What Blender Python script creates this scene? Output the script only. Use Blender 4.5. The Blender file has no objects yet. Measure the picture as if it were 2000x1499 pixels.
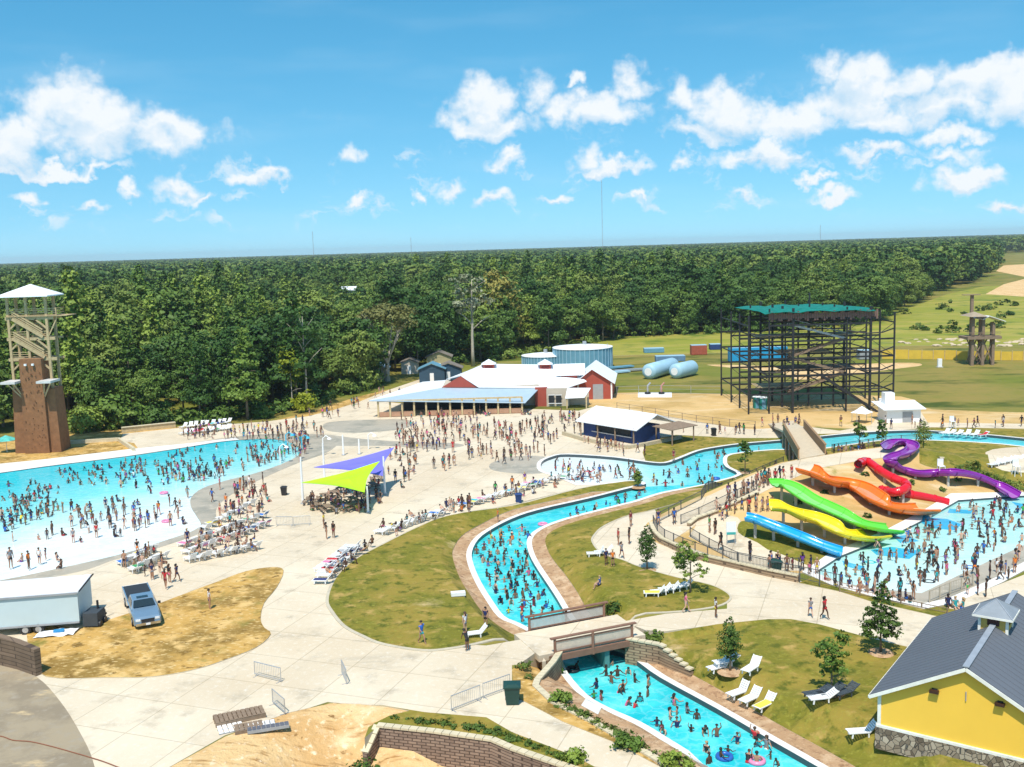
import bpy, bmesh, math, random
import numpy as np
from mathutils import Vector, Matrix
from mathutils.geometry import delaunay_2d_cdt
R = math.radians
SC = bpy.context.scene
COL = SC.collection
rnd = random.Random(7)

# ------------------------------------------------------------ camera
F = 2000.0; CH = 30.0; PITCH = math.atan(265.0/F); ROLL = R(1.66)
fw = Vector((0, math.cos(PITCH), -math.sin(PITCH)))
r0 = Vector((1, 0, 0)); u0 = Vector((0, math.sin(PITCH), math.cos(PITCH)))
rt = r0*math.cos(ROLL) - u0*math.sin(ROLL)
up = u0*math.cos(ROLL) + r0*math.sin(ROLL)
CP = Vector((0, 0, CH))
cam = bpy.data.cameras.new('camera'); camo = bpy.data.objects.new('camera', cam); COL.objects.link(camo)
M = Matrix((rt, up, -fw)).transposed().to_4x4(); M.translation = CP
camo.matrix_world = M
cam.sensor_width = 36; cam.lens = 36*F/2000; cam.clip_start = 0.5; cam.clip_end = 40000
SC.camera = camo

def ray(x, y): return fw*F + rt*(x-1000) - up*(y-749.5)
def P(x, y, z=0.0):
    d = ray(x, y); t = (z-CH)/d.z
    return CP + d*t
def proj(p):
    q = Vector(p)-CP; w = q.dot(fw)
    if w < 1: return (-9999, -9999)
    return (1000+F*q.dot(rt)/w, 749.5-F*q.dot(up)/w)
def zat(base, ypx):                       # height above a ground point that shows at row ypx
    lo, hi = -10, 60
    for _ in range(40):
        m = (lo+hi)/2
        if proj((base[0], base[1], m))[1] > ypx: lo = m
        else: hi = m
    return lo

# ------------------------------------------------------------ materials
def newmat(name):
    m = bpy.data.materials.new(name); m.use_nodes = True
    nt = m.node_tree; b = nt.nodes['Principled BSDF']
    return m, nt, b
def rgb(c): return (c[0], c[1], c[2], 1)
_mc = {}
def mat(name, c, rough=0.7, var=0.12, scale=1.5, metal=0.0, bump=0.0, coat=0.0, spec=0.4, rvar=0.0):
    if name in _mc: return _mc[name]
    m, nt, b = newmat(name); N = nt.nodes; L = nt.links
    tc = N.new('ShaderNodeTexCoord'); nz = N.new('ShaderNodeTexNoise')
    nz.inputs['Scale'].default_value = scale; nz.inputs['Detail'].default_value = 6; nz.inputs['Roughness'].default_value = 0.65
    L.new(tc.outputs['Object'], nz.inputs['Vector'])
    mr = N.new('ShaderNodeMapRange'); mr.inputs['From Min'].default_value = 0.3; mr.inputs['From Max'].default_value = 0.7
    mr.inputs['To Min'].default_value = 1-var; mr.inputs['To Max'].default_value = 1+var
    L.new(nz.outputs['Fac'], mr.inputs['Value'])
    mx = N.new('ShaderNodeVectorMath'); mx.operation = 'SCALE'; mx.inputs[0].default_value = c[:3]
    last = mr.outputs['Result']
    if rvar:
        oi = N.new('ShaderNodeObjectInfo'); m2 = N.new('ShaderNodeMapRange')
        m2.inputs['To Min'].default_value = 1-rvar; m2.inputs['To Max'].default_value = 1+rvar
        L.new(oi.outputs['Random'], m2.inputs['Value'])
        mu = N.new('ShaderNodeMath'); mu.operation = 'MULTIPLY'
        L.new(last, mu.inputs[0]); L.new(m2.outputs['Result'], mu.inputs[1]); last = mu.outputs[0]
    L.new(last, mx.inputs['Scale']); L.new(mx.outputs[0], b.inputs['Base Color'])
    b.inputs['Roughness'].default_value = rough; b.inputs['Metallic'].default_value = metal
    b.inputs['Coat Weight'].default_value = coat; b.inputs['Specular IOR Level'].default_value = spec
    if bump:
        bp = N.new('ShaderNodeBump'); bp.inputs['Strength'].default_value = bump; bp.inputs['Distance'].default_value = 0.05
        L.new(nz.outputs['Fac'], bp.inputs['Height']); L.new(bp.outputs['Normal'], b.inputs['Normal'])
    _mc[name] = m; return m

def ramp_mat(name, layers, rough=0.9, bump=0.3, dist=0.1, spec=0.2):
    """layers: first (color,), then (color, scale, lo, hi, stretch(x,y,z), detail) mixed over by noise in world space"""
    m, nt, b = newmat(name); N = nt.nodes; L = nt.links
    geo = N.new('ShaderNodeNewGeometry')
    cur = N.new('ShaderNodeRGB'); cur.outputs[0].default_value = rgb(layers[0][0]); cur = cur.outputs[0]
    h = None
    for i, ly in enumerate(layers[1:]):
        c, sc, lo, hi = ly[:4]
        st = ly[4] if len(ly) > 4 else (1, 1, 1)
        mp = N.new('ShaderNodeMapping'); mp.inputs['Scale'].default_value = st; mp.inputs['Location'].default_value = (i*37.1, i*11.7, 0)
        if len(ly) > 5: mp.inputs['Rotation'].default_value = (0, 0, ly[5])
        L.new(geo.outputs['Position'], mp.inputs['Vector'])
        nz = N.new('ShaderNodeTexNoise'); nz.inputs['Scale'].default_value = sc; nz.inputs['Detail'].default_value = 8; nz.inputs['Roughness'].default_value = 0.62
        L.new(mp.outputs[0], nz.inputs['Vector'])
        mr = N.new('ShaderNodeMapRange'); mr.interpolation_type = 'SMOOTHSTEP'
        mr.inputs['From Min'].default_value = lo; mr.inputs['From Max'].default_value = hi
        L.new(nz.outputs['Fac'], mr.inputs['Value'])
        mx = N.new('ShaderNodeMix'); mx.data_type = 'RGBA'
        L.new(mr.outputs['Result'], mx.inputs['Factor']); L.new(cur, mx.inputs[6]); mx.inputs[7].default_value = rgb(c)
        cur = mx.outputs[2]; h = nz.outputs['Fac']
    L.new(cur, b.inputs['Base Color']); b.inputs['Roughness'].default_value = rough
    b.inputs['Specular IOR Level'].default_value = spec
    if bump and h:
        bp = N.new('ShaderNodeBump'); bp.inputs['Strength'].default_value = bump; bp.inputs['Distance'].default_value = dist
        L.new(h, bp.inputs['Height']); L.new(bp.outputs['Normal'], b.inputs['Normal'])
    return m

# ------------------------------------------------------------ mesh builder
ORG = {}
def origin(o):
    return ORG.get(o.name, Vector((0, 0, 0)))
class MB:
    def __init__(s): s.v = []; s.f = []
    def add(s, vs, fs):
        n = len(s.v); s.v += [tuple(p) for p in vs]; s.f += [tuple(i+n for i in f) for f in fs]; return s
    def box(s, c, d, rz=0.0, tilt=None):
        m = Matrix.Rotation(rz, 3, 'Z')
        if tilt is not None: m = m @ tilt
        c = Vector(c); vs = []
        for k in (-.5, .5):
            for j in (-.5, .5):
                for i in (-.5, .5): vs.append(c + m @ Vector((d[0]*i, d[1]*j, d[2]*k)))
        return s.add(vs, [(0,2,3,1),(4,5,7,6),(0,1,5,4),(2,6,7,3),(1,3,7,5),(0,4,6,2)])
    def beam(s, a, b, w=0.1, h=None, upv=(0, 0, 1)):
        a = Vector(a); b = Vector(b); h = h or w; d = (b-a)
        if d.length < 1e-6: return s
        d.normalize(); u = Vector(upv)
        if abs(d.dot(u)) > 0.98: u = Vector((0, 1, 0))
        x = d.cross(u).normalized(); u = x.cross(d).normalized()
        vs = []
        for p in (a, b):
            for i, j in ((-1,-1),(1,-1),(1,1),(-1,1)): vs.append(p + x*(w/2*i) + u*(h/2*j))
        return s.add(vs, [(3,2,1,0),(4,5,6,7),(0,1,5,4),(1,2,6,5),(2,3,7,6),(3,0,4,7)])
    def tube(s, pts, r, n=8, cap=True):
        pts = [Vector(p) for p in pts]
        rs = r if isinstance(r, (list, tuple)) else [r]*len(pts)
        vs = []; fs = []; pu = None
        for i, p in enumerate(pts):
            d = (pts[min(i+1, len(pts)-1)] - pts[max(i-1, 0)]).normalized()
            u = pu if pu is not None else (Vector((0,0,1)) if abs(d.z) < 0.9 else Vector((1,0,0)))
            x = d.cross(u).normalized(); u = x.cross(d).normalized(); pu = u
            for k in range(n):
                a = 2*math.pi*k/n; vs.append(p + (x*math.cos(a) + u*math.sin(a))*rs[i])
        for i in range(len(pts)-1):
            for k in range(n):
                a = i*n+k; b = i*n+(k+1) % n; fs.append((a, b, b+n, a+n))
        if cap:
            fs.append(tuple(range(n-1, -1, -1))); m = (len(pts)-1)*n; fs.append(tuple(m+k for k in range(n)))
        return s.add(vs, fs)
    def cyl(s, c, r, h, n=16, r2=None):
        c = Vector(c); return s.tube([c, c+Vector((0, 0, h))], [r, r if r2 is None else r2], n)
    def poly(s, pts):
        return s.add(pts, [tuple(range(len(pts)))])
    def slab(s, pts, t):                   # polygon thickened downwards
        n = len(pts); pts = [Vector(p) for p in pts]; lo = [p-Vector((0, 0, t)) for p in pts]
        return s.add(pts+lo, [tuple(range(n)), tuple(range(2*n-1, n-1, -1))] + [(i, i+n, (i+1) % n+n, (i+1) % n) for i in range(n)])
    def lathe(s, c, prof, n=20):
        c = Vector(c); vs = []; fs = []
        for r, z in prof:
            for k in range(n):
                a = 2*math.pi*k/n; vs.append(c+Vector((r*math.cos(a), r*math.sin(a), z)))
        for i in range(len(prof)-1):
            for k in range(n):
                a = i*n+k; b = i*n+(k+1) % n; fs.append((a, b, b+n, a+n))
        fs.append(tuple(range(n-1, -1, -1))); m = (len(prof)-1)*n; fs.append(tuple(m+k for k in range(n)))
        return s.add(vs, fs)
    def build(s, name, m, parent=None, smooth=False, recalc=True):
        me = bpy.data.meshes.new(name)
        og = origin(parent) if parent else Vector((0, 0, 0))
        me.from_pydata([(p[0]-og.x, p[1]-og.y, p[2]-og.z) for p in s.v], [], s.f)
        if recalc:
            bm = bmesh.new(); bm.from_mesh(me); bmesh.ops.recalc_face_normals(bm, faces=bm.faces); bm.to_mesh(me); bm.free()
        if smooth: me.polygons.foreach_set('use_smooth', [True]*len(me.polygons))
        me.materials.append(m)
        o = bpy.data.objects.new(name, me); COL.objects.link(o)
        if parent: o.parent = parent; ORG[o.name] = og
        return o
THINGS = []
def tag(o, label, cat, group=None):
    o['label'] = label; o['category'] = cat
    if group: o['group'] = group
    THINGS.append(o); return o
def thing(name, label, cat, loc=(0, 0, 0), group=None, rz=0.0):
    o = bpy.data.objects.new(name, None); COL.objects.link(o); o.empty_display_size = 0.3
    o.location = loc; o.rotation_euler = (0, 0, rz)
    ORG[o.name] = Vector(loc)
    return tag(o, label, cat, group)
def copy_tree(o, parent=None):
    c = o.copy(); COL.objects.link(c)
    if parent: c.parent = parent
    for ch in o.children: copy_tree(ch, c)
    return c
def place(proto, used, loc, rz, label, cat, group=None, sc=1.0):
    o = proto if not used.get(proto.name) else copy_tree(proto)
    if not used.get(proto.name): used[proto.name] = True
    o.location = loc; o.rotation_euler = (0, 0, rz); o.scale = (sc, sc, sc)
    tag(o, label, cat, group); return o
def struct(o): o['kind'] = 'structure'; return o
def stuff(o, label, cat=None):
    o['kind'] = 'stuff'; o['label'] = label
    if cat: o['category'] = cat
    return o
USED = {}

# ------------------------------------------------------------ 2-d helpers
def seg_d(p, a, b):
    ax, ay = a; bx, by = b; dx, dy = bx-ax, by-ay; L2 = dx*dx+dy*dy or 1e-9
    t = max(0, min(1, ((p[0]-ax)*dx+(p[1]-ay)*dy)/L2))
    return math.hypot(p[0]-ax-t*dx, p[1]-ay-t*dy), t
def line_d(p, L):
    best = (1e9, 0, 0)
    for i in range(len(L)-1):
        d, t = seg_d(p, L[i][:2], L[i+1][:2])
        if d < best[0]: best = (d, i, t)
    return best
def inside(p, poly):
    x, y = p[0], p[1]; c = False; n = len(poly); j = n-1
    for i in range(n):
        xi, yi = poly[i][0], poly[i][1]; xj, yj = poly[j][0], poly[j][1]
        if (yi > y) != (yj > y) and x < (xj-xi)*(y-yi)/(yj-yi)+xi: c = not c
        j = i
    return c
def catmull(pts, n=4, closed=False):
    out = []; m = len(pts)
    rng = range(m if closed else m-1)
    for i in rng:
        g = (lambda k: pts[k % m]) if closed else (lambda k: pts[max(0, min(m-1, k))])
        p0, p1, p2, p3 = g(i-1), g(i), g(i+1), g(i+2)
        for k in range(n):
            t = k/n
            out.append(tuple(0.5*((2*b)+(-a+c)*t+(2*a-5*b+4*c-d)*t*t+(-a+3*b-3*c+d)*t**3) for a, b, c, d in zip(p0, p1, p2, p3)))
    if not closed: out.append(tuple(pts[-1]))
    return out
def offset(poly, d):
    n = len(poly); A = sum(poly[i][0]*poly[(i+1) % n][1]-poly[(i+1) % n][0]*poly[i][1] for i in range(n))
    s = 1 if A > 0 else -1; out = []
    for i in range(n):
        a = poly[i-1]; b = poly[i]; c = poly[(i+1) % n]
        n1 = Vector((b[1]-a[1], -(b[0]-a[0]))); n2 = Vector((c[1]-b[1], -(c[0]-b[0])))
        if n1.length > 1e-6: n1.normalize()
        if n2.length > 1e-6: n2.normalize()
        q = n1+n2
        if q.length < 1e-3: q = n1
        q.normalize(); k = 1/max(0.6, q.dot(n1) if n1.length else 1)
        out.append((b[0]+q.x*d*s*k, b[1]+q.y*d*s*k))
    return out
def sm(a, b, x):
    t = max(0, min(1, (x-a)/(b-a))); return t*t*(3-2*t)

# ------------------------------------------------------------ terrain heights
def W(pts, z=0): return [tuple(P(x, y, z)[:2]) for x, y in pts]
# centre line of the lazy river with the depth of its valley
RC = [(1330,925,0.0),(1240,970,.15),(1100,1006,.4),(1000,1039,.6),(975,1075,.8),(1000,1140,1.1),(1045,1200,1.45),(1110,1260,1.55),(1165,1310,1.6),(1300,1385,1.6),(1450,1460,1.6),(1700,1590,1.6)]
RCW = [tuple(P(x, y, -d-.3)[:2])+(d,) for x, y, d in RC]
RIDGE = [(1275,1052,0),(1330,1017,.9),(1400,984,2.0),(1470,950,3.0),(1560,912,3.8),(1640,897,4.0),(1790,876,4.0),(1900,895,1.9),(2120,925,1.2)]
RGW = [tuple(P(x, y, z)[:2])+(z,) for x, y, z in RIDGE]
LOW = W([(1255,1045),(1280,1062),(1370,1099),(1440,1114),(1500,1126),(1592,1119),(1640,1089),(1745,1047),(1820,1009),(1872,979),(1985,971),(2300,960)])
def Hm(x, y): return H(x, y, False)
def H(x, y, valley=True):
    z = 0.0
    if valley and -40 < x < 60 and 30 < y < 150:
        d, i, t = line_d((x, y), RCW); dep = RCW[i][2]*(1-t)+RCW[i+1][2]*t
        if d < 12:
            hw = 3.8
            z -= dep*(1-sm(hw, hw+(2.5 if dep > 1.3 else 2.5+(1.3-dep)*1.5), d))
    if 8 < x < 100 and 70 < y < 160:
        d, i, t = line_d((x, y), RGW); zr = RGW[i][2]*(1-t)+RGW[i+1][2]*t
        a = RGW[i]; b = RGW[i+1]
        back = (b[0]-a[0])*(y-a[1])-(b[1]-a[1])*(x-a[0]) > 0
        if i == 0 and t <= 0: zr = 0
        if back: m = zr*(1-sm(2.6, 9, d))
        else:
            dl = line_d((x, y), LOW)[0]; dd = max(0, d-2.6)
            lowside = y < min(line_low_y(x), 999)
            m = 0 if lowside else zr*dl/(dl+dd+1e-6)
        z += m
    return z
def line_low_y(x):
    if x <= LOW[0][0]: return LOW[0][1]
    for a, b in zip(LOW, LOW[1:]):
        if a[0] <= x <= b[0]: return a[1]+(b[1]-a[1])*(x-a[0])/(b[0]-a[0]+1e-9)
    return LOW[-1][1]
WALLTOP = W([(712,1442),(738,1419),(850,1431),(962,1446),(1000,1462),(1060,1482),(1120,1501),(1250,1545),(1400,1600)])
ROADEDGE = W([(230,1560),(330,1500),(440,1439),(560,1394),(645,1374),(700,1376),(760,1382),(800,1390)])
def Hsand(x, y):
    d = line_d((x, y), WALLTOP)[0]
    e = line_d((x, y), ROADEDGE)[0]
    return (-2.1*(1-sm(0, 11, d)) + 0.14*math.sin(x*1.3+y*.7))*sm(0, 5, e)
def G(x, y, dz=0.0):                       # pixel -> point on the terrain
    z = 0.0; p = P(x, y, 0)
    for _ in range(14):
        zn = H(p.x, p.y)+dz; z = z*.4+zn*.6; p = P(x, y, z)
    return Vector((p.x, p.y, H(p.x, p.y)+dz))
def GW(pts, dz=0.0): return [tuple(G(x, y, dz)[:2]) for x, y in pts]
# ------------------------------------------------------------ ground materials
def concrete_mat():
    m = ramp_mat('pale_concrete', [((.60,.49,.345),), ((.68,.585,.44),.06,.35,.65), ((.44,.37,.27),.35,.52,.74), ((.38,.33,.25),.05,.60,.78,(1,5,1),.25), ((.70,.64,.54),2.5,.5,.8)], rough=.85, bump=.1)
    nt = m.node_tree; N = nt.nodes; L = nt.links; b = N['Principled BSDF']
    src = b.inputs['Base Color'].links[0].from_socket
    geo = N.new('ShaderNodeNewGeometry'); mp = N.new('ShaderNodeMapping'); mp.inputs['Rotation'].default_value = (0, 0, .35)
    L.new(geo.outputs['Position'], mp.inputs['Vector'])
    br = N.new('ShaderNodeTexBrick'); br.offset = 0; br.inputs['Scale'].default_value = 1; br.inputs['Mortar Size'].default_value = .05
    br.inputs['Brick Width'].default_value = 4.5; br.inputs['Row Height'].default_value = 4.5; br.inputs['Mortar Smooth'].default_value = .6
    br.inputs['Color1'].default_value = (1,1,1,1); br.inputs['Color2'].default_value = (.95,.95,.95,1); br.inputs['Mortar'].default_value = (.70,.68,.64,1)
    L.new(mp.outputs[0], br.inputs['Vector'])
    mx = N.new('ShaderNodeMix'); mx.data_type = 'RGBA'; mx.blend_type = 'MULTIPLY'; mx.inputs['Factor'].default_value = 1
    L.new(src, mx.inputs[6]); L.new(br.outputs['Color'], mx.inputs[7]); L.new(mx.outputs[2], b.inputs['Base Color'])
    return m
M_CONC = concrete_mat()
M_GRASS = ramp_mat('mown_grass', [((.165,.155,.018),), ((.27,.20,.035),.15,.42,.60), ((.42,.28,.085),.5,.52,.70), ((.09,.10,.010),.8,.50,.66), ((.55,.40,.20),.14,.62,.76), ((.27,.25,.04),3.0,.50,.75)], bump=.5, dist=.12)
M_DRY = ramp_mat('dry_straw_grass', [((.52,.31,.085),), ((.27,.165,.04),.2,.42,.60), ((.64,.42,.16),.5,.48,.66), ((.20,.115,.025),1.0,.53,.66), ((.70,.52,.25),1.8,.54,.70,(1,2.5,1),.6), ((.17,.16,.03),.22,.55,.70)], bump=.6, dist=.15)
M_SAND = ramp_mat('eroded_sand', [((.68,.46,.22),), ((.56,.34,.14),.18,.45,.65), ((.76,.56,.33),.4,.5,.72), ((.34,.18,.06),.9,.54,.70,(.35,2.6,1),.9), ((.26,.14,.045),1.6,.60,.72), ((.82,.64,.42),2.2,.55,.72)], bump=.8, dist=.25)
M_MULCH = ramp_mat('red_brown_gravel', [((.43,.265,.145),), ((.56,.39,.24),.8,.45,.65), ((.27,.15,.08),2.2,.5,.68), ((.60,.42,.27),4.5,.6,.72)], bump=.8, dist=.12)
M_COPE = ramp_mat('white_coping', [((.72,.70,.66),), ((.60,.57,.52),.8,.5,.75)], rough=.7, bump=.1)
M_WET = ramp_mat('wet_concrete', [((.42,.37,.29),), ((.31,.285,.225),.25,.45,.65), ((.52,.46,.36),.8,.52,.72)], rough=.45, bump=.1)
M_TAN = ramp_mat('tan_dirt', [((.60,.40,.17),), ((.45,.29,.10),.07,.42,.62), ((.66,.52,.32),.16,.5,.72,(.5,2,1)), ((.26,.22,.05),.4,.58,.75)], bump=.4)
M_GND = ramp_mat('field_grass', [((.15,.17,.02),), ((.26,.20,.05),.02,.40,.60), ((.06,.085,.01),.05,.5,.66,(1,2,1)), ((.33,.26,.09),.035,.56,.70,(.4,2,1)), ((.17,.18,.03),.4,.5,.75)], bump=.4, dist=.3)
M_MEADOW = ramp_mat('tall_meadow', [((.24,.25,.03),), ((.34,.29,.06),.03,.42,.62,(.5,2,1)), ((.12,.17,.02),.08,.5,.66), ((.42,.33,.12),.10,.58,.74,(.4,2,1))], bump=.6, dist=.6)
M_DARKTILE = mat('dark_waterline_tile', (.055,.075,.085), .35)
M_KERB = mat('kerb_concrete', (.50,.44,.33), .85)
M_PAD = ramp_mat('grey_gravel_pad', [((.34,.275,.185),), ((.26,.21,.145),.25,.45,.62), ((.56,.42,.24),.22,.57,.68,(1,2,1)), ((.33,.28,.21),1.2,.5,.7)], bump=.3)

def water_mat(name, deep, mid, shallow, line=None, d0=0, d1=10, rough=.06, bumpd=.12, scale=1.1):
    """pool water: the painted floor shows through, deeper = bluer; line=(x,y,nx,ny) gives the direction in which the floor drops"""
    m, nt, b = newmat(name); N = nt.nodes; L = nt.links
    geo = N.new('ShaderNodeNewGeometry')
    nz = N.new('ShaderNodeTexNoise'); nz.inputs['Scale'].default_value = .35; nz.inputs['Detail'].default_value = 5
    L.new(geo.outputs['Position'], nz.inputs['Vector'])
    cr = N.new('ShaderNodeValToRGB'); e = cr.color_ramp.elements
    e[0].position = 0; e[0].color = rgb(shallow); e[1].position = 1; e[1].color = rgb(deep)
    k = e.new(.5); k.color = rgb(mid)
    if line:
        vm = N.new('ShaderNodeVectorMath'); vm.operation = 'SUBTRACT'; vm.inputs[1].default_value = (line[0], line[1], 0)
        L.new(geo.outputs['Position'], vm.inputs[0])
        dt = N.new('ShaderNodeVectorMath'); dt.operation = 'DOT_PRODUCT'; dt.inputs[1].default_value = (line[2], line[3], 0)
        L.new(vm.outputs[0], dt.inputs[0])
        mr = N.new('ShaderNodeMapRange'); mr.inputs['From Min'].default_value = d0; mr.inputs['From Max'].default_value = d1
        L.new(dt.outputs['Value'], mr.inputs['Value'])
        ad = N.new('ShaderNodeMath'); ad.operation = 'MULTIPLY_ADD'; ad.inputs[1].default_value = .35;
        sb = N.new('ShaderNodeMath'); sb.operation = 'SUBTRACT'; sb.inputs[1].default_value = .5
        L.new(nz.outputs['Fac'], sb.inputs[0]); L.new(sb.outputs[0], ad.inputs[0]); L.new(mr.outputs[0], ad.inputs[2])
        L.new(ad.outputs[0], cr.inputs['Fac'])
    else:
        mr = N.new('ShaderNodeMapRange'); mr.inputs['From Min'].default_value = .32; mr.inputs['From Max'].default_value = .68
        L.new(nz.outputs['Fac'], mr.inputs['Value']); L.new(mr.outputs[0], cr.inputs['Fac'])
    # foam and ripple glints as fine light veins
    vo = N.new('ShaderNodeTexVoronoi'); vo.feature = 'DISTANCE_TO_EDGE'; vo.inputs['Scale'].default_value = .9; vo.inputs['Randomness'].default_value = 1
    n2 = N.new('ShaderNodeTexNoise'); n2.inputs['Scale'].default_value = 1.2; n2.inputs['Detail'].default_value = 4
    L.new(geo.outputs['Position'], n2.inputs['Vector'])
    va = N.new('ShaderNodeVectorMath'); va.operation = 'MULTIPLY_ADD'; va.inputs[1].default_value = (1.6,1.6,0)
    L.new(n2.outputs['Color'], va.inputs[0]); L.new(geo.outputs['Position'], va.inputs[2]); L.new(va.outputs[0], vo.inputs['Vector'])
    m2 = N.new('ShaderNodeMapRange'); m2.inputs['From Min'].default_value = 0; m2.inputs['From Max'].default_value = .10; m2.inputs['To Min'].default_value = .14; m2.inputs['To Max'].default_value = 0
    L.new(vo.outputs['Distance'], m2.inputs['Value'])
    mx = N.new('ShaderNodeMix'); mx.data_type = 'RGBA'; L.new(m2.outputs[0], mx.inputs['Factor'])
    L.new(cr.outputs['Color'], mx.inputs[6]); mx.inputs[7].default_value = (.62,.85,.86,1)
    L.new(mx.outputs[2], b.inputs['Base Color'])
    b.inputs['Roughness'].default_value = rough; b.inputs['IOR'].default_value = 1.33
    w = N.new('ShaderNodeTexNoise'); w.inputs['Scale'].default_value = scale; w.inputs['Detail'].default_value = 4
    L.new(geo.outputs['Position'], w.inputs['Vector'])
    bp = N.new('ShaderNodeBump'); bp.inputs['Strength'].default_value = .5; bp.inputs['Distance'].default_value = bumpd
    L.new(w.outputs['Fac'], bp.inputs['Height']); L.new(bp.outputs['Normal'], b.inputs['Normal'])
    return m
pa = P(0, 960); pb = P(520, 905); pc = P(300, 1075)
# wave pool floor drops towards the far left
ang = Vector((-0.80, 0.60)); ref = P(350, 985)
M_WAVE = water_mat('wave_pool_water', (.02,.56,.66), (.22,.72,.76), (.78,.83,.80), (ref.x, ref.y, ang.x, ang.y), -2, 31)
ref2 = P(1235, 930)
M_RIVER1 = water_mat('river_water', (.09,.56,.60), (.34,.72,.74), (.74,.80,.78), (ref2.x, ref2.y, 1, .0), -3, 9)
# away from the beach: all of one depth
M_RIVER2 = water_mat('deep_river_water', (.012,.44,.49), (.045,.56,.59), (.13,.66,.67), scale=1.6)
ref3 = P(1780, 1110)
M_SLIDEW = water_mat('slide_pool_water', (.33,.66,.62), (.46,.74,.70), (.76,.80,.77), (ref3.x, ref3.y, -.45, .9), -7, 10)

# ------------------------------------------------------------ ground regions, painted one over the other
REG = []       # name, polygon(world), dz, material, wallmat, height function
def reg(name, poly, dz, m, wall=None, hf=None): REG.append([name, poly, dz, m, wall, hf]); return poly
BIG = 14000
reg('ground', [(-BIG,-200),(BIG,-200),(BIG,BIG),(-BIG,BIG)], 0, M_GND)
reg('meadow', W([(1150,668),(1250,655),(1400,652),(1560,645),(1700,632),(1780,600),(1850,575),(1920,560),(1990,556),(2200,560),(2300,640),(2100,672),(1760,676),(1560,690),(1400,690),(1200,695)]), .03, M_MEADOW)
reg('dirt_road', W([(1925,575),(1960,556),(2010,543),(2200,541),(2200,566),(2000,580)]), .05, M_SAND)
reg('dirt_road', W([(1945,530),(1960,519),(2010,516),(2200,514),(2200,538),(2000,541)]), .05, M_SAND)
reg('dirt_field', W(catmull([(1130,790),(1205,768),(1410,770),(1760,775),(1820,800),(2200,812),(2200,828),(1900,828),(1700,838),(1560,835),(1480,850),(1420,835),(1300,822),(1200,800)], 3, True)), .02, M_TAN)
reg('dirt_track', W(catmull([(1380,713),(1560,716),(1760,709),(1800,714),(1740,722),(1640,735),(1560,742),(1520,728)], 4, True)), .03, M_SAND)
reg('sandy_verge', W([(-200,905),(0,862),(110,852),(250,838),(520,826),(600,806),(700,775),(860,738),(880,760),(760,790),(640,830),(270,885),(0,912),(-200,940)]), .02, M_DRY)
# the paved plaza, roads and paths
reg('plaza', W([(-500,1010),(-200,938),(0,906),(140,893),(272,880),(262,866),(234,862),(240,848),(345,837),(520,824),(600,814),(650,802),(700,786),(760,762),(830,738),(850,742),(790,766),(745,785),(800,790),(1130,803),(1160,795),(1230,800),(1310,815),(1420,834),(1470,840),(1560,832),(1640,842),(1700,832),(1725,800),(1795,800),(1812,826),(1900,827),(2200,832),(2200,842),(1900,836),(1820,835),(1700,846),(1600,849),(1520,856),(1440,856),(1320,850),(1262,862),(1255,885),
   (1262,905),(1250,940),(1140,960),(1010,990),(1010,1010),(800,1060),(700,1160),(720,1250),(950,1262),(1300,1200),(1420,1190),(1420,1160),(1330,1130),(1165,1090),(1135,1055),(1180,1015),(1275,992),(1300,1060),(1500,1122),(1640,1152),(1830,1200),(2200,1330),(2200,1420),(1780,1270),(1600,1225),(1500,1213),(1290,1245),(1230,1262),(1090,1290),(1000,1300),(1000,1360),(1090,1405),(1290,1484),(1420,1560),(1200,1560),(990,1440),(950,1404),(830,1392),(640,1372),(440,1437),(330,1500),(230,1560),(-500,1560)]), .03, M_CONC, None, Hm)
reg('gravel_pad', W(catmull([(-120,1270),(0,1292),(72,1324),(118,1372),(155,1430),(182,1490),(186,1560),(100,1640),(-300,1640),(-400,1300)], 4, True)), .05, M_PAD)
reg('dry_lawn', W(catmull([(60,1225),(150,1228),(205,1215),(240,1204),(300,1185),(345,1168),(420,1140),(480,1118),(530,1110),(554,1116),(540,1150),(516,1180),(509,1210),(516,1228),(529,1241),(500,1267),(440,1291),(380,1310),(300,1324),(200,1326),(90,1324),(60,1280)], 3, True)), .10, M_DRY)
ISL1 = W(catmull([(1252,941),(1225,940),(1130,956),(1000,987),(875,1010),(817,1032),(750,1065),(700,1092),(668,1118),(650,1145),(642,1175),(650,1194),(675,1224),(712,1244),(750,1259),(825,1271),(875,1268),(925,1259),(1000,1241),(1045,1232)], 4)+[(1100,1200),(1060,1100),(1040,1040),(1262,965)])
reg('kerb', offset(ISL1, .28), .10, M_KERB)
reg('lawn', ISL1, .13, M_GRASS)
ISL2 = W([(1030,1060)]+catmull([(1100,1000),(1240,965),(1330,925),(1420,930),(1440,950),(1380,968),(1330,985),(1275,1003),(1230,1010),(1180,1028),(1160,1045),(1155,1060),(1175,1084),(1215,1096),(1250,1110),(1320,1130),(1380,1143),(1410,1155),(1425,1170),(1400,1185),(1330,1195),(1240,1200),(1180,1208)], 4)+[(1100,1225)])
reg('kerb', offset(ISL2, .2), .08, M_KERB)
reg('lawn', ISL2, .11, M_GRASS)
reg('lawn', W([(1262,905),(1258,880),(1265,862),(1320,852),(1440,857),(1520,858),(1540,845),(1600,849),(1700,846),(1820,837),(2200,846),(2200,900),(1620,884),(1520,890),(1380,893),(1310,916)]), .08, M_GRASS)
reg('lawn', W(catmull([(1410,895),(1470,884),(1560,884),(1640,882),(1720,868),(1820,868),(1990,880),(2200,915),(2200,975),(2000,968),(1900,925),(1700,905),(1560,900),(1500,925),(1430,930),(1414,915)], 3, True)), .06, M_GRASS)
reg('slide_terrace', [p[:2] for p in RGW], 0, None) if False else None
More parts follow.
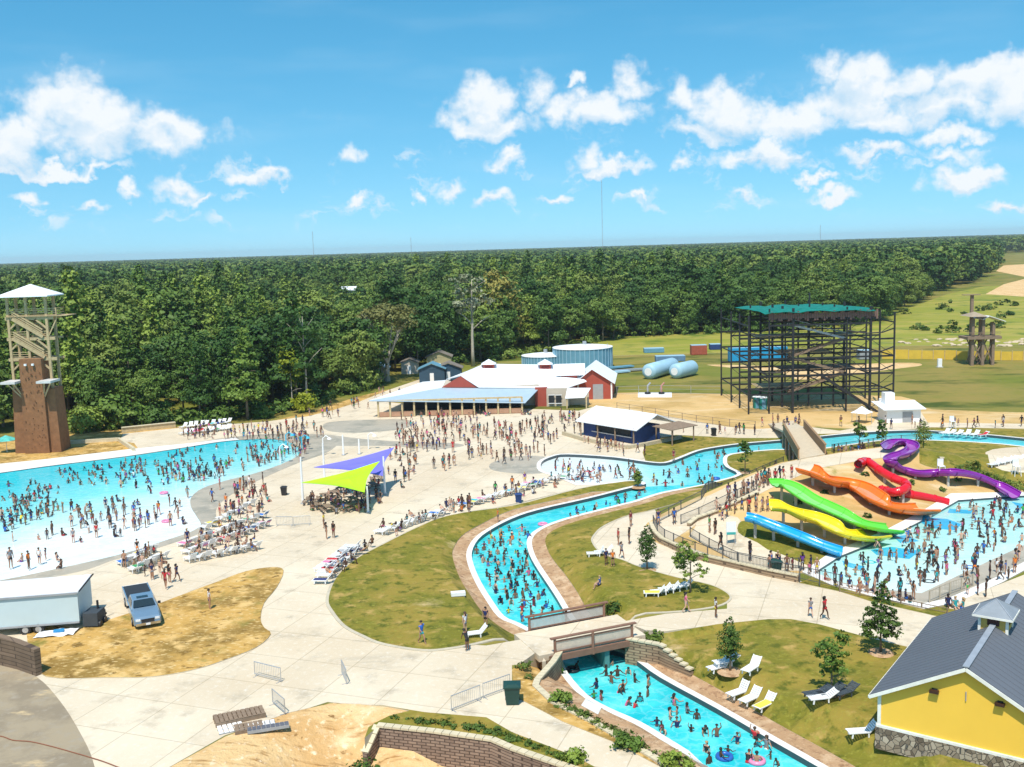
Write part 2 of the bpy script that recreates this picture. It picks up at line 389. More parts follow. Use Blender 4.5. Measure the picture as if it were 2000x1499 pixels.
# the hill under the slides
HILL = [tuple(p) for p in W([(1255,1040),(1280,1060),(1370,1097),(1440,1112),(1500,1124),(1592,1119),(1640,1089),(1745,1047),(1820,1009),(1872,979),(1985,971),(2250,962)])] + [(p[0], p[1]+4) for p in reversed(RGW)]
reg('slide_hill', HILL, .05, M_DRY if False else M_TAN)
M_CONC2 = M_CONC
def band(L, w0, w1):
    a = []; b = []
    for i, p in enumerate(L):
        q0 = L[max(0, i-1)]; q1 = L[min(len(L)-1, i+1)]; d = Vector((q1[0]-q0[0], q1[1]-q0[1])).normalized(); n = Vector((-d.y, d.x))
        a.append((p[0]+n.x*w0, p[1]+n.y*w0)); b.append((p[0]+n.x*w1, p[1]+n.y*w1))
    return a+b[::-1]
RGS = catmull([p for p in RGW if p[0] < P(1790,876,4).x+1], 4)
reg('slide_path', band(RGS, -2.3, 2.3), .09, M_CONC)
reg('slide_path', GW([(1370,1010),(1410,1005),(1440,1012),(1470,1040),(1560,1090),(1590,1117),(1500,1116),(1440,1100),(1385,1070),(1345,1050)]), .08, M_CONC)
reg('lawn', GW(catmull([(1448,1020),(1480,1026),(1560,1056),(1630,1088),(1590,1108),(1540,1090),(1480,1062),(1442,1042)], 3, True)), .09, M_GRASS)
reg('lawn', GW(catmull([(1800,868),(1880,866),(1990,872),(2150,885),(2150,960),(2000,955),(1950,938),(1880,922),(1820,915),(1790,900)], 3, True)), .08, M_GRASS)
reg('lawn', GW(catmull([(1790,880),(1830,885),(1900,905),(2000,930),(2150,950),(2150,962),(2000,960),(1960,945),(1900,925),(1840,915),(1800,905)], 3, True)), .09, M_GRASS)
reg('pool_deck', GW(catmull([(1925,885),(1990,875),(2100,880),(2150,920),(2000,925),(1945,915)], 3, True)), .11, M_CONC)
# grass below the slide pool
reg('lawn', W([(1590,1128),(1640,1142),(1720,1164),(1850,1190),(1960,1150),(2200,1150),(2200,1290),(1850,1210),(1700,1176),(1640,1157),(1560,1140)]), .07, M_GRASS)
reg('pool_deck', W([(1850,1190),(1900,1164),(2000,1125),(2200,1060),(2200,1250),(1880,1195)]), .10, M_CONC)
SP = W([(1592,1120),(1640,1089),(1745,1047),(1820,1009),(1872,979),(1985,971),(2300,958),(2300,1020),(2000,1100),(1935,1135),(1850,1172),(1800,1182),(1720,1163),(1640,1141)])
reg('pool_deck', offset(SP, 1.0), .12, M_COPE)
reg('slide_pool_beach', SP, .06, M_WET)
SPW = W([(1592,1120),(1640,1089),(1745,1047),(1820,1009),(1872,979),(1985,971),(2300,958),(2300,985),(2000,1066),(1900,1112),(1800,1160),(1700,1150),(1640,1138)])
reg('slide_pool_water', SPW, -.12, M_SLIDEW, M_DARKTILE)
M_SPLASH = mat('blue_painted_lane', (.04,.42,.66), .15, .1, 2)
for q in ([(1803,1008),(1850,1012),(1878,1022),(1866,1034),(1820,1030),(1800,1020)], [(1745,1047),(1770,1043),(1795,1055),(1760,1060)], [(1700,1072),(1740,1066),(1798,1074),(1776,1090),(1712,1082)],
          [(1645,1093),(1690,1105),(1682,1112),(1648,1103)], [(1855,992),(1900,995),(1896,1002),(1850,1000)], [(1975,978),(2010,985),(2030,1000),(1990,990)]):
    reg('splash_lane', W(q), -.115, M_SPLASH)
# wave pool
WP = W(catmull([(-260,960),(0,925),(100,911),(250,892),(375,873),(440,863),(520,858),(570,866),(586,885),(560,903),(500,925),(440,940),(395,955),(374,972),(373,990),(385,1010),(392,1026),(372,1040),(325,1056),(250,1080),(175,1098),(130,1108),(0,1135),(-260,1180),(-600,1240),(-600,1040)], 4, True))
WPB = W(catmull([(-260,950),(0,916),(100,902),(250,884),(375,866),(450,855),(540,848),(620,852),(660,862),(640,884),(583,905),(520,932),(455,965),(424,992),(420,1018),(392,1042),(300,1074),(225,1094),(172,1113),(120,1125),(0,1150),(-260,1200),(-600,1260),(-600,1020)], 4, True))
reg('pool_ramp', WPB, .05, M_WET)
reg('pool_deck', W([(-600,1010),(-260,944),(0,908),(100,897),(250,879),(380,866),(460,856),(470,862),(375,873),(250,892),(100,911),(0,926),(-260,962),(-600,1030)]), .09, M_COPE)
reg('wave_pool_water', WP, -.02, M_WAVE, M_DARKTILE)
# wet splash pad floors
for q in ([(590,850),(640,850),(690,856),(760,862),(880,866),(905,872),(850,878),(760,872),(660,872),(600,866)], [(960,905),(1000,893),(1060,892),(1085,905),(1060,925),(1000,925),(960,918)], [(640,826),(740,820),(800,822),(790,838),(700,846),(640,842)]):
    reg('wet_pavement', W(catmull(q, 4, True)), .04, M_WET)
# lazy river
wl = -.32
RIV = [tuple(G(x, y, wl)[:2]) for x, y in
  catmull([(1088,934),(1060,925),(1058,908),(1080,897),(1110,893),(1200,899),(1262,908),(1300,910),(1330,900),(1365,886),(1400,879),(1450,872),(1520,866),(1600,858),(1660,852),(1720,848),(1790,846),(1850,849),(1930,855),(2000,862),(2200,882)], 3)
  + catmull([(2200,905),(2000,877),(1900,868),(1800,864),(1730,864),(1680,870),(1610,880),(1560,884),(1510,883),(1425,892),(1412,905),(1418,918),(1440,932),(1400,945),(1360,955),(1290,968),(1240,984),(1200,994),(1100,1020),(1050,1040),(1030,1060),(1032,1085),(1045,1112),(1070,1150),(1088,1178),(1112,1218),(1150,1262),(1170,1275),(1212,1284),(1245,1302),(1290,1334),(1400,1395),(1500,1454),(1600,1512),(1760,1610)], 3)
  + catmull([(1500,1610),(1375,1500),(1300,1450),(1250,1420),(1190,1393),(1148,1368),(1110,1325),(1099,1298),(1096,1278),(1060,1250),(1015,1226),(985,1212),(960,1178),(940,1145),(925,1110),(922,1085),(935,1060),(960,1041),(1000,1020),(1050,1003),(1150,980),(1220,962),(1262,951),(1235,944),(1180,950),(1130,952)], 3)]
LAWN3 = GW([(1262,1252),(1290,1240),(1400,1221),(1500,1211),(1545,1211),(1600,1221),(1700,1248),(1780,1267),(2200,1400),(2200,1640),(1800,1600),(1640,1500),(1500,1418),(1400,1365),(1330,1328),(1285,1290)])
reg('lawn', LAWN3, .06, M_GRASS)
reg('weedy_bank', GW([(1000,1310),(1080,1290),(1070,1310),(1040,1336),(1080,1372),(1150,1412),(1250,1468),(1330,1510),(1420,1570),(1330,1570),(1290,1500),(1200,1452),(1100,1412),(1030,1375),(1005,1362)]), .07, M_DRY)
def sub(poly, f): return [p for p in poly if f(p)]
reg('gravel_bank', [p for p in offset(RIV, 1.95) if p[1] < P(1300,962).y+2 and not (p[0] < 8 and p[1] > P(1050,1000).y+14)], .04, M_MULCH)
reg('gravel_bank', GW([(1096,1276),(1112,1330),(1150,1372),(1250,1424),(1375,1504),(1430,1560),(1385,1560),(1290,1500),(1250,1470),(1150,1412),(1080,1376),(1047,1341),(1052,1328),(1082,1294)]), .045, M_MULCH)
reg('coping', offset(RIV, .55), .08, M_COPE)
reg('coping', GW([(1135,1380),(1160,1362),(1190,1385),(1168,1398)]), .08, M_COPE)
reg('beach', offset(RIV, -.1), wl, M_RIVER1) if False else None
yb = P(1300, 940).y
reg('river_water', RIV, wl, M_RIVER1, M_DARKTILE)
reg('deep_river_water', [p for p in RIV if p[1] < P(1260, 951).y+2.5 and not (p[1] > P(1230,950).y and p[0] < P(1240,950).x)], wl, M_RIVER2, M_DARKTILE)
# right-hand lawn and its gravel, lower weeds
reg('weedy_bank', W([(650,1374),(750,1380),(830,1393),(950,1403),(1000,1432),(1060,1455),(1120,1478),(1200,1520),(1260,1560),(1400,1600)])+WALLTOP[::-1][0:7]+W([(738,1419),(700,1400)]), .06, M_GRASS)
reg('sand_bank', W([(230,1560),(330,1500),(440,1439),(560,1394),(645,1374),(700,1376),(760,1382),(800,1390),(760,1400),(720,1420)])+WALLTOP+W([(1400,1700),(200,1700)]), .0, M_SAND, None, Hsand)

def build_ground():
    verts = []; edges = []; faces = []
    def clean(poly):
        out = []
        for p in poly:
            if not out or math.hypot(p[0]-out[-1][0], p[1]-out[-1][1]) > .03: out.append(p)
        if math.hypot(out[0][0]-out[-1][0], out[0][1]-out[-1][1]) < .03: out.pop()
        return out
    for r in REG:
        r[1] = clean(r[1]); n = len(verts); k = len(r[1])
        verts += [Vector((p[0], p[1])) for p in r[1]]
        edges += [(n+i, n+(i+1) % k) for i in range(k)]
    g = random.Random(3)                   # extra points where the ground is not flat
    xs = np.arange(-32, 75, 1.3);
    for x in xs:
        for y in np.arange(36, 150, 1.3):
            px, py = x+g.uniform(-.3,.3), y+g.uniform(-.3,.3)
            if abs(H(px, py)) > .01: verts.append(Vector((px, py)))
    for x in np.arange(-30, 12, 1.0):
        for y in np.arange(34, 66, 1.0):
            px, py = x+g.uniform(-.3,.3), y+g.uniform(-.3,.3)
            if inside((px, py), REG[-1][1]): verts.append(Vector((px, py)))
    V, E, T, _, _, _ = delaunay_2d_cdt(verts, edges, [], 0, 1e-4)
    V = [(v.x, v.y) for v in V]
    boxes = []
    for r in REG:
        xsn = [p[0] for p in r[1]]; ysn = [p[1] for p in r[1]]; boxes.append((min(xsn), max(xsn), min(ysn), max(ysn)))
    reg_of = []
    for t in T:
        cx = sum(V[i][0] for i in t)/3; cy = sum(V[i][1] for i in t)/3; rr = -1
        for k in range(len(REG)-1, -1, -1):
            b = boxes[k]
            if b[0] <= cx <= b[1] and b[2] <= cy <= b[3] and inside((cx, cy), REG[k][1]): rr = k; break
        reg_of.append(rr)
    hc = {}
    def z(k, i):
        if (k, i) not in hc:
            f = REG[k][5] or H
            hh = f(*V[i])
            hc[(k, i)] = hh + REG[k][2]
        return hc[(k, i)]
    data = {}
    for ti, t in enumerate(T):
        k = reg_of[ti]
        if k < 0: continue
        d = data.setdefault(k, [{}, [], [], []])
        ids = []
        for i in t:
            if ('t', i) not in d[0]: d[0][('t', i)] = len(d[1]); d[1].append((V[i][0], V[i][1], z(k, i)))
            ids.append(d[0][('t', i)])
        d[2].append(tuple(ids)); d[3].append(0)
    em = {}
    for ti, t in enumerate(T):
        for a, b in ((t[0], t[1]), (t[1], t[2]), (t[2], t[0])): em.setdefault((min(a, b), max(a, b)), []).append(ti)
    for (a, b), ts in em.items():
        if len(ts) != 2: continue
        k1, k2 = reg_of[ts[0]], reg_of[ts[1]]
        if k1 == k2 or k1 < 0 or k2 < 0: continue
        za1, zb1, za2, zb2 = z(k1, a), z(k1, b), z(k2, a), z(k2, b)
        if abs(za1-za2) < .002 and abs(zb1-zb2) < .002: continue
        if za1+zb1 < za2+zb2: k1, k2, za1, zb1, za2, zb2 = k2, k1, za2, zb2, za1, zb1
        d = data[k1]; n = len(d[1])
        d[1] += [(V[a][0], V[a][1], za1), (V[b][0], V[b][1], zb1), (V[b][0], V[b][1], zb2), (V[a][0], V[a][1], za2)]
        d[2].append((n, n+1, n+2, n+3)); d[3].append(2 if REG[k2][4] else 1)
    for k, d in data.items():
        nm, poly, dz, m, wall, hf = REG[k]
        me = bpy.data.meshes.new(nm); me.from_pydata(d[1], [], d[2])
        me.materials.append(m); me.materials.append(M_KERB if m is not M_SAND else m); me.materials.append(M_DARKTILE)
        me.polygons.foreach_set('material_index', d[3])
        bm = bmesh.new(); bm.from_mesh(me)
        for f in bm.faces:
            if f.material_index == 0 and f.normal.z < 0: f.normal_flip()
        bm.to_mesh(me); bm.free()
        o = bpy.data.objects.new(nm, me); COL.objects.link(o); struct(o)
build_ground()
# ------------------------------------------------------------ light and sky
SUN_EL = R(62); SUN_DIR = Vector((-0.12, -0.5, 0)).normalized()
sd = Vector((SUN_DIR.x*math.cos(SUN_EL), SUN_DIR.y*math.cos(SUN_EL), math.sin(SUN_EL)))
sl = bpy.data.lights.new('sun', 'SUN'); sl.energy = 4.6; sl.angle = R(.5); sl.color = (1, .945, .845)
so = bpy.data.objects.new('sun', sl); COL.objects.link(so); so.location = (0, -50, 120)
so.rotation_euler = (-sd).to_track_quat('-Z', 'Y').to_euler()
world = bpy.data.worlds.new('World'); SC.world = world; world.use_nodes = True
def build_sky():
    nt = world.node_tree; N = nt.nodes; L = nt.links; N.clear()
    out = N.new('ShaderNodeOutputWorld'); bg = N.new('ShaderNodeBackground'); bg.inputs['Strength'].default_value = .13
    sky = N.new('ShaderNodeTexSky'); sky.sky_type = 'NISHITA'; sky.sun_disc = False
    sky.sun_elevation = SUN_EL; sky.sun_rotation = math.atan2(sd.x, sd.y); sky.air_density = 1.0; sky.dust_density = .6; sky.ozone_density = 2.5
    hs = N.new('ShaderNodeHueSaturation'); hs.inputs['Saturation'].default_value = 1.36; hs.inputs['Value'].default_value = 1.18; hs.inputs['Hue'].default_value = .478
    L.new(sky.outputs[0], hs.inputs['Color'])
    tg = N.new('ShaderNodeTexCoord'); va = N.new('ShaderNodeVectorMath'); va.operation = 'MULTIPLY_ADD'; va.inputs[1].default_value = (1, 1, .95); va.inputs[2].default_value = (0, 0, .11)
    vn = N.new('ShaderNodeVectorMath'); vn.operation = 'NORMALIZE'; L.new(tg.outputs['Generated'], va.inputs[0]); L.new(va.outputs[0], vn.inputs[0]); L.new(vn.outputs[0], sky.inputs['Vector'])
    def mth(op, a, b=None, c=None, clamp=False):
        n = N.new('ShaderNodeMath'); n.operation = op; n.use_clamp = clamp
        for i, v in enumerate((a, b, c)):
            if v is None: continue
            if isinstance(v, (int, float)): n.inputs[i].default_value = v
            else: L.new(v, n.inputs[i])
        return n.outputs[0]
    tc = N.new('ShaderNodeTexCoord'); sp = N.new('ShaderNodeSeparateXYZ'); L.new(tc.outputs['Generated'], sp.inputs[0])
    az = mth('ARCTAN2', sp.outputs[0], sp.outputs[1]); el = mth('ARCSINE', sp.outputs[2])
    cb = N.new('ShaderNodeCombineXYZ'); L.new(az, cb.inputs[0]); L.new(el, cb.inputs[1])
    def noise(scale, detail, off=(0, 0, 0), rough=.6):
        ad = N.new('ShaderNodeVectorMath'); ad.operation = 'ADD'; L.new(cb.outputs[0], ad.inputs[0]); ad.inputs[1].default_value = off
        n = N.new('ShaderNodeTexNoise'); n.inputs['Scale'].default_value = scale; n.inputs['Detail'].default_value = detail; n.inputs['Roughness'].default_value = rough
        L.new(ad.outputs[0], n.inputs['Vector']); return n.outputs['Fac']
    def warp(src, scale, amp, off):
        ad = N.new('ShaderNodeVectorMath'); ad.operation = 'ADD'; L.new(src, ad.inputs[0]); ad.inputs[1].default_value = off
        n = N.new('ShaderNodeTexNoise'); n.inputs['Scale'].default_value = scale; n.inputs['Detail'].default_value = 5; n.inputs['Roughness'].default_value = .55; L.new(ad.outputs[0], n.inputs['Vector'])
        s = N.new('ShaderNodeVectorMath'); s.operation = 'SUBTRACT'; L.new(n.outputs['Color'], s.inputs[0]); s.inputs[1].default_value = (.5, .5, .5)
        k = N.new('ShaderNodeVectorMath'); k.operation = 'SCALE'; k.inputs['Scale'].default_value = amp; L.new(s.outputs[0], k.inputs[0]); return k.outputs[0]
    w1 = warp(cb.outputs[0], 26, .060, (1, 5, 0)); w2 = warp(cb.outputs[0], 85, .013, (4, 2, 0))
    a1 = N.new('ShaderNodeVectorMath'); a1.operation = 'ADD'; L.new(w1, a1.inputs[0]); L.new(w2, a1.inputs[1])
    a2 = N.new('ShaderNodeVectorMath'); a2.operation = 'ADD'; L.new(a1.outputs[0], a2.inputs[0]); L.new(cb.outputs[0], a2.inputs[1])
    sw = N.new('ShaderNodeSeparateXYZ'); L.new(a2.outputs[0], sw.inputs[0]); azw, elw = sw.outputs[0], sw.outputs[1]
    # cumulus: centre px, half width, half height up, half height down
    C = [(130,235,95,75,40),(210,265,150,62,45),(330,262,85,38,28),(20,290,75,50,40),(60,330,160,14,10),
         (505,342,62,20,16),(350,362,45,24,22),(390,385,36,12,10),(675,315,24,22,20),(170,400,40,14,12),(50,385,28,14,12),(262,368,22,16,14),
         (945,210,60,50,40),(960,250,88,28,26),(1065,190,45,45,34),(1130,160,16,16,14),(1235,165,46,38,26),(1160,225,90,42,32),(985,317,38,18,16),(890,362,28,18,16),(965,392,46,16,14),
         (1150,310,36,26,22),(1190,332,70,20,14),(1075,388,32,10,10),(1330,205,44,40,26),(1420,225,80,54,40),(1540,235,80,45,36),(1370,260,70,20,22),(1335,315,24,16,14),(1500,310,100,26,22),(1450,385,34,14,12),
         (1625,150,42,38,34),(1690,160,58,54,40),(1660,200,80,36,40),(1790,175,60,42,34),(1900,150,70,42,40),(1980,180,70,54,44),(1830,210,90,36,40),(1720,240,60,26,24),(1850,270,70,18,16),(1600,352,38,9,8),
         (1630,385,40,12,10),(1700,312,60,20,14),(1900,345,60,20,18),(1850,308,40,14,12),(1560,300,40,24,16),(1250,395,24,10,8),(1955,400,40,10,9),(700,392,30,12,12),(810,380,14,10,10)]
    C += [(2150,200,120,60,50),(2300,330,100,30,30),(-150,250,110,60,50),(-300,340,110,30,24),(2700,220,200,70,50),(-800,230,200,70,50),(3400,260,260,60,50),(-1500,280,260,60,50)]
    F1 = None; BT = None
    for (x, y, a, bu, bd) in C:
        if not (-500 < x < 2500):
            u = (x-1000)/2000*.9; w = (484-y)/2000
        else:
            d = ray(x, y).normalized(); u = math.atan2(d.x, d.y); w = math.asin(d.z)
        a, bu, bd = a*1.25/2000, bu/2000*1.32, bd*1.2/2000
        du = mth('MULTIPLY', mth('SUBTRACT', azw, u), 1/a)
        dv = mth('SUBTRACT', elw, w)
        dv2 = mth('MAXIMUM', mth('MULTIPLY', dv, 1/bu), mth('MULTIPLY', dv, -1/bd))
        r2 = mth('ADD', mth('MULTIPLY', du, du), mth('MULTIPLY', dv2, dv2))
        f = mth('MULTIPLY', mth('SUBTRACT', 1.0, mth('POWER', r2, .5)), 1.0 if a*2000 > 60 else .72)
        F1 = f if F1 is None else mth('MAXIMUM', F1, f)
        low = mth('MULTIPLY', mth('MULTIPLY', dv, -1/bd), mth('MAXIMUM', f, 0))
        BT = low if BT is None else mth('MAXIMUM', BT, low)
    n1 = noise(34, 8, (0, 0, 0), .55); n2 = noise(110, 5, (3, 1, 0), .6); n3 = noise(8, 4, (7, 2, 0))
    fld = mth('ADD', F1, mth('MULTIPLY', mth('SUBTRACT', n1, .5), 1.3))
    fld = mth('ADD', fld, mth('MULTIPLY', mth('SUBTRACT', n2, .5), .18))
    mr = N.new('ShaderNodeMapRange'); mr.interpolation_type = 'SMOOTHSTEP'; mr.inputs['From Min'].default_value = .0; mr.inputs['From Max'].default_value = .62
    L.new(fld, mr.inputs['Value'])
    # faint broken scraps low over the horizon
    mb_ = N.new('ShaderNodeMapping'); mb_.inputs['Scale'].default_value = (1, 2.4, 1); L.new(a2.outputs[0], mb_.inputs['Vector'])
    ns = N.new('ShaderNodeTexNoise'); ns.inputs['Scale'].default_value = 17; ns.inputs['Detail'].default_value = 7; ns.inputs['Roughness'].default_value = .55; L.new(mb_.outputs[0], ns.inputs['Vector'])
    ms = N.new('ShaderNodeMapRange'); ms.interpolation_type = 'SMOOTHSTEP'; ms.inputs['From Min'].default_value = .54; ms.inputs['From Max'].default_value = .70; ms.inputs['To Max'].default_value = .62; L.new(ns.outputs['Fac'], ms.inputs['Value'])
    mw_ = N.new('ShaderNodeMapRange'); mw_.interpolation_type = 'SMOOTHSTEP'; mw_.inputs['From Min'].default_value = .155; mw_.inputs['From Max'].default_value = .06; L.new(el, mw_.inputs['Value'])
    mv_ = N.new('ShaderNodeMapRange'); mv_.interpolation_type = 'SMOOTHSTEP'; mv_.inputs['From Min'].default_value = .015; mv_.inputs['From Max'].default_value = .04; L.new(el, mv_.inputs['Value'])
    scr = mth('MULTIPLY', mth('MULTIPLY', ms.outputs[0], mw_.outputs[0]), mv_.outputs[0])
    # thin veil
    veil = N.new('ShaderNodeMapRange'); veil.interpolation_type = 'SMOOTHSTEP'
    mp = N.new('ShaderNodeMapping'); mp.inputs['Scale'].default_value = (3.0, 16, 1); L.new(cb.outputs[0], mp.inputs['Vector'])
    nv = N.new('ShaderNodeTexNoise'); nv.inputs['Scale'].default_value = 1.4; nv.inputs['Detail'].default_value = 7; L.new(mp.outputs[0], nv.inputs['Vector'])
    veil.inputs['From Min'].default_value = .45; veil.inputs['From Max'].default_value = .8; veil.inputs['To Max'].default_value = .16
    L.new(nv.outputs['Fac'], veil.inputs['Value'])
    # sun-lit tops and greyer undersides
    sh = mth('MULTIPLY_ADD', BT, 2.6, mth('MULTIPLY', mth('SUBTRACT', n1, .50), -2.2), clamp=True)
    cm = N.new('ShaderNodeMix'); cm.data_type = 'RGBA'; L.new(sh, cm.inputs['Factor'])
    cm.inputs[6].default_value = (6.6, 6.85, 7.05, 1); cm.inputs[7].default_value = (3.7, 5.2, 6.5, 1)
    m0 = N.new('ShaderNodeMix'); m0.data_type = 'RGBA'; L.new(veil.outputs[0], m0.inputs['Factor']); L.new(hs.outputs[0], m0.inputs[6]); m0.inputs[7].default_value = (4.6, 6.2, 7.2, 1)
    m1 = N.new('ShaderNodeMix'); m1.data_type = 'RGBA'; L.new(mth('MAXIMUM', mth('MULTIPLY', mr.outputs[0], .95), scr), m1.inputs['Factor']); L.new(m0.outputs[2], m1.inputs[6]); L.new(cm.outputs[2], m1.inputs[7])
    L.new(m1.outputs[2], bg.inputs['Color']); L.new(bg.outputs[0], out.inputs[0])
build_sky()
world.cycles.sampling_method = 'MANUAL'; world.cycles.sample_map_resolution = 256
SC.view_settings.view_transform = 'Standard'; SC.view_settings.look = 'None'; SC.view_settings.gamma = 1; SC.view_settings.exposure = .17
# ------------------------------------------------------------ foliage
def leaf_mat(name, c1, c2, c3, var=.35):
    m, nt, b = newmat(name); N = nt.nodes; L = nt.links
    at = N.new('ShaderNodeAttribute'); at.attribute_name = 'tone'
    oi = N.new('ShaderNodeObjectInfo')
    cr = N.new('ShaderNodeValToRGB'); e = cr.color_ramp.elements
    e[0].position = 0.05; e[0].color = rgb(c1); e[1].position = .95; e[1].color = rgb(c3); k = e.new(.5); k.color = rgb(c2)
    a = N.new('ShaderNodeMath'); a.operation = 'MULTIPLY_ADD'; a.inputs[1].default_value = .5
    s2 = N.new('ShaderNodeMath'); s2.operation = 'SUBTRACT'; s2.inputs[1].default_value = .5; L.new(oi.outputs['Random'], s2.inputs[0])
    s3 = N.new('ShaderNodeMath'); s3.operation = 'MULTIPLY'; s3.inputs[1].default_value = var*2; L.new(s2.outputs[0], s3.inputs[0])
    L.new(at.outputs['Fac'], a.inputs[0]); s4 = N.new('ShaderNodeMath'); s4.operation = 'ADD'; s4.inputs[1].default_value = .25; L.new(s3.outputs[0], s4.inputs[0]); L.new(s4.outputs[0], a.inputs[2])
    geo = N.new('ShaderNodeNewGeometry'); big = N.new('ShaderNodeTexNoise'); big.inputs['Scale'].default_value = .022; big.inputs['Detail'].default_value = 4; L.new(geo.outputs['Position'], big.inputs['Vector'])
    bm_ = N.new('ShaderNodeMapRange'); bm_.inputs['From Min'].default_value = .35; bm_.inputs['From Max'].default_value = .65; bm_.inputs['To Min'].default_value = -.36; bm_.inputs['To Max'].default_value = .36; L.new(big.outputs['Fac'], bm_.inputs['Value'])
    s5 = N.new('ShaderNodeMath'); s5.operation = 'ADD'; s5.use_clamp = True; L.new(a.outputs[0], s5.inputs[0]); L.new(bm_.outputs[0], s5.inputs[1]); L.new(s5.outputs[0], cr.inputs['Fac']); L.new(cr.outputs[0], b.inputs['Base Color'])
    b.inputs['Roughness'].default_value = .6; b.inputs['Specular IOR Level'].default_value = .25
    return m
M_LEAF = leaf_mat('broad_leaves', (.038,.090,.014), (.090,.158,.024), (.165,.22,.038), .65)
M_PINE = leaf_mat('pine_needles', (.040,.095,.014), (.100,.170,.024), (.21,.28,.04), .45)
M_YEL = leaf_mat('yellowish_leaves', (.16,.20,.01), (.28,.31,.02), (.42,.42,.04), .1)
M_PALE = leaf_mat('sparse_pale_leaves', (.10,.115,.03), (.17,.165,.045), (.28,.25,.09), .1)
M_YOUNG = leaf_mat('young_tree_leaves', (.030,.075,.012), (.075,.125,.018), (.15,.19,.03), .2)
M_BARK = mat('tree_bark', (.20,.155,.11), .9, .3, 3)
M_PBARK = mat('pale_bark', (.42,.37,.29), .9, .2, 3)

def crown_mesh(name, lobes, n, leaf, rg, m, droop=0, flat=.3):
    """leaf clumps spread through and over a set of lobes (x,y,z,rx,rz)"""
    tot = sum(l[3]**2 for l in lobes); V = []; FC = []; T = []
    for (x, y, z, rx, rz) in lobes:
        k = int(n*rx*rx/tot)
        lt = rg.uniform(-.18, .18)
        # clump centres on the lobe
        nc = max(6, k//14); cl = []
        for _ in range(nc):
            d = Vector((rg.gauss(0,1), rg.gauss(0,1), rg.gauss(0,1)+.25)).normalized()
            q = rg.uniform(.72, 1.06) if rg.random() < .8 else rg.uniform(.35, .7)
            cl.append((Vector((x+d.x*rx*q, y+d.y*rx*q, z+d.z*rz*q)), d, rg.uniform(-.15, .15)))
        for i in range(k):
            c, d, ct = cl[i % nc]
            s = rx*.20
            p = c + Vector((rg.gauss(0, s), rg.gauss(0, s), rg.gauss(0, s*.55)-droop*rg.random()))
            nrm = (d*1.5 + Vector((rg.gauss(0,.6), rg.gauss(0,.6), rg.gauss(.35,.6)))).normalized()
            a = nrm.orthogonal().normalized(); a = Matrix.Rotation(rg.random()*6.28, 3, nrm) @ a; b = nrm.cross(a)
            w = leaf*rg.uniform(.6, 1.3); h = leaf*rg.uniform(.5, 1.0)
            n0 = len(V); V += [p-a*w-b*h*.3, p+a*w*.3-b*h, p+a*w+b*h*.2, p-a*w*.2+b*h]
            FC.append((n0, n0+1, n0+2, n0+3)); T.append(max(0, min(1, .5+lt+ct+rg.gauss(0, .05))))
    me = bpy.data.meshes.new(name); me.from_pydata([tuple(v) for v in V], [], FC)
    at = me.attributes.new('tone', 'FLOAT', 'FACE'); at.data.foreach_set('value', T)
    me.materials.append(m); return me

def trunk_mesh(name, h, r, rg, m, limbs=5, lo=.35, spread=.25, lean=0.02, up_=.35):
    b = MB(); top = Vector((rg.uniform(-lean, lean)*h, rg.uniform(-lean, lean)*h, h)); ax = []
    for i in range(7):
        t = i/6; ax.append(Vector((top.x*t+rg.uniform(-.01,.01)*h*t, top.y*t+rg.uniform(-.01,.01)*h*t, h*t)))
    b.tube(ax, [r*(1.25 if i == 0 else 1-.85*i/6) for i in range(7)], 7)
    for k in range(limbs):
        t = lo+(1-lo)*k/limbs*.9; i = int(t*6); p = ax[i].lerp(ax[min(6, i+1)], t*6-i)
        a = k*2.4+rg.uniform(-.4,.4); l = h*spread*(1.15-t*.6)
        e = p+Vector((math.cos(a)*l, math.sin(a)*l, l*up_*rg.uniform(.7,1.5)))
        mid = p.lerp(e, .5)+Vector((0, 0, l*.08)); b.tube([p, mid, e], [r*(1-.8*t)*.55, r*(1-.8*t)*.38, r*.1], 5)
    me = bpy.data.meshes.new(name); me.from_pydata(b.v, [], b.f); me.materials.append(m)
    me.polygons.foreach_set('use_smooth', [True]*len(me.polygons)); return me

def mk(name, me, parent=None, link=True):
    o = bpy.data.objects.new(name, me)
    if link: COL.objects.link(o)
    if parent: o.parent = parent
    return o

rg = random.Random(11)
def broad_lobes(rg, h=17, r=6.2):
    L = [(0, 0, h*.62, r*.72, h*.22)]
    for k in range(12):
        a = k*.9+rg.random()*.5; q = rg.uniform(.35, .68)
        L.append((math.cos(a)*r*q, math.sin(a)*r*q, h*rg.uniform(.20, .80), r*rg.uniform(.34, .52), h*rg.uniform(.09, .15)))
    L.append((rg.uniform(-1,1), rg.uniform(-1,1), h*.87, r*.38, h*.12))
    return L
def pine_lobes(rg, h=20, r=4.2):
    L = []
    for k in range(13):
        t = k/12; z = h*(.28+.70*t); rr = r*(1-.80*t)*rg.uniform(.75, 1.2)
        for j in range(3):
            a = k*1.9+j*2.1+rg.random(); L.append((math.cos(a)*rr*.55, math.sin(a)*rr*.55, z+rg.uniform(-.5,.5), rr*.50+.35, h*.035+.25))
    return L
BR = [(crown_mesh('crown', broad_lobes(rg), 6000, .36, rg, M_LEAF), trunk_mesh('trunk', 14, .32, rg, M_BARK)) for _ in range(6)]
PN = [(crown_mesh('crown', pine_lobes(rg), 4600, .31, rg, M_PINE, .25), trunk_mesh('trunk', 19, .28, rg, M_BARK, 8, .3, .16)) for _ in range(4)]
FAR = [crown_mesh('canopy_clump', broad_lobes(rg), 1100, .75, rg, M_LEAF) for _ in range(4)]

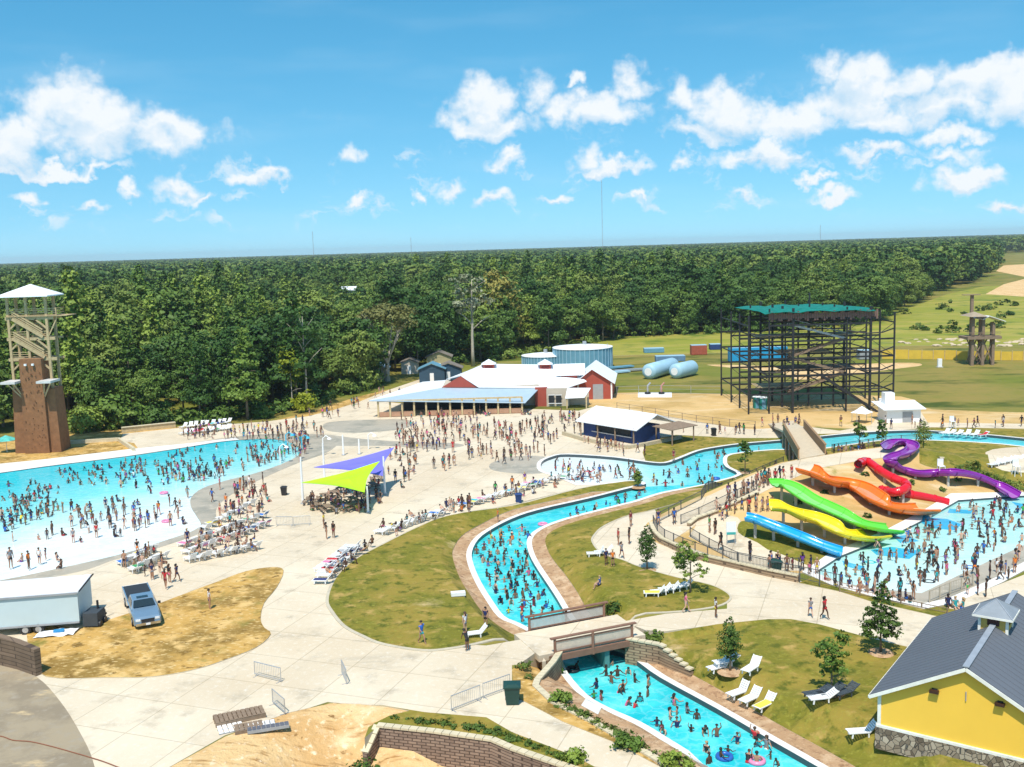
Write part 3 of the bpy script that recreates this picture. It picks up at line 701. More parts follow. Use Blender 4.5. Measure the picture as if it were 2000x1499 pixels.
EDGE = [(-300,868),(-60,852),(0,850),(110,842),(250,834),(400,826),(520,818),(560,804),(640,786),(720,760),(790,733),(850,722),(930,708),(1010,700),(1100,684),(1180,668),(1250,658),(1400,652),(1560,646),(1690,634),(1740,616),(1790,592),(1840,572),(1890,556),(1925,545),(1945,520),(1952,497),(2000,494),(2400,486)]
def edge_y(px):
    for a, b in zip(EDGE, EDGE[1:]):
        if a[0] <= px <= b[0]: return a[1]+(b[1]-a[1])*(px-a[0])/(b[0]-a[0])
    return 0
EW = W(EDGE[:-3])
def forest():
    g = random.Random(5); near = []; pts = []
    def cells(d0, d1, s):
        y = d0
        while y < d1:
            hw = y*.60+30; x = -hw
            while x < hw:
                q = (x+g.uniform(-.4,.4)*s, y+g.uniform(-.4,.4)*s); x += s
                px, py = proj((q[0], q[1], 0))
                if -160 < px < 2160 and py < edge_y(max(-299, min(2399, px)))-1: yield q
            y += s
    for q in cells(170, 520, 7.6):
        d = line_d(q, EW)[0]; near.append((d, q))
    near.sort(key=lambda t: t[0]*(.4+math.hypot(*t[1])/250))
    vis = [t for t in near if -20 < proj((t[1][0], t[1][1], 0))[0] < 2020]
    ind = vis[:282]; chosen = set(t[1] for t in ind)
    pts += [(q[0], q[1], g.uniform(.62,1.15)*(1.22 if g.random() < .10 else 1)*(1+.14*math.sin(q[0]*.031+q[1]*.017)+.08*math.sin(q[0]*.011-q[1]*.043))) for d, q in near if q not in chosen]
    for q in cells(520, 1300, 11): pts.append((q[0], q[1], g.uniform(.85,1.45)))
    for q in cells(1300, 3200, 24): pts.append((q[0], q[1], g.uniform(1.6,2.3)*(1 if g.random()<.8 else .8)))
    for q in cells(3200, 7000, 60): pts.append((q[0], q[1], g.uniform(2.2,3.4)))
    return ind, pts
IND, FPTS = forest()
SPECIAL = []
def zone_of(px):
    if px < 150: return 'behind the brown climbing tower'
    if px < 330: return 'behind the far end of the wave pool'
    if px < 520: return 'behind the far wave pool sunbeds'
    if px < 720: return 'left of the restaurant'
    if px < 900: return 'above the restaurant porch roof'
    if px < 1080: return 'behind the restaurant cupolas'
    if px < 1250: return 'behind the round blue water tanks'
    if px < 1420: return 'behind the two fallen blue silos'
    if px < 1600: return 'behind the slide frame, left half'
    if px < 1760: return 'behind the slide frame, right half'
    return 'behind the timber zip line tower'
g = random.Random(21); TREES = []
protoB = {};
for d, q in IND:
    px, py = proj((q[0], q[1], 0))
    pine = (px < 560 and g.random() < .55) or g.random() < .12
    hs_ = g.uniform(.66, 1.12)*(.86 if d < 9 else 1)*(1.22 if g.random() < .13 else 1)
    if 230 < px < 420 and d < 25: hs_ *= .8
    if px < 240 and d < 8: hs_ *= .38; pine = False
    elif px > 1500: hs_ *= 1.0
    cm, tm = (g.choice(PN) if pine else g.choice(BR))
    row = 'front' if d < 7 else ('second' if d < 14 else 'back')
    kind = 'pine' if pine else 'leafy'
    lab = f"{'light green pine' if pine else 'dark leafy tree'}, {row} row, {zone_of(px)}"
    o = thing('pine_tree' if pine else 'broadleaf_tree', lab, 'tree', (q[0], q[1], 0), 'trees along the edge of the wood')
    o.rotation_euler = (0, 0, g.random()*6.28); w = hs_*g.uniform(.92,1.15); o.scale = (w, w, hs_)
    mk('crown', cm, o); mk('trunk', tm, o)

def gn_forest(name, pts, meshes, label):
    me = bpy.data.meshes.new(name); me.from_pydata([(p[0], p[1], 0) for p in pts], [], [])
    at = me.attributes.new('siz', 'FLOAT', 'POINT'); at.data.foreach_set('value', [p[2] for p in pts])
    g = random.Random(9)
    at = me.attributes.new('rot', 'FLOAT', 'POINT'); at.data.foreach_set('value', [g.random()*6.28 for p in pts])
    o = bpy.data.objects.new(name, me); COL.objects.link(o)
    c = bpy.data.collections.new(name+'_kinds')
    for m in meshes: c.objects.link(bpy.data.objects.new('canopy_clump', m))
    ng = bpy.data.node_groups.new(name, 'GeometryNodeTree')
    ng.interface.new_socket('Geometry', in_out='INPUT', socket_type='NodeSocketGeometry'); ng.interface.new_socket('Geometry', in_out='OUTPUT', socket_type='NodeSocketGeometry')
    N = ng.nodes; L = ng.links; gi = N.new('NodeGroupInput'); go = N.new('NodeGroupOutput')
    ip = N.new('GeometryNodeInstanceOnPoints'); ci = N.new('GeometryNodeCollectionInfo'); ci.inputs['Collection'].default_value = c
    ci.inputs['Separate Children'].default_value = True; ci.inputs['Reset Children'].default_value = True
    ip.inputs['Pick Instance'].default_value = True
    def attr(n):
        a = N.new('GeometryNodeInputNamedAttribute'); a.data_type = 'FLOAT'; a.inputs['Name'].default_value = n; return a.outputs['Attribute']
    cb = N.new('ShaderNodeCombineXYZ'); L.new(attr('rot'), cb.inputs[2]); L.new(cb.outputs[0], ip.inputs['Rotation'])
    mn = N.new('ShaderNodeMath'); mn.operation = 'MINIMUM'; L.new(attr('siz'), mn.inputs[0]); mn.inputs[1].default_value = 1.38; cs = N.new('ShaderNodeCombineXYZ'); L.new(attr('siz'), cs.inputs[0]); L.new(attr('siz'), cs.inputs[1]); L.new(mn.outputs[0], cs.inputs[2]); L.new(cs.outputs[0], ip.inputs['Scale']); L.new(gi.outputs[0], ip.inputs['Points']); L.new(ci.outputs[0], ip.inputs['Instance']); L.new(ip.outputs[0], go.inputs[0])
    md = o.modifiers.new('scatter', 'NODES'); md.node_group = ng
    stuff(o, label, 'wood'); return o
np_ = [p for p in FPTS if math.hypot(p[0], p[1]) < 560]; fp = [p for p in FPTS if math.hypot(p[0], p[1]) >= 560]
gn_forest('forest_canopy', np_, [m for m, _ in BR]+[PN[0][0], PN[1][0]], 'dense green wood filling the middle distance behind the front trees')
def far_ground(p): return p
gn_forest('distant_forest', fp, FAR, 'far forest canopy reaching the horizon as one green mass')

# singular trees
def special(name, label, px, py, top, crown, trunk, sc=(1, 1, 1), cat='tree'):
    b = P(px, py); o = thing(name, label, cat, b); mk('crown', crown, o); mk('trunk', trunk, o); o.scale = sc; return o
g2 = random.Random(4)
def vase(h, r, rg, m, n=7, rr=.45):
    b = MB(); b.tube([(0,0,0),(0,0,h*.12),(.1,0,h*.25)], [rr*1.2, rr, rr*.85], 8)
    ends = []
    for k in range(n):
        a = k*6.283/n+rg.uniform(-.3,.3); q = rg.uniform(.45, .9)
        p0 = Vector((.1,0,h*rg.uniform(.18,.27))); p1 = Vector((math.cos(a)*r*.35*q, math.sin(a)*r*.35*q, h*.45)); p2 = Vector((math.cos(a)*r*q*.8, math.sin(a)*r*q*.8, h*rg.uniform(.72,.9)))
        b.tube([p0, p1, p2], [rr*.5, rr*.33, rr*.1], 6)
        for j in range(3):
            s = p1.lerp(p2, rg.uniform(.1,.8)); e = s+Vector((rg.uniform(-1,1)*r*.3, rg.uniform(-1,1)*r*.3, h*.16)); b.tube([s, e], [rr*.16, rr*.05], 5); ends.append(e)
    me = bpy.data.meshes.new('trunk'); me.from_pydata(b.v, [], b.f); me.materials.append(m); return me
zl = lambda r, h, z0, n, s, g: [(g.uniform(-1,1)*r*.7, g.uniform(-1,1)*r*.7, z0+h*g.random(), s*g.uniform(.7,1.3), s*g.uniform(.5,.8)) for _ in range(n)]
special('spreading_tree', 'broad vase-shaped tree with sparse brownish leaves and bare forked limbs left of the restaurant', 757, 745, 560,
        crown_mesh('crown', [(math.cos(a)*5.2*q, math.sin(a)*5.2*q, 14+4*(1-q)+g2.uniform(-1.5,1), 2.6, 2.0) for a, q in [(i*.9, g2.uniform(.3,1.05)) for i in range(16)]], 2300, .34, g2, M_PALE), vase(17, 7, g2, M_PBARK, 9, .5), (1.15, 1.15, 1.0))
special('tall_pale_tree', 'tall thin grey-green tree with pale trunk rising behind the left cupola of the restaurant', 924, 716, 560,
        crown_mesh('crown', zl(4.2, 9, 13, 12, 1.7, g2), 1100, .33, g2, leaf_mat('grey_green_leaves', (.14,.17,.09), (.24,.26,.15), (.36,.37,.24), .1)), trunk_mesh('trunk', 21, .42, g2, M_PBARK, 10, .4, .22, .02, .8), (1.15, 1.15, 1.12))
special('golden_tree', 'large tree with yellow-green top standing tallest behind the restaurant', 975, 690, 510,
        crown_mesh('crown', broad_lobes(g2, 24, 8), 4200, .5, g2, leaf_mat('golden_leaves', (.09,.11,.015), (.17,.165,.03), (.30,.26,.06), .1)), trunk_mesh('trunk', 18, .45, g2, M_BARK), (1, 1, 1.05))
special('thin_forked_tree', 'slender bare-stemmed tree with thin bright green top beside the pool plaza', 600, 798, 620,
        crown_mesh('crown', zl(3.0, 8, 12, 11, 1.5, g2), 900, .30, g2, M_PINE), trunk_mesh('trunk', 19, .28, g2, M_PBARK, 7, .45, .22, .03, .9), (1, 1, .95))
special('yellow_shrub', 'bright yellow-green bush at the foot of the slender forked tree', 593, 806, 770, crown_mesh('crown', [(0,0,2,2,1.8),(.9,.3,3.2,1.2,1.1),(-.8,0,1.4,1.2,1)], 900, .25, g2, M_YEL), trunk_mesh('trunk', 2.5, .12, g2, M_BARK), (1,1,1), 'shrub')
special('yellow_vine_tree', 'tall yellow-green leafy bush climbing in front of the dark wood', 572, 800, 700, crown_mesh('crown', [(0,0,9,2.0,2.6),(.9,.3,6.6,1.6,2),(-.8,0,11,1.2,1.5)], 900, .28, g2, M_YEL), trunk_mesh('trunk', 10, .15, g2, M_PBARK), (1,1,1), 'shrub')
YG = [((45,800),1.0,'beside the right foot of the climbing tower'),((215,836),1.1,'near the low pool edge wall')]
for (px, py), s, w in [((165,845),.9,'just right of the climbing tower foot'),((225,838),1.25,'left of the sandy pool path'),((300,834),.8,'behind the long low timber wall')]:
    special('broadleaf_shrub', 'rounded bright green bush '+w, px, py, 0, crown_mesh('crown', [(0,0,2.2,2.8,2.1),(1.9,.3,1.7,1.8,1.5),(-1.9,0,1.8,1.8,1.5)], 1500, .3, g2, M_PINE), trunk_mesh('trunk', 2.5, .14, g2, M_BARK), (s*1.1,s,s*1.1), 'shrub')

# young planted trees
def young(px, py, ytop, kind, label, sc_w=1.0):
    b = G(px, py); h = zat(b, ytop)-b.z; g = random.Random(int(px))
    if kind == 'cone':
        L = [(g.uniform(-.1,.1)*h*(1-t)*.5, g.uniform(-.1,.1)*h*(1-t)*.5, h*(.24+.74*t), h*.17*sc_w*math.sin(math.pi*(.18+.80*t))+.05, h*.075) for t in [i/11 for i in range(12)]]; n = 1900; lf = .085
    elif kind == 'pine':
        L = []
        for k in range(10):
            t = k/9; z = h*(.24+.70*t); rr = h*.27*sc_w*(1-.85*t)
            for j in range(4):
                a = k*1.3+j*1.57+g.random()*.6; L.append((math.cos(a)*rr*.72, math.sin(a)*rr*.72, z+g.uniform(-.1,.15)+rr*.15, rr*.34+.10, .16))
        n = 2300; lf = .11
    else:
        L = [(g.uniform(-1,1)*h*.20*sc_w, g.uniform(-1,1)*h*.20*sc_w, h*g.uniform(.36,.92), h*.10*sc_w, h*.075) for _ in range(15)]+[(0,0,h*.66,h*.14*sc_w,h*.24)]; n = 1500; lf = .11
    o = thing('young_tree', label, 'tree', b)
    mk('crown', crown_mesh('crown', L, n, lf, g, M_YOUNG if kind != 'open' else M_PINE, .05), o)
    mk('trunk', trunk_mesh('trunk', h*.9, .085, g, M_BARK, 7, .28, .22), o)
    mb = MB(); mb.lathe(b+Vector((0,0,-.02)), [(.95,0),(.8,.09),(.3,.12)], 18); mb.build('mulch_ring', M_MULCH, o)
    return o
young(1720,1275,1132,'pine','young pine with tiered dark green branches beside the curving path, left of the grey roof')
young(1624,1352,1236,'open','bushy loose-crowned young tree shading dark sunbeds on the lower right lawn', 1.15)
young(1426,1312,1202,'cone','narrow dark green cone-shaped young tree between two white sunbeds on the lower right lawn')
young(1348,1160,1045,'open','light green open-crowned young tree beside white sunbeds by the path loop', 1.0)
young(1264,1114,1022,'cone','slim leaning young tree on the lawn edge inside the path loop', .95)
young(1246,952,915,'cone','small dark young tree on the tip of the grass strip by the lazy river', 1.3)
young(1455,925,855,'open','pale thin young tree beside the fenced ramp above the lazy river', .7)
young(1678,880,822,'open','young tree left of the middle one on the grass behind the purple slide', .9)
young(1722,876,818,'open','middle young tree of three on the grass behind the purple slide', .7)
young(1803,884,818,'cone','dense young tree right of the purple slide start', 1.4)
young(1590,812+90,880,'cone','small low bush beside the plank footbridge railing', 1.2)
def bush(px, py, r, label, m=None, n=500, nm='shrub'):
    b = G(px, py)
    if 640 < px < 1000 and py > 1440: b.z = Hsand(b.x, b.y)
    g = random.Random(px+py); o = thing(nm, label, 'shrub', b)
    mk('foliage', crown_mesh('foliage', [(0,0,r*.55,r,r*.6),(r*.6,.1,r*.4,r*.6,r*.45),(-r*.6,0,r*.4,r*.6,r*.45)], n, .12, g, m or M_YOUNG), o)
    mk('stem', trunk_mesh('stem', r*.7, .04, g, M_BARK, 3), o); return o
bush(1200,1197,.75,'dark green shrub at the right end of the upper bridge railing'); bush(1275,1252,.7,'round shrub beside the right end of the lower bridge railing')
bush(708,1458,.95,'dark shrub at the left end of the block retaining wall'); bush(1085,1318,.5,'small weed clump by the bridge wing wall', M_PINE)
bush(1230,1462,.8,'leafy weeds halfway along the lower river bank', M_PINE); bush(1320,1500,.8,'leafy weeds at the bottom of the lower river bank', M_PINE); bush(1095,1372,.6,'yellowish weeds beside the green bin', M_PINE)
bush(975,1495,.6,'low weed tuft in front of the block retaining wall')
bush(1120,1488,.7,'weed tuft where the block retaining wall meets the lower path', M_PINE)
for i, (px, py) in enumerate([(1900,918),(1880,925),(1940,940),(1960,950),(1915,935),(1985,958)]): bush(px, py, .9, 'low green shrub on the planted slope right of the purple slide', M_YOUNG, 350)['group'] = 'shrubs on the planted slope'
for i, (px, py) in enumerate([(1560,985),(1610,965),(1695,1012),(1720,985),(1750,975),(1840,960),(1870,940),(1690,930),(1780,945),(1530,1040)]): bush(px, py, .4, 'small young plant in the bare soil between the coloured slides', M_YOUNG, 160)['group'] = 'young plants between the slides'

def undergrowth():
    g = random.Random(15); L = []
    for i in range(330):
        px = g.uniform(240, 1700); py = edge_y(px)-g.uniform(-1, 9);
        if 740 < px < 870: continue
        p = P(px, py); r = g.uniform(.9, 2.4); L.append((p.x, p.y, r*.4, r, r*.75))
    o = mk('undergrowth', crown_mesh('undergrowth', L, 26000, .34, g, M_LEAF)); stuff(o, 'tangled dark undergrowth along the foot of the wood', 'undergrowth')
undergrowth()
# ------------------------------------------------------------ structures
def at(x, y, Y): d = ray(x, y); return CP+d*(Y/d.y)
def up_(p, z): return Vector((p[0], p[1], z))
C_WHITEROOF = mat('white_metal_roof', (.82,.84,.86), .45, .05, .6)
C_BLUEROOF = mat('pale_blue_metal_roof', (.38,.48,.56), .5, .06, .6)
C_RED = mat('red_siding', (.36,.07,.045), .7, .1, .8)
C_BEIGE = mat('beige_siding', (.52,.45,.36), .8, .08, .8)
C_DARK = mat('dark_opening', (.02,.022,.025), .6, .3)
C_WOOD = mat('treated_timber', (.52,.40,.22), .85, .2, 2.5)
C_GREYW = mat('weathered_timber', (.24,.17,.115), .9, .25, 3)
C_WHITE = mat('white_paint', (.80,.80,.79), .5, .04, 1)
C_STEEL = mat('galvanised_steel', (.46,.47,.48), .4, .1, 2, .5)
C_BLACK = mat('black_steel', (.022,.022,.024), .5, .2, 2)
C_BROWN = mat('brown_wall_panels', (.225,.105,.045), .8, .22, 1.4, 0, .6)
C_TANK = mat('light_blue_tank', (.33,.52,.62), .5, .1, .4)
C_TANK2 = mat('blue_tank_panels', (.13,.30,.40), .5, .15, .5)
C_BLUE = mat('blue_panels', (.03,.24,.50), .5, .1, 1)
C_NAVY = mat('navy_siding', (.02,.05,.17), .6, .15, 1)
C_GREY = mat('grey_paint', (.32,.33,.34), .6, .1, 1)
def slabs(mb, pts, t=.15): mb.slab(pts, t); return mb

# ---- climbing tower
C_TW = mat('tan_tower_timber', (.44,.33,.18), .85, .2, 2.5)
def climbing_tower():
    Y = P(77,885).y; B = P(78,884); s = Y/2000
    t = thing('climbing_tower', 'tall brown climbing tower with timber stair frame and white pyramid roof beside the wave pool', 'tower', B)
    q = lambda px, py, dy=0: at(px, py, Y+dy)
    X0, X1 = P(29,887).x, P(122,883).x; zt = zat(B, 760); zc = zat(B, 701)
    m = MB(); cx = (X0+X1)/2; w = X1-X0
    m.add([(X0,Y,0),(X1,Y,0),(X1-.2,Y+4,0),(X0,Y+4,0),(X0+.3,Y+.25,zt),(X1-.4,Y+.25,zt),(X1-.6,Y+3.8,zt),(X0+.4,Y+3.8,zt)], [(3,2,1,0),(4,5,6,7),(0,1,5,4),(1,2,6,5),(2,3,7,6),(3,0,4,7)])
    m.build('wall', C_BROWN, t)
    m = MB(); a, b = cx-w*.24, cx+w*.26
    m.add([(a-.1,Y-.5,0),(b+.1,Y-.5,0),(b,Y+3,0),(a,Y+3,0),(a+.1,Y-.3,zc),(b-.1,Y-.3,zc),(b-.1,Y+3,zc),(a+.1,Y+3,zc)], [(3,2,1,0),(4,5,6,7),(0,1,5,4),(1,2,6,5),(2,3,7,6),(3,0,4,7)])
    m.build('climbing_face', C_BROWN, t)
    for k in range(2):
        mb = MB(); mb.cyl((cx-.55+k*1.15, Y-.62, zc-1.0), .22, .3, 8); mb.build('auto_belay', C_WHITE, t)
    g = random.Random(2); mb = MB()
    for i in range(60):
        x = g.uniform(a+.3, b-.3); z = g.uniform(.5, zc-1.5); mb.box((x, Y-.46, z), (.13,.12,.10))
    mb.build('climbing_holds', mat('climbing_holds', (.13,.06,.03), .8), t)['kind'] = 'stuff'
    for sx in (-1, 1):                     # cantilevered side platforms with braces
        zz = zat(B, 744); mb = MB(); xx = cx+sx*w*.38
        mb.box((xx, Y-.6, zz), (w*.31, 3.4, .35)); mb.build('platform', mat('pale_grey_boards', (.55,.53,.50), .7), t)
        mb = MB(); mb.beam((xx+.6*sx, Y-1.2, zz-.2), (cx+sx*w*.24, Y-.1, zz-2.6), .18); mb.build('brace', C_TW, t); mb = MB(); mb.beam((xx-.4*sx, Y-1.2, zz-.2), (cx+sx*w*.24, Y-.1, zz-2.2), .18); mb.build('brace', C_TW, t)
    ze = zat(B, 578); zb = zt-1.0; xl, xr = X0+.35, X1-.95
    for x in (xl, xl+(xr-xl)*.48, xr):
        for y in (Y+1.0, Y+3.8):
            mb = MB(); mb.beam((x, y, zb), (x, y, ze+.1), .38); mb.build('post', C_TW, t)
    levels = [zat(B, v) for v in (703, 663, 623)]
    for i, z in enumerate(levels):
        mb = MB(); mb.box((cx, Y+1.0, z), (w+.3, .24, .46)); mb.box((cx, Y+3.8, z), (w+.3, .2, .34))
        mb.box((xl, Y+2.4, z), (.2, 2.8, .34)); mb.box((xr, Y+2.4, z), (.2, 2.8, .34)); mb.build('floor_beam', C_TW, t)
        mb = MB(); mb.box((xl+.9, Y+2.4, z+.22), (1.8, 2.9, .1)); mb.box((xr-.9, Y+2.4, z+.22), (1.8, 2.9, .1))
        if i == 2: mb.box((cx+1.2, Y+2.4, z+.34), (w+2.4, 3.6, .1))
        mb.build('landing', C_TW, t)
        if i < 2:
            z2 = levels[i+1]
            for yy in (Y+.72, Y+1.9):
                mb = MB(); a0 = Vector((xr-.7, yy, z+.2)); b0 = Vector((xl+.7, yy, z2-.1)) if True else None
                mb.beam(a0+Vector((0,0,.1)), b0+Vector((0,0,.1)), .12, .50); mb.beam(a0+Vector((0,0,1.25)), b0+Vector((0,0,1.25)), .12, .22); mb.beam(a0+Vector((0,0,.85)), b0+Vector((0,0,.85)), .08, .16); mb.beam(a0+Vector((0,0,.52)), b0+Vector((0,0,.52)), .08, .14)
                for k in range(9): p = a0.lerp(b0, (k+.5)/9); mb.box((p.x, yy+.6, p.z+.1), (.45, 1.2, .06))
                mb.build('stair', C_TW, t)
        mb = MB(); mb.beam((xl, Y+1, z-1.7), (xl+1.8, Y+1, z-.1), .24); mb.build('brace', C_TW, t); mb = MB(); mb.beam((xr, Y+1, z-1.7), (xr-1.8, Y+1, z-.1), .24); mb.build('brace', C_TW, t)
        mb = MB()
        for zz in (.45, .8, 1.15): mb.beam((xl, Y+1, z+zz), (xl+2.6, Y+1, z+zz), .09); mb.beam((xr-2.6, Y+1, z+zz), (xr, Y+1, z+zz), .09)
        if i == 2:
            for zz in (.5, .85, 1.2, 1.5): mb.beam((xl-.3, Y+.9, z+zz), (xr+1.6, Y+.9, z+zz), .1); mb.beam((xr+1.6, Y+.9, z+zz), (xr+1.6, Y+3.8, z+zz), .1)
            mb.beam((xr+1.6, Y+.9, z), (xr+1.6, Y+.9, z+1.6), .14); mb.beam((xr+1.6, Y+1, z), (xr, Y+1, z-3), .16)
        mb.build('railing', C_TW, t)
    zap = zat(B, 556); e = .7; mb = MB()
    q4 = [(X0-e,Y-.6,ze),(X1+.15,Y-.6,ze),(X1+.15,Y+5.4,ze),(X0-e,Y+5.4,ze)]; ap = (cx, Y+2.4, zap)
    mb.add(q4+[ap], [(0,1,4),(1,2,4),(2,3,4),(3,0,4)]); mb.add([(p[0],p[1],p[2]-.18) for p in q4]+q4, [(3,2,1,0),(0,1,5,4),(1,2,6,5),(2,3,7,6),(3,0,4,7)]); mb.build('roof', C_WHITEROOF, t)
climbing_tower()

# ---- restaurant
def restaurant():
    Y0, Y1, Y2 = 184, 193, 206
    t = thing('restaurant', 'long restaurant with white metal roofs, red gable and shaded front porch behind the plaza', 'building', (0, Y1, 0))
    mb = MB(); A = at(720,783,Y0); B = at(1026,787,Y0); C = at(1053,759,Y1); D = at(862,758,Y1)
    E = at(826,746,214); Fp = at(880,742,208)
    mb.slab([A,B,C,D], .12); mb.build('porch_roof', C_BLUEROOF, t)
    mb = MB(); mb.slab([A,D,Fp,E], .12); mb.build('side_roof', C_WHITEROOF, t)
    G0, G1, G2 = at(863,757,Y1), at(935,757,Y1), at(900,735,Y1)
    g0 = Vector((G0.x, G0.y-.06, G0.z)); g1 = Vector((G1.x, G1.y-.06, G1.z)); g2 = Vector((G2.x, G2.y-.06, G2.z))
    mb = MB(); mb.add([g0,g1,g2,g0+Vector((0,.5,0)),g1+Vector((0,.5,0)),g2+Vector((0,.5,0))], [(0,1,2),(5,4,3),(0,3,4,1),(1,4,5,2),(2,5,3,0)]); mb.build('gable', C_RED, t)
    R1, R2 = at(945,711,Y2), at(1102,713,Y2); S1 = at(1107,759,Y1); S2 = at(1146,746,Y1+5)
    up1 = Vector((0,0,.10)); mb = MB()
    mb.slab([G2+up1,G1+up1+Vector((0,-.3,0)),R1], .12); mb.slab([G1+up1+Vector((0,-.3,0)),S1+up1,R2,R1], .12); mb.slab([S1+up1,S2+up1,R2], .12)
    bk = Vector((0,13,0)); lo = 4.0
    mb.slab([R1,R2,up_(R2+bk,lo),up_(R1+bk-Vector((4,0,0)),lo)], .12); mb.slab([G2+up1,R1,up_(R1+bk-Vector((4,0,0)),lo),up_(G0+bk,lo)], .12)
    mb.build('roof', C_WHITEROOF, t)
    m2 = MB(); xa, xb = A.x+1.6, B.x-.6
    m2.box(((G0.x+C.x)/2, Y1+6, 2.0), (C.x-G0.x, 11, 3.9)); m2.build('wall', C_BEIGE, t)
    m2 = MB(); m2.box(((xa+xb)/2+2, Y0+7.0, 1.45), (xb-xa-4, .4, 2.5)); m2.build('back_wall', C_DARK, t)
    n = 12
    for k in range(n+1):
        x = xa+(xb-xa)*k/n; m = MB(); m.box((x, Y0+.5, A.z/2-.05), (.32,.32,A.z-.25)); m.build('porch_post', C_WOOD, t)
    m = MB()
    for k in range(n):
        if k in (3, 8): continue
        x = xa+(xb-xa)*(k+.5)/n; m.box((x, Y0+.5, .95), ((xb-xa)/n-.4, .1, .1)); m.box((x, Y0+.5, .5), ((xb-xa)/n-.4, .08, .75))
    m.build('porch_railing', mat('reddish_boards', (.42,.24,.15), .85), t)
    m = MB(); m.box(((xa+xb)/2, Y0+.4, A.z-.22), (xb-xa, .2, .3)); m.build('beam', C_WOOD, t)
    # right-hand wing: red bay, beige wall, little porch
    def wall(name, px0, px1, ytop, Y, m, ybase=None, d=.4):
        a = at(px0, 800, Y); b = at(px1, 800, Y); zt = zat(((a.x+b.x)/2, Y), ytop); w = MB(); w.box(((a.x+b.x)/2, Y+d/2, zt/2), (b.x-a.x, d, zt)); return w.build(name, m, t)
    wall('wall', 1046, 1070, 757, Y1-.9, C_RED); wb = wall('wall', 1068, 1112, 759, Y1-1.2, C_BEIGE)
    for px in (1077, 1091):
        c = at(px, 779, Y1-1.5); m = MB(); m.box((c.x, c.y, c.z-.1), (1.0,.15,1.5)); w = m.build('window', C_DARK, t); m = MB(); m.box((c.x, c.y-.1, c.z+.70), (1.25,.12,.12)); m.box((c.x, c.y-.1, c.z-.9), (1.25,.14,.12)); m.build('frame', C_WHITE, w)
    c0 = [at(1104,778,Y1-5),at(1142,776,Y1-5),at(1154,758,Y1-1),at(1108,758,Y1-1)]; m = MB(); m.slab(c0, .12); m.build('entry_roof', C_WHITEROOF, t)
    for p in (c0[0], c0[1]): m = MB(); m.beam((p.x+.3,p.y+.3,0),(p.x+.3,p.y+.3,p.z),.25); m.build('porch_post', C_WOOD, t)
    m = MB(); a = at(1118, 800, Y1); m.box((a.x+1.2, Y1+.2, 1.4), (4, .4, 2.8)); m.build('wall', C_BEIGE, t)
    # cupolas
    for px in (955, 1065):
        c = at(px, 724, Y2-1.5); m = MB(); m.box((c.x, c.y, c.z+.55), (2.2,2.2,1.6)); cw = m.build('cupola', C_RED, t)
        m = MB(); z = c.z+1.35; e = 1.5; m.add([(c.x-e,c.y-e,z),(c.x+e,c.y-e,z),(c.x+e,c.y+e,z),(c.x-e,c.y+e,z),(c.x,c.y,z+.95)], [(3,2,1,0),(0,1,4),(1,2,4),(2,3,4),(3,0,4)]); m.build('cupola_roof', C_WHITEROOF, cw)
        m = MB(); m.box((c.x, c.y-1.13, c.z+.6), (1.5,.06,.8)); m.build('louvre', mat('dark_red_louvre', (.16,.02,.02), .7), cw)
    # red barn wing
    Yb = 199; a = at(1128, 780, Yb); b = at(1196, 782, Yb); ze = zat((b.x, Yb), 748); zr = zat((a.x, Yb), 723)
    wl_ = at(1097, 780, Yb); m = MB(); zz = zat((a.x, Yb), 733); m.box(((wl_.x+a.x)/2, Yb+3, zz/2), (a.x-wl_.x, 6, zz)); m.build('wall', C_RED, t); m = MB(); m.slab([Vector((wl_.x-1,Yb-.4,zz+.1)),Vector((a.x+1.5,Yb-.4,zz+.1)),Vector((a.x+2,Yb+6,zz+1.6)),Vector((wl_.x-1,Yb+6,zz+1.6))], .12); m.build('roof', C_WHITEROOF, t)
    th = thing('barn', 'red barn wing with white metal roof and grey roller door right of the restaurant', 'building', (a.x, Yb, 0))
    w = b.x-a.x; xr = a.x+w*.42; m = MB(); dpt = 15
    pts = [(a.x,Yb,0),(b.x,Yb,0),(b.x,Yb,ze),(xr,Yb,zr),(a.x,Yb,ze+.5)]
    m.add(pts+[(p[0]+2.2,Yb+dpt,p[2]) for p in pts], [(0,1,2,3,4),(9,8,7,6,5),(0,5,6,1),(1,6,7,2),(4,9,5,0)]); m.build('wall', C_RED, th)
    m = MB(); o_ = Vector((0,-.5,.15)); k = Vector((2.2,dpt+.5,.15)); R_ = Vector((xr,Yb,zr)); Rr = Vector((b.x+.5,Yb,ze-.25)); Rl = Vector((a.x-.5,Yb,ze+.2))
    m.slab([R_+o_,Rr+o_,Rr+k,R_+k], .12); m.slab([Rl+o_,R_+o_,R_+k,Rl+k], .12); m.build('roof', C_WHITEROOF, th)
    c = at(1168, 768, Yb); m = MB(); m.box((c.x, Yb-.06, 1.5), (2.0,.12,3.0)); m.build('roller_door', C_GREY, th)
    m = MB(); m.box((b.x-.15, Yb-.1, ze/2), (.3,.12,ze)); m.build('corner_trim', C_WHITE, th); m = MB(); m.box((a.x+.15, Yb-.1, ze/2+.2), (.3,.12,ze+.4)); m.build('corner_trim', C_WHITE, th)
restaurant()

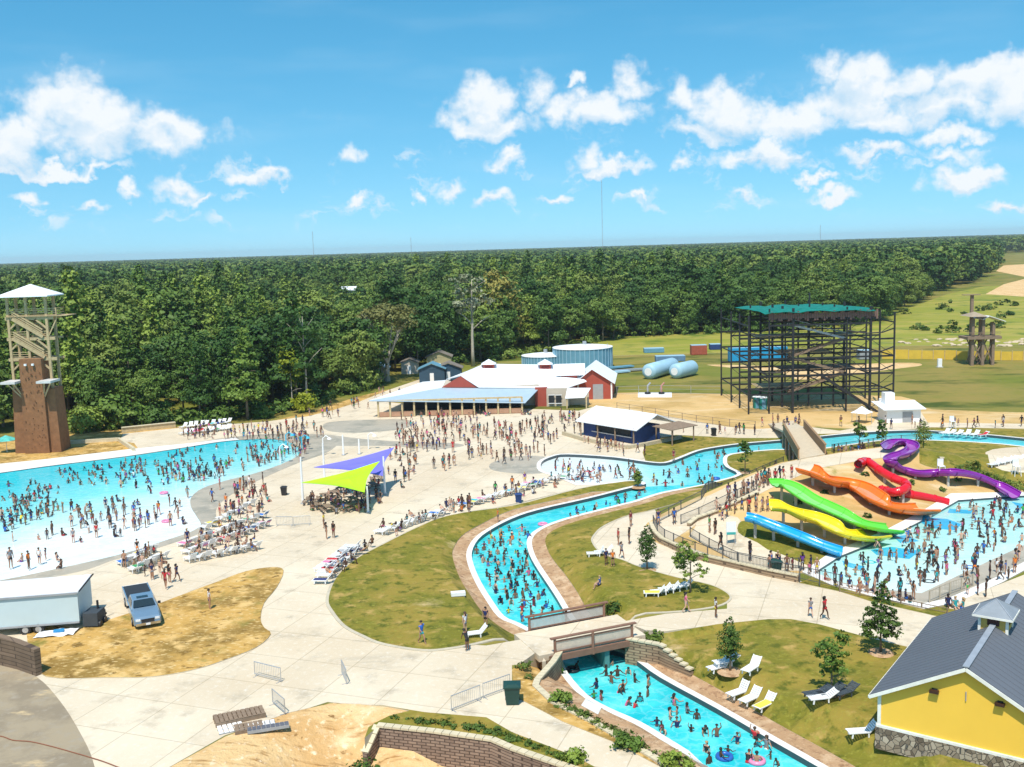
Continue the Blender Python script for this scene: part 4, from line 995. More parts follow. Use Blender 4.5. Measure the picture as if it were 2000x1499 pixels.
# ---- blue kiosk
def kiosk():
    a = P(1140,851); b = P(1243,869); t = thing('kiosk', 'navy blue snack kiosk with white pitched roof at the right of the plaza', 'kiosk', a)
    d = (b-a).normalized(); n = Vector((-d.y, d.x, 0)); L_ = (b-a).length; ze = zat(b, 836); W_ = 7.5; zr = ze+1.7
    pts = lambda s, w, z: a+d*s+n*w+Vector((0,0,z))
    m = MB(); m.slab([pts(0,0,ze-.1),pts(L_,0,ze-.1),pts(L_,W_*.7,ze-.1),pts(0,W_*.7,ze-.1)], ze-.15); m.build('wall', C_NAVY, t)
    m = MB(); e = .9; m.slab([pts(-e,-e,ze-.15),pts(L_+e,-e,ze-.15),pts(L_+e,W_/2,zr),pts(-e,W_/2,zr)], .14); m.slab([pts(L_+e,W_+e,ze-.15),pts(-e,W_+e,ze-.15),pts(-e,W_/2,zr),pts(L_+e,W_/2,zr)], .14); m.build('roof', C_WHITEROOF, t)
    m = MB(); m.slab([pts(L_*.25,-.12,2.3),pts(L_*.9,-.12,2.3),pts(L_*.9,-.02,2.3),pts(L_*.25,-.02,2.3)], 1.2); m.build('serving_hatch', C_DARK, t)
    m = MB(); m.slab([pts(L_*.2,-.5,1.08),pts(L_*.95,-.5,1.08),pts(L_*.95,-.0,1.08),pts(L_*.2,-.0,1.08)], .08); m.build('counter', C_STEEL, t)
    for s, w in ((0,-.6),(L_*.33,-.6),(L_*.66,-.6),(L_,-.6),(L_+.6,W_*.5),(L_+.6,W_)): m = MB(); m.beam(pts(s,w,0), pts(s,w,ze), .2); m.build('post', C_GREYW, t)
    m = MB(); m.slab([pts(L_+1.2,W_*.3,2.7),pts(L_+5,W_*.3,2.5),pts(L_+5,W_*1.1,2.5),pts(L_+1.2,W_*1.1,2.7)], .1); m.build('side_pergola', C_GREYW, t)
    for s, w in ((L_+4.8,W_*.35),(L_+4.8,W_)): m = MB(); m.beam(pts(s,w,0), pts(s,w,2.5), .18); m.build('post', C_GREYW, t)
    # low planter wall round it
    pp = [P(1100,850),P(1140,862),P(1190,872),P(1225,878),P(1262,872),P(1330,858)]
    w = thing('garden_wall', 'low pale stone planter wall curving round the navy kiosk', 'wall', pp[0]); m = MB()
    for u, v in zip(pp, pp[1:]): m.beam(u+Vector((0,0,.3)), v+Vector((0,0,.3)), .5, .6)
    m.build('stone_course', mat('pale_stone', (.50,.42,.28), .9, .25, 4), w)
kiosk()

# ---- tanks behind
def tank(px, py, rpx, ytop, label):
    b = P(px, py); r = rpx*(b.y/2000); h = zat(b, ytop); t = thing('water_tank', label, 'tank', b); b.y += r*.6;
    m = MB(); m.lathe(b, [(r,0),(r,h)], 40); m.build('shell', C_TANK2, t)
    m = MB()
    for k in range(40): a = k*6.283/40; m.box((b.x+math.cos(a)*(r+.05), b.y+math.sin(a)*(r+.05), h/2), (.12,.12,h), a)
    m.build('ribs', C_TANK, t)
    m = MB(); m.lathe(b+Vector((0,0,h)), [(r+.15,0),(r+.15,.12),(r*.5,.5),(.3,.7)], 40); m.build('lid', C_WHITEROOF, t)
    m = MB(); m.cyl(b+Vector((.5,0,h+.6)), .5, .9, 12); m.box((b.x+r*.8, b.y-r*.5, h+.7), (.08,.08,1.2)); m.build('vent', C_STEEL, t)
tank(1141,722,59,682,'large round blue water tank right behind the restaurant'); tank(1063,722,43,697,'smaller round blue water tank with pale lid behind the restaurant roof')
def silo(p0, p1, r, label):
    t = thing('silo', label, 'tank', (p0[0], p0[1], 0)); m = MB(); a = Vector(p0); b = Vector(p1); d = (b-a).normalized()
    pts = [a, a+d*.25, a+d*.6, b-d*1.2, b-d*.4, b]; m.tube(pts, [r*.55, r*.85, r, r, r*.75, r*.35], 20); m.build('shell', C_TANK, t, True)
    m = MB(); m.tube([a-d*.03, a+d*.05], [r*.5, r*.5], 16); m.build('end_cap', C_WHITE, t)
    for k in (.25, .75):
        c = a.lerp(b, k); m = MB(); m.box((c.x, c.y, .3), (.5, r*1.5, .6)); m.build('cradle', C_GREYW, t)
p = P(1266,742); q = P(1318,731); silo((p.x,p.y,1.75), (q.x+.5,q.y+4,1.75), 1.75, 'blue silo lying on its side, the left one of the two, white end cap')
p = P(1312,741); q = P(1358,735); silo((p.x+.6,p.y,1.7), (q.x+.3,q.y+3,1.7), 1.7, 'blue silo lying on its side, the right one of the two')
def container(px, py, ytop, w, d, m_, label, rz=0):
    b = P(px, py); h = zat(b, ytop); t = thing('shipping_container', label, 'container', b, 'containers stored on the grass'); m = MB(); m.box((b.x,b.y+d/2,h/2+.1), (w,d,h), rz); m.build('body', m_, t)
    m = MB(); n = int(w/.6)
    for k in range(n): m.box((b.x-w/2+.3+k*w/n, b.y-.04, h/2+.1), (.16,.1,h*.88), 0)
    m.build('ribs', m_, t); m = MB(); m.box((b.x, b.y+d/2, h+.14), (w*.99,d*.98,.1)); m.build('lid', C_TANK, t)
container(1482,706,680,14.5,2.6,mat('bright_blue_steel',(.02,.30,.55),.5,.12),'long bright blue container behind the steel slide frame'); container(1366,694,676,4.2,2.5,mat('rusty_red_steel',(.36,.09,.05),.8,.2),'rusty red container on the grass behind the lying silos')
container(1278,690,682,5.5,2.5,C_TANK2,'low blue-grey container beyond the lying silos, far left one'); container(1310,707,697,7.5,2.5,mat('slate_blue',(.12,.22,.34),.6,.2),'flat slate blue container just behind the lying silos'); container(1398,684,674,3.0,2.5,C_NAVY,'small dark blue container right of the rusty red one')
container(1690,703,686,2.8,2.4,C_GREY,'small grey container by the left end of the yellow barrier')
def pipes():
    for i, (a, b) in enumerate([((1190,722),(1235,718)),((1200,728),(1262,724)),((1180,732),(1228,728))]):
        p = P(*a); q = P(*b); t = thing('long_panel', ['blue-grey roof panel lying nearest the big water tank','long steel panel lying in the grass right of the barn roof','pale panel lying close behind the red barn'][i], 'panel', p); m = MB(); m.beam(p+Vector((0,0,.4)), q+Vector((0,0,.4)), 1.8, .35); m.build('sheet', [C_TANK2, C_STEEL, C_TANK][i], t); m = MB(); m.beam(p+Vector((1,0,.1)), p+Vector((1,.1,.1)), .3, .2); m.build('bearer', C_GREYW, t)
pipes()
# huts
def hut(px, py, w, h, m_, mr, label, d=4, rz=0):
    b = P(px, py); t = thing('hut', label, 'hut', b); m = MB(); m.box((b.x,b.y+d/2,h/2), (w,d,h)); m.build('wall', m_, t)
    m = MB(); e = .4; y0, y1 = b.y-e, b.y+d+e; x0, x1 = b.x-w/2-e, b.x+w/2+e; zr = h+w*.22
    m.add([(x0,y0,h-.1),(b.x,y0,zr),(x1,y0,h-.1),(x0,y1,h-.1),(b.x,y1,zr),(x1,y1,h-.1),(x0,y0,h+.08),(b.x,y0,zr+.18),(x1,y0,h+.08),(x0,y1,h+.08),(b.x,y1,zr+.18),(x1,y1,h+.08)], [(6,7,10,9),(7,8,11,10),(0,3,4,1),(1,4,5,2),(0,1,7,6),(1,2,8,7),(3,9,10,4),(4,10,11,5),(0,6,9,3),(2,5,11,8)]); m.build('roof', mr, t)
    m = MB(); m.add([(b.x-w/2,b.y-.02,h-.05),(b.x+w/2,b.y-.02,h-.05),(b.x,b.y-.02,zr-.1)], [(0,1,2)]); m.build('gable', m_, t)
    m = MB(); m.box((b.x, b.y-.04, 1.05), (.9,.08,2.1)); m.build('door', C_WHITE, t)
C_HUT = mat('teal_blue_siding', (.03,.07,.11), .7); C_HR = mat('grey_brown_shingles', (.20,.17,.14), .9, .2)
hut(844,747,5.8,3.0,C_HUT,C_TANK2,'teal blue hut with pale gable left of the restaurant roof'); hut(876,744,6.0,2.8,C_HUT,C_HR,'teal blue hut with brown shingle roof just behind the first hut')
hut(738,742,4.5,2.6,C_BEIGE,C_WHITEROOF,'pale cabin among the trees at the top of the sloping path'); hut(800,731,4,2.8,C_BEIGE,C_HR,'beige cabin between tree trunks above the restaurant porch')
hut(858,726,6,3.6,mat('ochre_siding',(.42,.36,.20),.8),C_HR,'ochre cabin furthest back behind the teal huts')

# ---- steel slide frame with green net
def frame():
    B0 = P(1430,800); Ya, Yb = B0.y-6, B0.y+16; t = thing('slide_tower_frame', 'large black steel slide tower frame with stairs under a torn green net', 'tower', (at(1580,800,Ya).x, Ya, 0))
    cols = [1416, 1457, 1505, 1567, 1625, 1685, 1742]; ys = [Ya, Ya+7, Ya+14, Yb+1]
    ztop = 18.3; lv = [3.4, 6.6, 9.6, 12.6, 15.4]
    X = [at(c, 800, Ya).x for c in (1462,1502,1548,1602,1652,1698,1744)]; g = random.Random(3)
    for i, x in enumerate(X):
        for j, y in enumerate(ys):
            if (i in (1, 5) and j in (1, 3)) or (i == 3 and j == 0): continue
            m = MB(); h = ztop+(2.2 if i in (3,5) and j == 1 else 0)-(1.2 if i in (0,6) else 0); m.beam((x,y,0),(x,y,h),.36 if i in (2,5) else .25); m.build('post', C_BLACK, t)
    for k, z in enumerate(lv):
        m = MB()
        for j, y in enumerate(ys):
            if True:
                i0, i1 = (0, 6) if k != 4 else (1, 5)
                m.beam((X[i0],y,z),(X[i1],y,z),.14,.30)
        for i, x in enumerate(X):
            if (i+k) % 2 == 0: m.beam((x,ys[0],z),(x,ys[-1],z),.12,.2)
        m.build('floor_beam', C_BLACK, t)
        m = MB()
        for i in range(6):
            for j in (0, 2): a, b = (X[i], X[i+1]) if g.random() < .5 else (X[i+1], X[i]); m.beam((a,ys[j],z),(b,ys[j],max(0,z-3.0)),.08)
        m.build('cross_brace', C_BLACK, t)
    M_ROSE = mat('purplish_brown_boards', (.17,.10,.085), .8, .2, 1)
    for k, z in enumerate(lv):
        m = MB(); i0 = (1, 2, 2, 1, 2)[k]; i1 = (3, 5, 4, 5, 5)[k]; m.box(((X[i0]+X[i1])/2, (ys[1]+ys[2])/2, z+.15), (X[i1]-X[i0], 5.4, .12)); m.build('deck', (C_WOOD,C_GREYW,C_WOOD,C_WOOD,M_ROSE)[k], t)
        m = MB()
        for zz in (.5, 1.0, 1.3): m.beam((X[i0], ys[1]+.7, z+zz), (X[i1], ys[1]+.7, z+zz), .06)
        m.build('railing', C_BLACK if k != 4 else M_ROSE, t)
        if k < 4:
            z2 = lv[k+1]; s = 1 if k % 2 == 0 else -1; a = Vector((X[3]-s*5.0, ys[0]+2, z)); b = Vector((X[3]+s*5.0, ys[0]+2, z2))
            m = MB(); m.beam(a, b, .12, .35); m.beam(a+Vector((0,1.2,0)), b+Vector((0,1.2,0)), .12, .35); m.beam(a+Vector((0,0,1)), b+Vector((0,0,1)), .07)
            for q in range(10): p = a.lerp(b, (q+.5)/10); m.box((p.x,p.y+.6,p.z+.2),(.5,1.2,.06))
            m.build('stair', C_STEEL if k == 3 else C_GREYW, t)
    a = Vector((X[5]+1, ys[0]-1.5, 0)); b = Vector((X[3], ys[0]-.5, 6.6)); m = MB(); m.beam(a, b, .16, .4); m.beam(a+Vector((0,1.2,0)), b+Vector((0,1.2,0)), .16, .4); m.beam(a+Vector((0,0,1)), b+Vector((0,0,1)), .08); m.build('stair', C_BLACK, t)
    # sagging edge rails that will carry the flumes
    for z in (14.2, 11.0, 7.8, 4.6):
        for (i0, i1) in ((0, 2), (4, 6)):
            m = MB(); a = Vector((X[i0], ys[0], z)); b = Vector((X[i1], ys[0], z+.2)); m.tube([a, a.lerp(b,.33)-Vector((0,2.0,.45)), a.lerp(b,.66)-Vector((0,2.0,.45)), b], .11, 6); m.build('flume_rail', C_BLACK, t)
    g = random.Random(8); m = MB(); nx, ny = 16, 6; vs = []; fs = []
    for j in range(ny+1):
        for i in range(nx+1):
            x = X[1]-1+(X[5]+1.5-X[1])*i/nx; y = ys[0]-1+(ys[3]-ys[0]+1)*j/ny; e = abs(i/nx-.5)*2
            vs.append((x, y, ztop-.1-.22*(1-abs(math.sin(i*math.pi/5)))-(.35 if j == 0 else 0)+g.uniform(-.05,.05)-e*.15-j*.10))
    for j in range(ny):
        for i in range(nx): k = j*(nx+1)+i; fs.append((k,k+1,k+nx+2,k+nx+1))
    m.add(vs, fs); m.add([(v[0],v[1],v[2]-.05) for v in vs], [f[::-1] for f in fs]); m.build('green_net', mat('green_mesh_fabric', (.0,.17,.13), .7, .45, 1.2), t)
    m = MB()
    for k in range(46): x = X[1]+(X[5]+1-X[1])*k/45; m.box((x, ys[0]-.2, ztop-1.35), (.34,.06,1.2+.5*math.sin(k*1.7)))
    m.build('hanging_dark_screen', M_ROSE, t)
    # things at its foot
    for i, (px, py, mm, nm, lb) in enumerate([(1478,798,mat('green_plastic',(.0,.20,.15),.5),'portable_toilet','teal green portable toilet at the foot of the slide frame, left one'),(1490,800,mat('green_plastic',(.0,.20,.15),.5),'portable_toilet','teal green portable toilet at the foot of the slide frame, right one')]):
        b = P(px,py); q = thing(nm, lb, 'toilet', b); m = MB(); m.box(b+Vector((0,0,1.05)), (1.15,1.15,2.1)); m.build('cabin', mm, q); m = MB(); m.lathe(b+Vector((0,0,2.1)), [(.8,0),(.7,.15),(.2,.25)], 8); m.build('roof', C_WHITE, q); m = MB(); m.box(b+Vector((0,-.6,1.0)), (.7,.06,1.8)); m.build('door', C_TANK2, q)
frame()

# ---- zip line tower
def ziptower():
    B = P(1916,714); t = thing('zip_line_tower', 'timber zip line tower with two small roofs standing before the yellow barrier', 'tower', B); s = B.y/2000
    def X(px): return at(px, 714, B.y).x
    zs = lambda py: zat(B, py)
    for x, dy, yb, tp in ((1898,0,712,622),(1906,3,712,578),(1918,0,714,622),(1924,3,712,622),(1938,0,710,632),(1947,3,708,632)):
        m = MB(); m.beam((X(x),B.y+dy,0),(X(x),B.y+dy,zs(tp)),.62); m.build('post', C_GREYW, t)
    m = MB(); m.box((X(1918),B.y+1.5,zs(660)),(X(1950)-X(1884),5.0,.6)); m.build('deck', C_GREYW, t)
    m = MB()
    for s_ in (0,3):
        for x0,x1 in ((1898,1918),(1918,1938)): m.beam((X(x0),B.y+s_,.4),(X(x1),B.y+s_,zs(664)),.22); m.beam((X(x1),B.y+s_,.4),(X(x0),B.y+s_,zs(664)),.22)
    m.build('cross_brace', C_GREYW, t)
    m = MB()
    for z in (.5,1.0,1.3): m.beam((X(1884),B.y-.7,zs(660)+z),(X(1950),B.y-.7,zs(660)+z),.1)
    m.build('railing', C_GREYW, t)
    m = MB()
    for k in range(8): m.beam((X(1908)+.2,B.y+.6,k*.9+.2),(X(1918)-.2,B.y+.6,k*.9+.9),.12)
    m.build('stair', C_GREYW, t)
    z = zs(618); m = MB(); a = X(1888); b = X(1922); m.add([(a,B.y-1.5,z),(b,B.y-1.5,z),(b,B.y+4.5,z),(a,B.y+4.5,z),((a+b)/2,B.y+1.5,z+1.0)], [(3,2,1,0),(0,1,4),(1,2,4),(2,3,4),(3,0,4)]); m.build('brown_roof', mat('thatch_brown', (.34,.27,.19), .9), t)
    z = zs(628); m = MB(); a = X(1926); b = X(1956); m.slab([(a,B.y-1,z+1.3),(b,B.y-1.5,z),(b,B.y+4.5,z),(a,B.y+4.5,z+1.3)], .12); m.slab([(a-1.4,B.y-1,z+.5),(a,B.y-1,z+1.3),(a,B.y+4.5,z+1.3),(a-1.4,B.y+4.5,z+.5)], .12); m.build('white_roof', C_WHITEROOF, t)
    m = MB(); z = zs(577); m.box((X(1904),B.y+3,z),(X(1918)-X(1886),1.5,.15)); m.build('mast_platform', C_GREYW, t)
    b = P(1835,718); q = thing('white_post', 'white marker post alone on the grass left of the timber tower', 'post', b); m = MB(); m.box(b+Vector((0,0,1)),(.9,.6,2)); m.build('panel', C_WHITE, q); m = MB(); m.box(b+Vector((0,0,.1)),(1.3,1,.2)); m.build('foot', C_KERB2, q)
C_KERB2 = mat('grey_concrete', (.45,.42,.37), .85)
ziptower()
def yellow_barrier():
    pts = [P(1722,702), P(1800,702), P(1890,704), P(2020,705), P(2150,707)]
    t = thing('barrier_fence', 'long yellow barrier fence across the far field behind the timber tower', 'fence', pts[0]); cy = mat('yellow_sheeting', (.62,.42,.05), .7, .12, .5)
    k = 0
    for a, b in zip(pts, pts[1:]):
        n = max(1, int((b-a).length/2.4))
        for i in range(n):
            p = a.lerp(b, i/n); q = a.lerp(b, (i+1)/n); h = 2.25+.12*math.sin(k*1.7); k += 1
            m = MB(); m.add([up_(p,.05),up_(q,.05),up_(q,h),up_(p,h),up_(p,.05)+Vector((0,.06,0)),up_(q,.05)+Vector((0,.06,0)),up_(q,h)+Vector((0,.06,0)),up_(p,h)+Vector((0,.06,0))], [(0,1,2,3),(7,6,5,4),(3,2,6,7),(0,3,7,4),(1,5,6,2)]); m.build('panel', cy, t)
    m = MB()
    for a, b in zip(pts, pts[1:]):
        n = max(1, int((b-a).length/2.4))
        for i in range(n): m.beam(a.lerp(b,i/n)-Vector((0,.12,0)), up_(a.lerp(b,i/n),2.4)-Vector((0,.12,0)), .12)
    m.build('uprights', C_WOOD, t)
yellow_barrier()
def rock_mesh(g):
    bm = bmesh.new(); bmesh.ops.create_icosphere(bm, subdivisions=2, radius=1)
    for v in bm.verts: v.co *= g.uniform(.75, 1.15); v.co.z *= .65
    me = bpy.data.meshes.new('rock'); bm.to_mesh(me); bm.free(); me.materials.append(mat('pale_boulder', (.50,.40,.27), .9, .25, 3)); return me
g = random.Random(17); RK = [rock_mesh(g) for _ in range(4)]
for i in range(34):
    px = g.uniform(1755,2000); py = 668+g.uniform(-6,9); b = P(px,py); o = mk('boulder', g.choice(RK)); o.location = b; s = g.uniform(.4,1.2); o.scale = (s*1.3,s,s*.8); o.rotation_euler = (0,0,g.random()*6)
    tag(o, 'pale boulder in the scattered line of rocks above the yellow barrier', 'rock', 'boulders above the yellow barrier')

# ---- radio masts on the horizon
def mast(px, ytop, Y, w, label):
    b = at(px, 486, Y); b.z = 0; h = zat(b, ytop) if False else 30+(484-29*(px-1000)/1000*0-ytop)/2000*Y
    h = at(px, ytop, Y).z; t = thing('radio_mast', label, 'mast', (b.x, Y, 0)); m = MB()
    for k in range(3): a = k*2.094; m.beam((b.x+math.cos(a)*w,Y+math.sin(a)*w,0),(b.x+math.cos(a)*w,Y+math.sin(a)*w,h),w*.25)
    n = 24
    for i in range(n):
        for k in range(3): a = k*2.094; c = a+2.094; m.beam((b.x+math.cos(a)*w,Y+math.sin(a)*w,h*i/n),(b.x+math.cos(c)*w,Y+math.sin(c)*w,h*(i+1)/n),w*.14)
    m.build('lattice', C_GREY, t)
mast(1177,352,2600,1.1,'tallest thin lattice mast on the horizon above the restaurant'); mast(612,452,2600,.9,'small lattice mast on the horizon left of centre'); mast(803,464,2600,.9,'faint short lattice mast between the other two on the horizon'); mast(1602,440,2600,.8,'faintest lattice mast on the horizon at right')
b = P(680, 720);
o = thing('far_shed', 'tiny white shed roof showing between far treetops left of centre', 'shed', at(680,566,420)*1.0); c = at(680,566,420); m = MB(); m.slab([c+Vector((-3.4,-3,0)),c+Vector((3.4,-3,0)),c+Vector((3.2,3,1.2)),c+Vector((-3.2,3,1.2))], .3); m.build('roof', C_WHITEROOF, o); m = MB(); m.box((c.x,c.y,c.z/2-.3),(6,5,c.z-.5)); m.build('wall', C_BEIGE, o)

# ---- slides
def u_section(w, d, lanes):
    pts = []; n = 14
    for i in range(n+1):
        a = -1+2*i/n; z = d*abs(a)**3.2
        if lanes > 1: z += .10*max(0, math.cos(a*math.pi*lanes))**6*(1 if abs(a) < .8 else 0)
        pts.append((a*w/2, z))
    return pts
def flume(name, label, px, z0, z1, w, d, col, lanes=1, tube=False, bumps=0.0, supports=6):
    n0 = len(px); pts = catmull([(float(x), float(y)) for x, y in px], 6); L = [0]
    for i in range(1, len(pts)): L.append(L[-1]+math.hypot(pts[i][0]-pts[i-1][0], (pts[i][1]-pts[i-1][1])*1.5))
    W_ = []
    for (x, y), l in zip(pts, L):
        t = l/L[-1]; z = z0+(z1-z0)*t + bumps*math.sin(t*math.pi*4)*(1-t)*.35
        q = P(x, y, z); hg = H(q.x, q.y)
        W_.append(P(x, y, max(z, hg+.15)))
    t = thing(name, label, 'water slide', up_(W_[0], 0)); m_ = mat(name+'_'+col[0], col[1], .22, .06, .6, 0, 0, .4)
    m = MB(); n = len(W_)
    if tube:
        m.tube(W_, [w/2]*n, 14, False); m.tube(W_, [w/2-.05]*n, 14, False); m.build('tube', m_, t, True, False)
        for k in range(3, n-2, 7):
            m = MB(); dd = (W_[k+1]-W_[k]).normalized(); m.tube([W_[k]-dd*.05, W_[k]+dd*.05], w/2+.06, 14); m.build('flange', m_, t, False)
    else:
        sm_ = 7 if w > 1.8 else 2
        sec = u_section(w, d, lanes); th = .06; S = len(sec); vs = [];
        for k, p in enumerate(W_):
            dd = (W_[min(n-1,k+sm_)]-W_[max(0,k-sm_)]); dd.z = 0; dd.normalize(); sx = Vector((dd.y, -dd.x, 0))
            fl = 1+.18*max(0, (k/n-.8)/.2)
            vs += [p+sx*(a*fl)+Vector((0,0,z)) for a, z in sec]
        for k, p in enumerate(W_):
            dd = (W_[min(n-1,k+sm_)]-W_[max(0,k-sm_)]); dd.z = 0; dd.normalize(); sx = Vector((dd.y, -dd.x, 0)); fl = 1+.18*max(0, (k/n-.8)/.2)
            vs += [p+sx*(a*fl*1.06)+Vector((0,0,z-th-.02)) for a, z in sec]
        fs = []
        for k in range(n-1):
            for i in range(S-1): a = k*S+i; fs.append((a,a+1,a+1+S,a+S)); a += n*S; fs.append((a+S,a+1+S,a+1,a))
            for e in (0, S-1): a = k*S+e; fs.append((a,a+S,a+S+n*S,a+n*S))
        m.add(vs, fs); m.build('flume', m_, t, True)
        m = MB()
        for e in (0, S-1): m.tube([vs[k*S+e] for k in range(n)], .07, 6)
        m.build('rim', m_, t, True)
        m = MB()
        for k in range(6, n-3, 8):
            for i in range(S-1): m.beam(vs[n*S+k*S+i]-Vector((0,0,.02)), vs[n*S+k*S+i+1]-Vector((0,0,.02)), .12, .08); m.beam(vs[k*S+i]+Vector((0,0,.03)), vs[k*S+i+1]+Vector((0,0,.03)), .05, .015)
        m.build('section_joints', mat(name+'_joint', [c*.55 for c in col[1]], .5, .1), t)
        # sheet of running water in the flume
        m = MB(); vv = [];
        for k in range(n): vv += [vs[k*S+i]+Vector((0,0,.025)) for i in range(3, S-3)]
        q = S-6; m.add(vv, [(k*q+i, k*q+i+1, (k+1)*q+i+1, (k+1)*q+i) for k in range(n-1) for i in range(q-1)]); m.build('running_water', mat('water_film_'+name, [c*.85+.12 for c in col[1]], .06, .1, 2), t, True)
    for j in range(supports):
        k = int(n*(j+.8)/(supports+.6)); p = W_[k]; hg = H(p.x, p.y)
        if p.z-hg > .35: m = MB(); m.beam((p.x,p.y,hg-.1),(p.x,p.y,p.z-(w/2 if tube else .05)),.24); m.build('support', mat('support_concrete', (.50,.46,.40), .8), t)
    return W_
flume('body_slide','purple open slide with a tight S bend at its top, furthest right',[(1732,878),(1745,870),(1765,869),(1780,874),(1782,883),(1768,892),(1748,898),(1738,905),(1744,914),(1765,924),(1800,931),(1840,929),(1875,929),(1910,936),(1940,949),(1962,962),(1981,973)],4.6,.25,1.45,.6,('purple',(.27,.02,.34)),1,False,.0,9)
flume('tube_slide','red enclosed tube slide with a sharp bend, left of the purple one',[(1676,907),(1688,901),(1700,905),(1720,920),(1745,934),(1764,942),(1772,949),(1764,957),(1745,962),(1727,958),(1722,957),(1745,963),(1775,966),(1810,972),(1852,982)],4.4,.35,.95,.5,('red',(.66,.012,.02)),1,True,0,7)
flume('wave_slide','wide orange wavy slide between the green and the red ones',[(1572,924),(1592,930),(1625,947),(1650,951),(1680,961),(1710,980),(1742,997),(1775,1003),(1812,1003)],4.2,.25,2.9,.75,('orange',(.80,.17,.012)),1,False,.8,6)
flume('double_slide','bright green two-lane slide between the yellow and the orange ones',[(1512,950),(1530,951),(1550,960),(1580,980),(1605,992),(1640,1008),(1675,1025),(1710,1035),(1748,1040)],4.1,.22,2.6,.5,('green',(.13,.62,.05)),2,False,.4,6)
flume('wide_slide','wide bright yellow slide between the blue and the green ones',[(1505,995),(1530,998),(1560,1012),(1595,1021),(1625,1035),(1655,1049),(1685,1055),(1712,1052)],3.4,.22,2.9,.65,('yellow',(.84,.66,.015)),1,False,.6,5)
flume('straight_slide','narrow blue slide, lowest and nearest of the six',[(1456,1016),(1475,1020),(1500,1030),(1535,1044),(1570,1058),(1605,1072),(1643,1085)],2.6,.22,1.9,.5,('blue',(.01,.33,.66)),1,False,.2,4)

# ---- shade sails
def sail(label, corners, col, posts, sag=.35):
    t = thing('shade_sail', label, 'shade sail', up_(P(*corners[0][:2], corners[0][2]), 0)); c = [P(x, y, z) for x, y, z in corners]; m = MB(); n = 12; cen = sum(c, Vector())/len(c)
    ring = []
    for i in range(len(c)):
        a, b = c[i], c[(i+1) % len(c)]
        for k in range(n): s = k/n; p = a.lerp(b, s); p = p.lerp(cen, sag*.55*math.sin(math.pi*s)); ring.append(p)
    vs = []; R_ = len(ring); K = 6
    for j in range(K+1):
        f = j/K
        for p in ring: q = cen.lerp(p, f); q.z -= .25*(1-f)**.5*0+.2*math.sin(math.pi*f); vs.append(q)
    fs = [(j*R_+i, j*R_+(i+1) % R_, (j+1)*R_+(i+1) % R_, (j+1)*R_+i) for j in range(K) for i in range(R_)]
    m.add(vs, fs); m.add([v-Vector((0,0,.03)) for v in vs], [f[::-1] for f in fs]); m.build('fabric', mat('sail_'+col[0], col[1], .6, .05, .5), t, True, False)
    for (px, py, yt) in posts:
        b = P(px, py); h = zat(b, yt); m = MB(); m.tube([b, b+Vector((0,0,h))], [.15,.11], 10); m.build('mast', C_WHITE, t); m = MB(); m.cyl(b, .3, .15, 10); m.build('base_plate', C_STEEL, t)
sail('bright lime green shade sail, in front of the purple one', [(588,943,3.4),(742,901,4.6),(712,962,3.0)], ('lime',(.42,.80,.01)), [(719,1002,950),(592,985,893),(752,966,892)])
sail('purple-blue shade sail behind the lime green one', [(612,913,3.8),(770,874,4.8),(748,930,3.0)], ('violet',(.17,.16,.66)), [(634,938,866),(671,890,850),(702,888,858)], .30)
C_SAIL3 = mat('sail_white', (.8,.82,.84), .6)

# ---- crowd barriers
def barrier(a, b, h, label, cat='barrier', hz=1.1):
    p = P(*a); q = P(*b); t = thing('crowd_barrier', label, cat, p); r = .022; u = Vector((0,0,hz)); d = (q-p); n = int(d.length/.16)
    m = MB(); m.tube([p+Vector((0,0,.15)),p+u,q+u,q+Vector((0,0,.15))], r*1.5, 6); m.beam(p+Vector((0,0,.2)), q+Vector((0,0,.2)), .04); m.build('frame', C_STEEL, t)
    m = MB()
    for k in range(1, n): s = p+d*(k/n); m.beam(s+Vector((0,0,.2)), s+u, .018)
    m.build('bars', C_STEEL, t)
    nn = Vector((-d.y, d.x, 0)).normalized()
    for e in (p+d*.06, q-d*.06): m = MB(); m.beam(e-nn*.32+Vector((0,0,.03)), e+nn*.32+Vector((0,0,.03)), .06, .05); m.beam(e+Vector((0,0,.03)), e+Vector((0,0,.2)), .05); m.build('foot', C_STEEL, t)
barrier((498,1321),(549,1334),0,'steel crowd barrier furthest left on the wide road'); barrier((533,1376),(557,1397),0,'steel crowd barrier near the pallets, angled to the road'); barrier((668,1318),(677,1338),0,'steel crowd barrier seen end-on in the middle of the road')
barrier((882,1391),(938,1369),0,'steel crowd barrier, left one of the pair by the green bin'); barrier((944,1366),(996,1347),0,'steel crowd barrier right beside the green bin')
barrier((540,1028),(572,1028),0,'pale barrier below the shade sails, left of two'); barrier((574,1028),(606,1026),0,'pale barrier below the shade sails, right of two')

